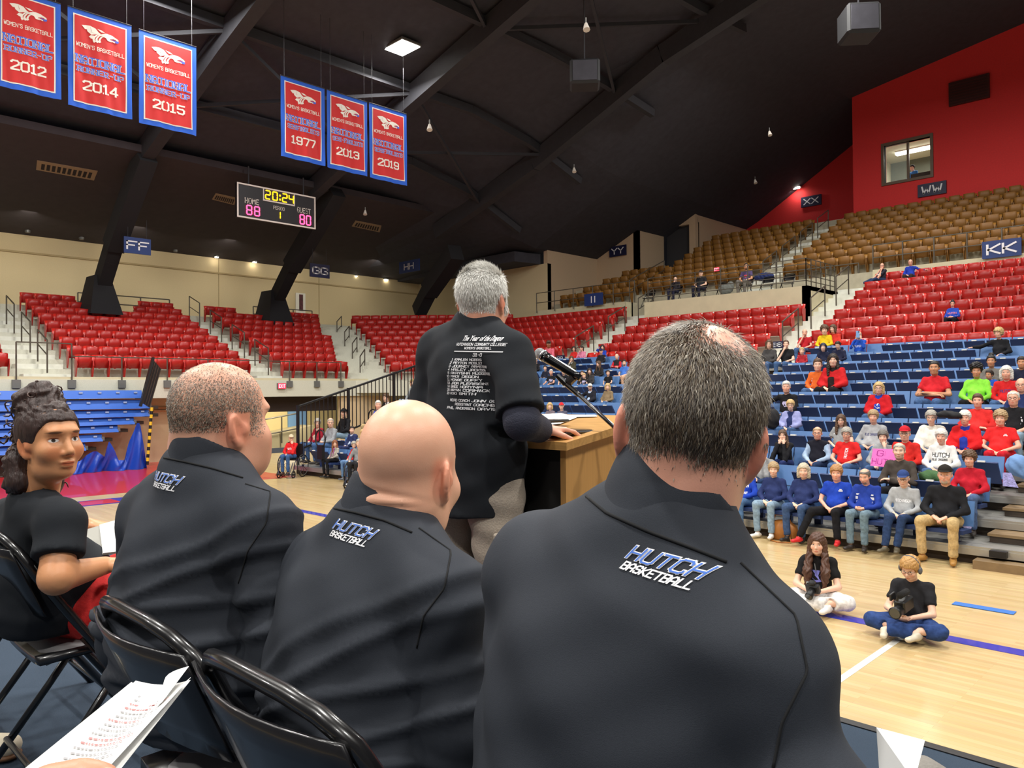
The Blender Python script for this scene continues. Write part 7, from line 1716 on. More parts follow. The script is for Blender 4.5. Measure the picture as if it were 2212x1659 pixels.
# hair: smooth front, high curly bun, loose curls behind
LH = lambda x, y, z: H_+s_*(B_[0]*x+B_[1]*y+B_[2]*z)
Fh = Field(H_-.30, H_+.26, .006); base_l = [(Ell(LH(0, -.014, .034), np.array((.083, .104, .094))*s_, B_), .02)]
for p, k in base_l: Fh.add(p, k)
xs_, zs_ = [-.13, -.09, -.03, .0, .030, .048, .066, .12], [-.09, -.08, -.03, -.005, -.012, .030, .056, .060]
def cut_line(D, X_, Y_, Z_):
    d = [X_-H_[0], Y_-H_[1], Z_-H_[2]]; yl = (d[0]*B_[1][0]+d[1]*B_[1][1]+d[2]*B_[1][2])/s_; zl = (d[0]*B_[2][0]+d[1]*B_[2][1]+d[2]*B_[2][2])/s_
    return np.maximum(D, (np.interp(yl, xs_, zs_)-zl)*s_)
Fh.fn(cut_line)
for c_, r_ in (((-.01, -.05, .125), .052), ((.03, -.06, .12), .040), ((-.045, -.065, .115), .040), ((0., -.085, .10), .045), ((.0, -.03, .15), .034)): Fh.add(Ell(LH(*c_), np.full(3, r_*s_)), .02)
for c_ in ((-.05, -.10, .02), (-.055, -.10, -.04), (-.05, -.10, -.09), (-.045, -.095, -.14), (.0, -.115, .0), (.0, -.115, -.06), (.0, -.11, -.12), (.0, -.10, -.17), (.05, -.09, -.06), (.055, -.075, -.12)): Fh.add(Ell(LH(*c_), np.full(3, .042*s_)), .03)
V3, Q3 = Fh.mesh(1); n3_ = vnormals(V3, Q3); q3 = (V3-H_)@B_.T/s_
curl = np.where((q3[:, 2] > .085) | (q3[:, 1] < -.085), 1., .12)
V3 = V3+n3_*((np.sin(q3[:, 0]*150+5*np.sin(q3[:, 2]*40))*np.sin(q3[:, 2]*140+4*np.sin(q3[:, 1]*50))*.006+np.sin(q3[:, 1]*170+q3[:, 0]*60)*.003)*curl)[:, None]
hr = skin_obj('hair', V3, Q3, M_hair, ws, wom, None, (58, 40, 36))
b = MB(); rc = random.Random(11)
curls = []
for i in range(150):
    if i < 62: c_ = LH(rc.uniform(-.06, .05), rc.uniform(-.11, -.02), rc.uniform(.09, .17))
    else: c_ = LH(rc.uniform(-.085, .06), rc.uniform(-.15, -.085), rc.uniform(-.20, .06))
    a0 = rc.uniform(0, 6); r_ = rc.uniform(.006, .012); d_ = nrm(np.array((rc.gauss(0, 1), rc.gauss(0, 1), rc.gauss(-.6, 1)))); e1 = nrm(np.cross(d_, (1, .3, .2))); e2 = np.cross(d_, e1)
    b.tube([c_-ws+d_*(.055*q/9)+(e1*math.cos(a0+q*.9)+e2*math.sin(a0+q*.9))*r_ for q in range(10)], [.0022]*9+[.001], 4)
cu_ = b.build('hair_curls', M_hair, wom, True); cu_['kind'] = 'stuff'; cu_.color = lin((74, 50, 42))
MB().ball(LH(-.078, .010, -.046)-ws, .003, 8, 6).build('ear_stud', M_bolt, wom, True)
# her program, and the shoe at the picture edge
P4 = [A(172, 1150, 2.62), A(250, 1128, 2.60), A(250, 1196, 2.40), A(188, 1204, 2.42)]; o = sum(P4)/4
pg = empty('program_booklet', tuple(o)); tag(pg, 'open grey and white printed program on the lap of the young woman', 'booklet')
MB().slab([p-o for p in P4], (0, 0, .004)).build('page', mat('grey newsprint', (168, 166, 158), .8), pg)
MB().slab([p-o+UZ*.005+RX*.0 for p in (P4[0]*.45+P4[1]*.55, P4[1], P4[2], P4[3]*.45+P4[2]*.55)], (0, 0, .002)).build('page', M_paper, pg)
sh_ = onz(14, 1640, STG); V, Q = grow([(Cap(sh_+UZ*.045-RX*.18, sh_+UZ*.045-RX*.0, .05, .046, UZ, .8), .01)], .007, cuts=[Half(sh_+UZ*.012, -UZ)]); sh = skin_obj('shoe', V, Q, M_shoe, sh_, None, None, (228, 216, 190)); tag(sh, 'cream shoe toe on the blue carpet at the picture edge', 'shoe')
V, Q = grow([(Cap(sh_+UZ*.016-RX*.18, sh_+UZ*.016, .050, .047, UZ, .35), .01)], .007, cuts=[Half(sh_+UZ*.001, -UZ)]); skin_obj('sole', V, Q, M_shoe, sh_, sh, None, (120, 84, 56))
# ---------------------------------------------------------------- pennants
M_bred = mat('red pennant cloth', (206, 44, 46), .75, bump=.12, scale=3, stretch=(1, 6, .5)); M_bblue = mat('blue pennant border', (40, 98, 214), .75); M_bwhite = mat('white pennant print', (240, 234, 226), .75); M_bblue2 = mat('blue pennant print', (74, 104, 220), .75)
def emblem():
    T = lambda pts: [np.array(((x-600)/945., -(y-.307*(x-130)-110-155)/945.)) for x, y in pts]
    W_ = [[(237, 250), (320, 252), (345, 340), (300, 330)], [(320, 252), (400, 265), (420, 400), (345, 375)], [(400, 265), (500, 320), (560, 400), (430, 400)], [(345, 375), (500, 385), (600, 430), (420, 450)], [(430, 400), (560, 400), (605, 440), (500, 420)],
          [(530, 325), (620, 360), (690, 415), (610, 400)], [(600, 440), (690, 425), (700, 520), (640, 490)], [(690, 425), (730, 430), (790, 570), (700, 520)], [(730, 430), (830, 470), (850, 540), (770, 545)], [(830, 470), (930, 545), (950, 580), (850, 540)], [(930, 545), (955, 575), (940, 590), (900, 572)], [(760, 560), (800, 560), (880, 600), (880, 627)], [(700, 520), (790, 560), (820, 605), (735, 578)],
          [(410, 460), (470, 470), (420, 520), (370, 492)], [(440, 470), (480, 470), (455, 545), (400, 520)]]
    for a in ([(600, 440), (530, 455), (475, 505), (462, 560), (490, 607)], [(640, 460), (570, 470), (525, 520), (515, 570), (550, 612)], [(690, 490), (630, 490), (590, 530), (572, 575), (585, 618)]):
        for i in range(4):
            w0 = 9+i*4; w1 = 13+i*4; (x0, y0), (x1, y1) = a[i], a[i+1]; dx, dy = x1-x0, y1-y0; l = math.hypot(dx, dy); nx, ny = -dy/l, dx/l
            W_.append([(x0+nx*w0, y0+ny*w0), (x1+nx*w1, y1+ny*w1), (x1-nx*w1, y1-ny*w1), (x0-nx*w0, y0-ny*w0)])
    B_ = [[(880, 575), (960, 598), (945, 635), (890, 627)], [(820, 550), (890, 578), (890, 600), (850, 575)]]
    f = lambda L: np.array([T(q) for q in L])
    return f(W_), f(B_)
EMW, EMB = emblem()
def pennant(u0, v0, u1, v1, vb, rank, year, lab, nm):
    """hung cloth facing +x; upper corners (u0,v0), (u1,v1), lower left at vb"""
    xx = -20.; a = onx(u0, v0, xx); c = onx(u1, v1, xx); zb = onx(u0, vb, xx)[2]; w = c[1]-a[1]; h = a[2]-zb; zt = (a[2]+c[2])/2
    t = empty('pennant', (xx, (a[1]+c[1])/2, zt)); tag(t, lab, 'banner', 'hanging pennants'); sd = rnd.random()*6
    bow = lambda y, z: .022*math.sin(y*9+sd)*(-z/h)+.012*math.sin(y*23+z*4+sd)*(-z/h)
    def cloth(nm_, y0, y1, z0, z1, off, m, nu=18, nv=14):
        b = MB(); b.grid(lambda s, q: (off+bow(y0+(y1-y0)*s, z0+(z1-z0)*q), y0+(y1-y0)*s, z0+(z1-z0)*q), nu, nv); return b.build(nm_, m, t, True)
    cloth('border', -w/2, w/2, 0, -h, 0, M_bblue); cloth('white_edge', -w/2+.115, w/2-.115, -.11, -h+.125, .006, M_bwhite); cloth('field', -w/2+.145, w/2-.145, -.14, -h+.155, .012, M_bred)
    MB().tube([(0, -w/2, .01), (0, w/2, .01)], .014, 6).build('rod', M_beam, t)
    for k in (-1, 1): MB().tube([(0, k*w*.42, .01), (0, k*w*.42, roof_z(xx, t.location[1])-zt)], .006, 4).build('hanger', M_beam, t)
    pj = lambda off: (lambda P: np.array([(off+bow(p[1], p[2]), p[1], p[2]) for p in P]))
    iw = w-.29
    text_mesh('emblem', [(EMW*iw*.96, 0, -.40*h/2.3)], (0, 0, 0), EY, UZ, M_bwhite, t, pj(.018)); text_mesh('emblem_tongue', [(EMB*iw*.96, 0, -.40*h/2.3)], (0, 0, 0), EY, UZ, M_bblue2, t, pj(.021))
    def word(nm_, txt, hh, z, ww, m, bold, off, serif=False):
        Q_, tw = lettering(txt, hh, 1., bold, 1.5, 0, serif); text_mesh(nm_, [(Q_*np.array((ww/tw, 1)), 0, z)], (0, 0, 0), EY, UZ, m, t, pj(off))
    k = h/2.3
    word('team_word', "WOMEN'S BASKETBALL", .10*k, -.86*k, iw*.94, M_bwhite, .95, .018)
    word('title_edge', 'NATIONAL', .20*k, -1.25*k, iw*.95, M_bwhite, 1.55, .018, True); word('title_word', 'NATIONAL', .195*k, -1.245*k, iw*.95, M_bblue2, .95, .022, True)
    word('rank_edge', rank, .14*k, -1.45*k, iw*.9, M_bwhite, 1.45, .018, True); word('rank_word', rank, .137*k, -1.447*k, iw*.9, M_bblue2, .85, .022, True)
    word('year', year, .24*k, -1.86*k, iw*.66, M_bwhite, 1.15, .018)
pennant(-12, -32, 131, 6, 186, 'RUNNER-UP', '2012', 'red national runner-up pennant of 2012 with blue border, cut by the picture edge', 'a')
pennant(146, 13, 284, 57, 226, 'RUNNER-UP', '2014', 'red national runner-up pennant of 2014, the middle one of three near the picture edge', 'b')
pennant(300, 64, 424, 102, 265, 'RUNNER-UP', '2015', 'red national runner-up pennant of 2015 beside the sloping rafter', 'c')
pennant(606, 163, 701, 192, 337, 'SEMIFINALISTS', '1977', 'red national semifinalists pennant of 1977, first of three beside the lit panel', 'd')
pennant(706, 194, 793, 221, 361, 'SEMI-FINALISTS', '2013', 'red national semi-finalists pennant of 2013 between the 1977 and 2019 ones', 'e')
pennant(797, 222, 878, 247, 383, 'SEMIFINALISTS', '2019', 'red national semifinalists pennant of 2019, last of the hanging row', 'f')
# ---------------------------------------------------------------- scoreboard
sx = -27.15; P00 = onx(512, 468, sx); P11 = onx(681, 428, sx); bw = P11[1]-P00[1]; bh = onx(512, 393, sx)[2]-P00[2]
sbd = empty('scoreboard', (sx, P00[1], P00[2])); tag(sbd, 'black electronic scoreboard with amber clock hanging at the soffit edge', 'scoreboard')
bx = lambda f: f*bw; bz = lambda f: (1-f)*bh
MB().span((-.15, 0, 0), (0, bw, bh)).build('cabinet', mat('scoreboard black', (24, 18, 24), .5), sbd)
M_sedge = mat('scoreboard trim', (226, 214, 206), .5)
b = MB(); e = .055; b.span((-.02, 0, 0), (.02, bw, e)); b.span((-.02, 0, bh-e), (.02, bw, bh)); b.span((-.02, 0, e), (.02, e, bh-e)); b.span((-.02, bw-e, e), (.02, bw, bh-e)); b.build('frame', M_sedge, sbd)
b = MB(); b.span((0, bx(.315), bz(.40)), (.02, bx(.72), bz(.36))); b.span((0, bx(.315), bz(.36)), (.02, bx(.326), bh-e)); b.span((0, bx(.709), bz(.36)), (.02, bx(.72), bh-e)); b.build('clock_frame', M_sedge, sbd)
M_amb = mat('amber lamps', (255, 200, 20), .5, emit=(255, 190, 10), estr=2.6); M_scr = mat('red lamps', (255, 60, 110), .5, emit=(255, 70, 120), estr=3.4)
SEGS = {'0': 'abcdef', '1': 'bc', '2': 'abged', '4': 'fgbc', '8': 'abcdefg'}
def digit(ch, y, z, w, h, m, nm):
    s_ = {'a': ((0, h), (w, h)), 'b': ((w, h), (w, h/2)), 'c': ((w, h/2), (w, 0)), 'd': ((0, 0), (w, 0)), 'e': ((0, h/2), (0, 0)), 'f': ((0, h), (0, h/2)), 'g': ((0, h/2), (w, h/2))}
    b = MB(); r_ = h*.075
    for k in SEGS[ch]:
        (y0, z0), (y1, z1) = s_[k]; d = np.array((y1-y0, z1-z0)); d = d/np.linalg.norm(d)*r_*.9; n = np.array((-d[1], d[0]))
        p0, p1 = np.array((y+y0, z+z0)), np.array((y+y1, z+z1)); q = [p0, p0+d+n, p1-d+n, p1, p1-d-n, p0+d-n]
        b.slab([(.012, c[0], c[1]) for c in q], (.012, 0, 0))
    return b.build(nm, m, sbd)
for ch, f in zip('20', (.345, .435)): digit(ch, bx(f), bz(.325), bx(.058), bh*.24, M_amb, 'clock_digit')
for ch, f in zip('24', (.56, .645)): digit(ch, bx(f), bz(.325), bx(.058), bh*.24, M_amb, 'clock_digit')
b = MB(); b.box((.02, bx(.527), bz(.16)), (.02, .05, .07)); b.box((.02, bx(.527), bz(.28)), (.02, .05, .07)); b.build('clock_colon', M_amb, sbd)
for f in (.115, .21): digit('8', bx(f), bz(.88), bx(.058), bh*.26, M_scr, 'score_digit')
for ch, f in zip('80', (.79, .875)): digit(ch, bx(f), bz(.90), bx(.055), bh*.28, M_scr, 'score_digit')
digit('1', bx(.50), bz(.85), bx(.03), bh*.20, M_amb, 'period_digit')
for txt, f0, f1, y, hh in (('HOME', .095, .26, .565, .165), ('GUEST', .755, .93, .565, .165), ('PERIOD', .445, .585, .60, .11)):
    Q_, tw = lettering(txt, bh*hh, 1., .95); text_mesh('caption', [(Q_*np.array((bx(f1-f0)/tw, 1)), bx((f0+f1)/2), bz(y))], (.012, 0, 0), EY, UZ, M_sedge, sbd)
for f in (.15, .85): MB().tube([(-.07, bx(f), bh), (-.07, bx(f), bh+.7)], .03, 6).build('hanger', M_beam, sbd)
# ---------------------------------------------------------------- folded bleacher, tarpaulin, folded side rail by the end wall
fbx = -25.35; M_fb = mat('royal blue bench board', (42, 100, 200), .45)
fb = empty('folded_bleacher', (fbx, 5, 0)); tag(fb, 'folded blue bench bleacher against the beige end wall', 'bleacher')
fo = np.array((fbx, 5, 0))
for (v, hgt, uR) in ((843, 17, 305), (863, 19, 320), (884, 15, 320), (901, 15, 288), (918, 15, 253), (938, 15, 219), (957, 16, 183)):
    a_ = onx(uR, v, fbx); c_ = onx(uR, v+hgt, fbx)
    b = MB(); b.slab([(.02, -11, a_[2]), (.14, -11, c_[2]), (-.1, -11, c_[2]), (-.1, -11, a_[2])], (0, a_[1]-5+11, 0)); b.build('bench_board', M_fb, fb)
    MB().span((-.5, a_[1]-5-.02, c_[2]-.02), (-.1, a_[1]-5+.35, c_[2]+.08)).build('arm', M_under, fb)
    MB().span((.0, a_[1]-5-.02, c_[2]+.02), (.1, a_[1]-5+.06, c_[2]+.14)).build('end_cap', M_grey, fb)
    for k in range(9): MB().box((.085, a_[1]-5-.2-.52*k, a_[2]*.72+c_[2]*.28), (.03, .10, .05)).build('number_plate', mat('pale number', (150, 176, 220), .5), fb)
MB().span((-.6, -11, 0), (-.5, onx(183, 990, fbx)[1]-5, 2.2)).build('under_frame', M_under, fb)
M_tarp = mat('blue tarpaulin', (30, 70, 180), .28, bump=.3, scale=4, coat=.3)
tp_ = [(150, 1003), (172, 996), (200, 975), (210, 975), (226, 987), (237, 953), (244, 968), (256, 994), (268, 994), (282, 950), (294, 914), (303, 914), (311, 970), (318, 1016)]
tx = -24.9; b = MB(); us = [p[0] for p in tp_]
def tarp(s, q):
    u = 150+168*s; vt = np.interp(u, us, [p[1] for p in tp_]); a_ = onx(u, vt, tx); c_ = onx(u, 1018-(s > .9)*0, tx); z = a_[2]*(1-q)+.01*q
    return (.10*math.sin(s*23)*(.3+q)+.12*q*math.sin(s*9+1)+.04*math.sin(s*47+q*7), a_[1]-5, max(z, .005))
b.grid(tarp, 60, 10); tq = b.build('tarpaulin', M_tarp, None, True, (tx, 5, 0)); tag(tq, 'crumpled blue tarpaulin draped under the folded bleacher', 'tarpaulin')
ac = empty('folded_side_rail', tuple(onx(318, 880, -24.6))); tag(ac, 'dark folded side rail of slats leaning beside the blue benches', 'rail'); ao = np.array(ac.location)
for k in range(9):
    a_ = onx(330+2.1*k, 776+2.5*k, -24.6-.03*k); c_ = onx(304+2.3*k, 868+1.5*k, -24.6-.03*k); MB().bar(a_-ao, c_-ao, .03, .06).build('slat', M_blackrail if k % 2 else M_under, ac)
a_ = onx(331, 772, -24.55); c_ = onx(303, 878, -24.55); MB().bar(a_-ao, c_-ao, .06, .12).build('stile', M_blackrail, ac)
sp0 = onx(328, 880, -24.5); sp1 = onx(318, 1004, -24.5); spl = empty('striped_pole', (sp1[0], sp1[1], 0)); tag(spl, 'black and yellow striped pole beside the blue tarpaulin', 'pole'); M_yel = mat('yellow stripe', (226, 186, 40), .5)
po_ = np.array((sp1[0], sp1[1], 0)); n = 16
for k in range(n):
    q0 = sp1+(sp0-sp1)*k/n-po_; q1 = sp1+(sp0-sp1)*(k+1)/n-po_; q0[2] = max(q0[2], 0); MB().tube([q0, q1], .045, 8).build('band', M_yel if k % 2 else M_blackrail, spl)
cp = empty('wall_conduit', (XF-1.15, onx(332, 880, XF-1.15)[1], 0)); tag(cp, 'beige conduit pipe on the lower wall behind the man in profile', 'pipe')
MB().tube([(0, 0, 1.75), (0, 1.2, 1.75), (0, 1.35, 1.6), (0, 1.35, .2)], .035, 6).build('pipe', mat('beige pipe', (196, 160, 120), .5), cp); MB().tube([(0, 0, 1.85), (0, 4, 1.85)], .03, 6).build('pipe', MATS['beige pipe'], cp)
# ---------------------------------------------------------------- wheelchairs
M_tyre = mat('dark tyre', (30, 30, 32), .7); M_frame = mat('navy chair frame', (40, 42, 66), .35, metal=.4)
def wheelchair(x, y, rz, lab):
    t = empty('wheelchair', (x, y, 0), rz); tag(t, lab, 'wheelchair')       # faces -y
    for k in (-1, 1):
        b = MB(); b.tube([(k*.30, .08+.30*math.cos(a), .31+.30*math.sin(a)) for a in np.linspace(0, 2*PI, 29)[:-1]], .016, 6, closed=True); w = b.build('wheel', M_tyre, t, True)
        b = MB(); b.tube([(k*.325, .08+.255*math.cos(a), .31+.255*math.sin(a)) for a in np.linspace(0, 2*PI, 29)[:-1]], .008, 6, closed=True); b.build('push_rim', M_grey, w, True)
        b = MB()
        for q in range(8): b.tube([(k*.30, .08, .31), (k*.30, .08+.295*math.cos(q*PI/4+.2), .31+.295*math.sin(q*PI/4+.2))], .006, 4)
        b.tube([(k*.28, .08, .31), (k*.32, .08, .31)], .03, 8); b.build('spokes', M_frame, w)
        b = MB(); b.tube([(k*.22, -.30+.09*math.cos(a), .095+.09*math.sin(a)) for a in np.linspace(0, 2*PI, 15)[:-1]], .018, 6, closed=True); b.tube([(k*.20, -.30, .095), (k*.24, -.30, .095)], .03, 8); b.build('caster', M_tyre, t, True)
        MB().tube([(k*.24, .24, .92), (k*.24, .20, .50), (k*.24, -.18, .48), (k*.24, -.26, .40), (k*.22, -.30, .14)], .013, 6).build('side_frame', M_frame, t, True)
        MB().tube([(k*.24, .24, .92), (k*.24, .34, .93)], .016, 6).build('push_handle', M_blackrail, t)
        MB().span((k*.13-.06, -.52, .09), (k*.13+.06, -.36, .11)).build('footrest', M_blackrail, t)
        MB().tube([(k*.20, -.28, .42), (k*.16, -.42, .11)], .012, 6).build('leg_hanger', M_frame, t)
    MB().span((-.22, -.20, .47), (.22, .20, .50)).build('seat_sling', M_blackrail, t); MB().span((-.23, .19, .52), (.23, .22, .90)).build('back_sling', M_blackrail, t)
    return t
def wheeled(u, v, look_, lab_c, lab_p, fa, vt, **kw):
    p = onz(u, v, 0); f = nrm((math.sin(fa), -math.cos(fa), 0)); wheelchair(p[0], p[1], fa, lab_c)
    top = A(u, vt, (p-CAM)@FW)[2]; s = min(max((top-.50)/.9, .78), 1.05)
    lk = nrm(TALK-np.array((p[0], p[1], 1.2)))
    return build_person(lab_p, (p[0], p[1], .50), f, s, .06, lk, near=True, spread=.11, legz=.46, **kw)
wheeled(630, 1030, None, 'wheelchair of the man in the tan cap at the red floor edge', 'man in red lettered sweatshirt and tan cap in a wheelchair', .55, 936, shirt=(212, 36, 40), dec='HUTCH', cap=(200, 186, 156), hair='short', hc='grey', glasses=True, pose='chinL', pants=(62, 92, 140), shoes=(70, 50, 44), group=None)
wheeled(776, 1052, None, 'wheelchair half hidden behind the bald man', 'person in grey jacket and black trousers in a wheelchair behind the bald man', .55, 945, shirt=(130, 130, 132), hair='short', hc='grey', pose='knees', pants=(38, 38, 42), shoes=(236, 234, 230), group=None)
# ---------------------------------------------------------------- the two on the floor with cameras
def floor_sitter(u, v, fdir, vt, lab, **kw):
    p = onz(u, v, .05); Yd = (p-CAM)@FW; s = (A(u, vt, Yd)[2]-.05)/.90
    lk = kw.pop('look_'); f = nrm(fdir)
    return build_person(lab, p, f, s, 0., nrm(lk), legs=True, knees=[(.36, .26, .10), (-.36, .26, .10)], feet=[(-.16, .44, .07), (.16, .40, .07)], h=.017, hf=.0075, pose='camera', group=None, **kw)
def shoes_for(root, d, cols):
    for k, (a, b_) in enumerate((((-.16, .44), (-.36, .50)), ((.16, .40), (.33, .52)))):
        q0 = d['P'](a[0], a[1], .035); q1 = d['P'](b_[0], b_[1], .03)
tocam = lambda p: nrm((CAM-p)*np.array((1, 1, 0)))
pg_ = onz(1768, 1302, 0); fg = nrm(tocam(pg_)-RX*.18)
g_root, gd_ = floor_sitter(1768, 1302, fg, 1143, 'young woman with very long brown hair on the floor in black tee and white trousers', look_=TALK-np.array((pg_[0], pg_[1], .55)), shirt=(24, 22, 24), sleeve='short', pants=(226, 222, 218), shoes=(226, 222, 218), hair='long', hc=(84, 54, 40), fem=1, leg_r=1.25, dec='blob', dcol=(120, 120, 200))
# her long locks reach the waist
for k in (-1, 1):
    V, Q = grow([(Cap(gd_['P'](k*.085, .05, .60), gd_['P'](k*.105, .13, .40), .036, .046), .02), (Cap(gd_['P'](k*.105, .13, .40), gd_['P'](k*.09, .15, .20), .046, .022), .02)], .009)
    V = V+vnormals(V, Q)*(.006*np.sin(V[:, 0]*140+3*np.sin(V[:, 2]*40)))[:, None]; skin_obj('hair_lock', V, Q, M_hair, gd_['O'], g_root, None, (84, 54, 40))
MB().tube([gd_['P'](-.02, .12, .50)-gd_['O'], gd_['P'](0, .15, .42)-gd_['O']], .006, 6).build('necklace', M_bolt, g_root)
pb_ = onz(1975, 1362, 0); fb_ = nrm(tocam(pb_)-RX*.42)
b_root, bd_ = floor_sitter(1972, 1360, fb_, 1192, 'fair haired man with headphones sitting cross-legged filming with a video camera', look_=fb_+np.array((-.1, -.1, -1.0)), shirt=(36, 36, 40), sleeve='short', pants=(44, 66, 116), shoes=(206, 196, 176), leg_r=1.25, hair='fem', hc=(186, 142, 84), glasses=True, tilt=.35)
H_, B_, hs_ = bd_['head']
b = MB(); b.tube([np.array((.098*math.cos(a), -.01, .02+.125*math.sin(a))) for a in np.linspace(-.1, PI+.1, 15)], .011, 6)
head_child('headphone_band', (lambda m_: (m_.materials.append(mat('grey headphones', (96, 98, 104), .5)), m_)[1])(b.me('headphone_band', True)), b_root, bd_['head'])
for k in (-1, 1):
    b = MB(); b.ball((k*.10, -.005, -.01), (.022, .036, .042), 10, 7); head_child('headphone_cup', (lambda m_: (m_.materials.append(MATS['grey headphones']), m_)[1])(b.me('headphone_cup', True)), b_root, bd_['head'])
M_cam = mat('black camera body', (24, 24, 26), .45)
def at_hands(d, fwd=.10): return (d['hands'][0][0]+d['hands'][1][0])/2+d['f']*fwd*d['s']
def basis_obj(name, o, f, lab, cat, pitch=0.):
    f = nrm(f); l = nrm(np.cross(UZ, f)); up = nrm(np.cross(f, l)); f2 = nrm(f+up*pitch); up2 = nrm(np.cross(f2, l))
    t = bpy.data.objects.new(name, None); link(t); t.matrix_world = frame(o, l, f2, up2); return tag(t, lab, cat)
c1 = basis_obj('photo_camera', at_hands(gd_, .09)+UZ*.05, gd_['f']-RX*.3, 'black photo camera held by the young woman on the floor', 'camera', -.5)
MB().box((0, 0, 0), (.14, .06, .10), None, .012).build('body', M_cam, c1); MB().box((0, -.005, .065), (.06, .06, .04), None, .01).build('viewfinder_hump', M_cam, c1); MB().tube([(0, .02, -.005), (0, .08, -.005), (0, .13, -.005)], [.036, .036, .04], 16).build('lens', M_cam, c1, True); MB().tube([(0, .128, -.005), (0, .134, -.005)], .033, 16).build('front_glass', mat('lens glass', (20, 24, 30), .05, coat=1), c1); MB().tube([(-.05, -.01, .05), (-.05, -.01, .062)], .014, 10).build('dial', M_bolt, c1)
c2 = basis_obj('video_camera', at_hands(bd_, .07)+UZ*.10, bd_['f']-RX*.15, 'black video camera with furry microphone held by the man with headphones', 'camera', -.15)
MB().box((0, -.04, .02), (.10, .20, .12), None, .014).build('body', M_cam, c2); MB().tube([(0, .05, .0), (0, .12, .0), (0, .15, .0)], [.046, .048, .056], 16).build('lens', M_cam, c2, True); MB().tube([(0, .148, .0), (0, .153, .0)], .046, 16).build('front_glass', MATS['lens glass'], c2)
MB().tube([(0, -.12, .09), (0, -.06, .14), (0, .06, .14), (0, .09, .09)], .012, 8).build('top_handle', M_cam, c2, True); MB().tube([(.05, -.02, .16), (.05, .14, .17)], [.026, .030], 10).build('microphone_tube', mat('furry windscreen', (20, 20, 22), .95, bump=1, scale=200), c2, True); MB().box((-.07, .02, .10), (.02, .09, .06), None, .004).build('flip_screen', M_cam, c2)
# hidden person past the nearest coach, on a chair on the floor
ph_ = A(1545, 1150, 5.5); build_person('dark haired man in black seen past the collar of the nearest coach', (ph_[0], ph_[1], .46), (0, 1, 0), .99, .03, nrm((-.2, 1, 0)), shirt=(24, 24, 27), hair='short', hc='brown', group=None, h=.016, hf=.008)
folding_chair(ph_[0], ph_[1]+.02, 0, 0, 'black folding chair on the wood floor past the nearest coach', far=True)
# ---------------------------------------------------------------- things among the crowd
def card(lab, cat, name, pts, m, depth_axis=None, th=.004):
    o = sum(pts)/len(pts); t = empty(name, tuple(o)); tag(t, lab, cat); MB().slab([p-o for p in pts], nrm(np.cross(pts[1]-pts[0], pts[2]-pts[0]))*th).build('sheet', m, t); return t, o
yq = 12.72; q = [ony(1880, 1006, yq-.12), ony(1945, 1012, yq-.12), ony(1946, 971, yq+.02), ony(1886, 969, yq+.02)]
t, o = card('pink hand lettered GO HUTCH sign held by the woman in grey', 'sign', 'hand_sign', q, mat('pink card', (238, 96, 178), .6))
ex_ = nrm(q[1]-q[0]); ez_ = nrm(q[3]-q[0]); w_ = np.linalg.norm(q[1]-q[0]); M_mag = mat('magenta marker', (150, 26, 130), .7); fr_o = nrm(np.cross(ex_, ez_))*.006
for txt, dy in (('GO!', .02), ('HUTCH', -.12)):
    Q_, tw = lettering(txt, .10, 1, .6); text_mesh('sign_word', [(Q_*np.array((w_*(.62 if txt == 'GO!' else .88)/tw, 1)), 0, dy)], fr_o, ex_, ez_, M_mag, t)
q = [A(2030, 1138, 10.55), A(2066, 1117, 10.62), A(2100, 1136, 10.45), A(2096, 1147, 10.40), A(2062, 1128, 10.5)]
card('folded purple and white program over the knee of the khaki trousers', 'booklet', 'program_booklet', q, mat('purple white print', (170, 160, 206), .6, var=.5, scale=30))
q = [ony(2166, 1050, 12.5), ony(2200, 1054, 12.5), ony(2184, 1022, 12.9), ony(2166, 1021, 12.9)]
card('navy and white program leaning on the metal step', 'booklet', 'program_booklet', q, mat('navy white print', (110, 104, 150), .6, var=.6, scale=40))
def soft(lab, cat, name, prims, m, h=.02):
    V, Q = grow(prims, h); V = V+vnormals(V, Q)*(.012*np.sin(V[:, 0]*40+V[:, 2]*30)*np.sin(V[:, 1]*35))[:, None]; o = V.mean(0); return tag(skin_obj(name, V, Q, m, o), lab, cat)
g = ony(2010, 1030, 12.45); soft('green knitted jacket lying on the second row seats', 'jacket', 'folded_jacket', [(Ell(g, (.16, .14, .10)), .02), (Ell(g+np.array((.12, 0, -.02)), (.12, .12, .08)), .04)], mat('green knit', (62, 96, 56), .9, bump=.5, scale=60))
g = ony(2200, 1005, 13.3); soft('pale blue jacket bundled at the row end by the aisle steps', 'jacket', 'folded_jacket', [(Ell(g, (.16, .15, .16)), .02), (Ell(g+np.array((.1, 0, -.1)), (.12, .14, .10)), .04)], mat('pale blue cloth', (110, 146, 196), .9, bump=.4, scale=40))
g = ony(2045, 895, 13.9); soft('black coat lying over the seats behind the white jacket', 'coat', 'folded_coat', [(Ell(g, (.15, .10, .06)), .03), (Ell(g+np.array((.14, 0, -.02)), (.10, .1, .05)), .03)], M_blackbox)
g = ony(1668, 905, 14.0); soft('black coat draped beside the woman in lilac', 'coat', 'folded_coat', [(Ell(g, (.14, .12, .20)), .03)], M_blackbox)
g = onz(1685, 1168, .0); bag = empty('handbag', (g[0], g[1]+.1, 0)); tag(bag, 'tan leather handbag on the floor under the front bench', 'bag'); M_tan = mat('tan leather', (176, 112, 50), .5)
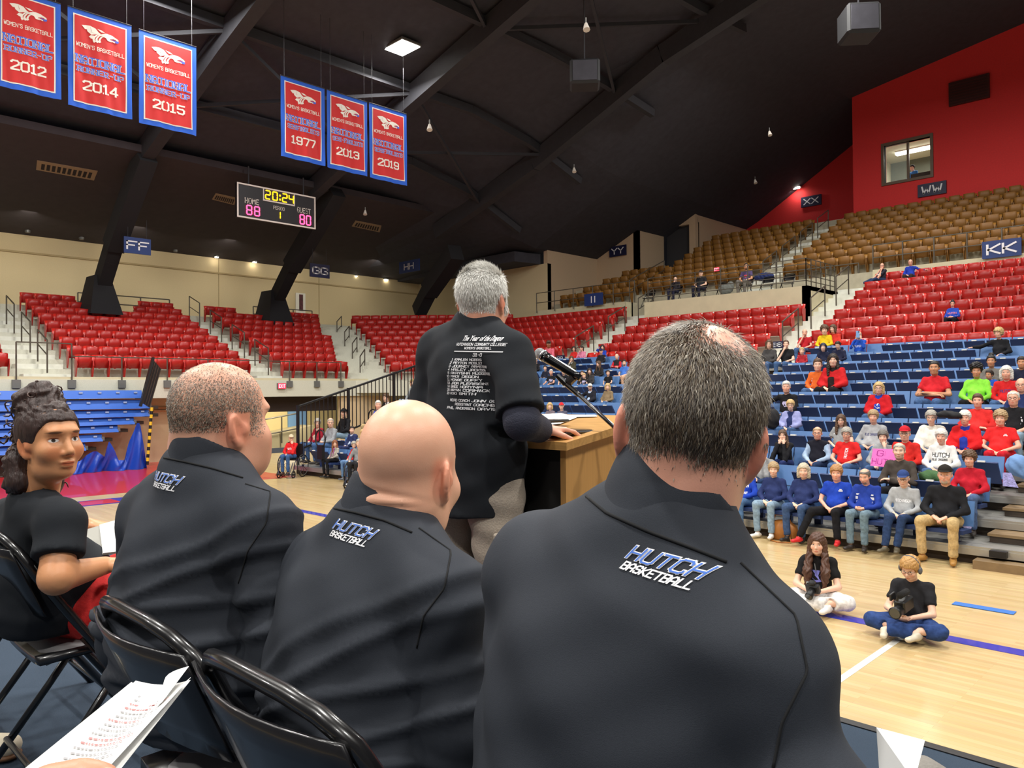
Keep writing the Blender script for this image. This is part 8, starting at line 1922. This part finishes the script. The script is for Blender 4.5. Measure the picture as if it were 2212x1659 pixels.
V, Q = grow([(Ell((0, 0, .15), (.24, .12, .16)), .02), (Cap((-.15, 0, .03), (.15, 0, .03), .06), .05)], .015, cuts=[Half((0, 0, .0), (0, 0, -1))]); skin_obj('bag_body', V, Q, M_tan, np.zeros(3), bag); bag.children[0].location = (0, 0, 0)
MB().tube([(-.15, -.02, .25), (-.1, -.03, .38), (.1, -.03, .38), (.15, -.02, .25)], .012, 6).build('bag_handle', M_tan, bag); MB().tube([(.15, -.1, .1), (.22, -.2, .012), (.05, -.28, .012), (-.1, -.2, .012)], .010, 6).build('bag_strap', M_tan, bag)
ph = empty('mobile_phone', tuple(ony(1853, 722, 20.25))); tag(ph, 'blue backed phone held up by the man in royal sweatshirt', 'phone'); MB().box((0, 0, 0), (.09, .012, .17), None, .004).build('case', mat('phone blue', (130, 170, 220), .3), ph); MB().box((.025, -.008, .06), (.025, .004, .03)).build('camera_block', M_blackrail, ph)
for (u, v, yy, r_, lab) in ((692, 948, 11.15, .24, 'black hoop handrail before the man in grey pullover'), (806, 902, 13.3, .24, 'black hoop handrail before the white haired man in royal polo')):
    p = ony(u, v, yy); t = empty('hoop_rail', tuple(p)); tag(t, lab, 'handrail')
    MB().tube([(r_*1.0*math.cos(a)*(1 if abs(math.cos(a)) < .8 else 1), .0, r_*math.sin(a)) for a in np.linspace(-.9, PI+.9, 20)], .02, 8).build('hoop', M_blackrail, t, True)
    MB().span((-.12, -.03, -.55), (.12, .06, -.17)).build('socket_box', M_blackrail, t)
for i, u in enumerate((1400, 1458, 1513, 1560, 1611, 1655, 1700)):
    p = ony(u, 600, 27.1 if u in (1458, 1513, 1611) else 27.5)
    folding_chair(p[0], p[1]+.02, ZP, PI, f'dark folding chair on the railed platform, {ORD[i]} from the II sign end', far=True)
p = ony(1568, 625, 27.4); soft('grey jacket hung over a platform chair', 'jacket', 'hung_jacket', [(Ell(p, (.3, .14, .22)), .04), (Ell(p+np.array((.2, 0, .1)), (.15, .1, .2)), .05)], mat('grey cloth', (110, 112, 108), .9, bump=.4, scale=20), .03)
p = ony(1650, 598, 27.9); soft('navy coat hung over a platform chair with white stripes', 'coat', 'hung_coat', [(Ell(p, (.42, .12, .16)), .04)], mat('navy cloth', (34, 46, 96), .9), .03)
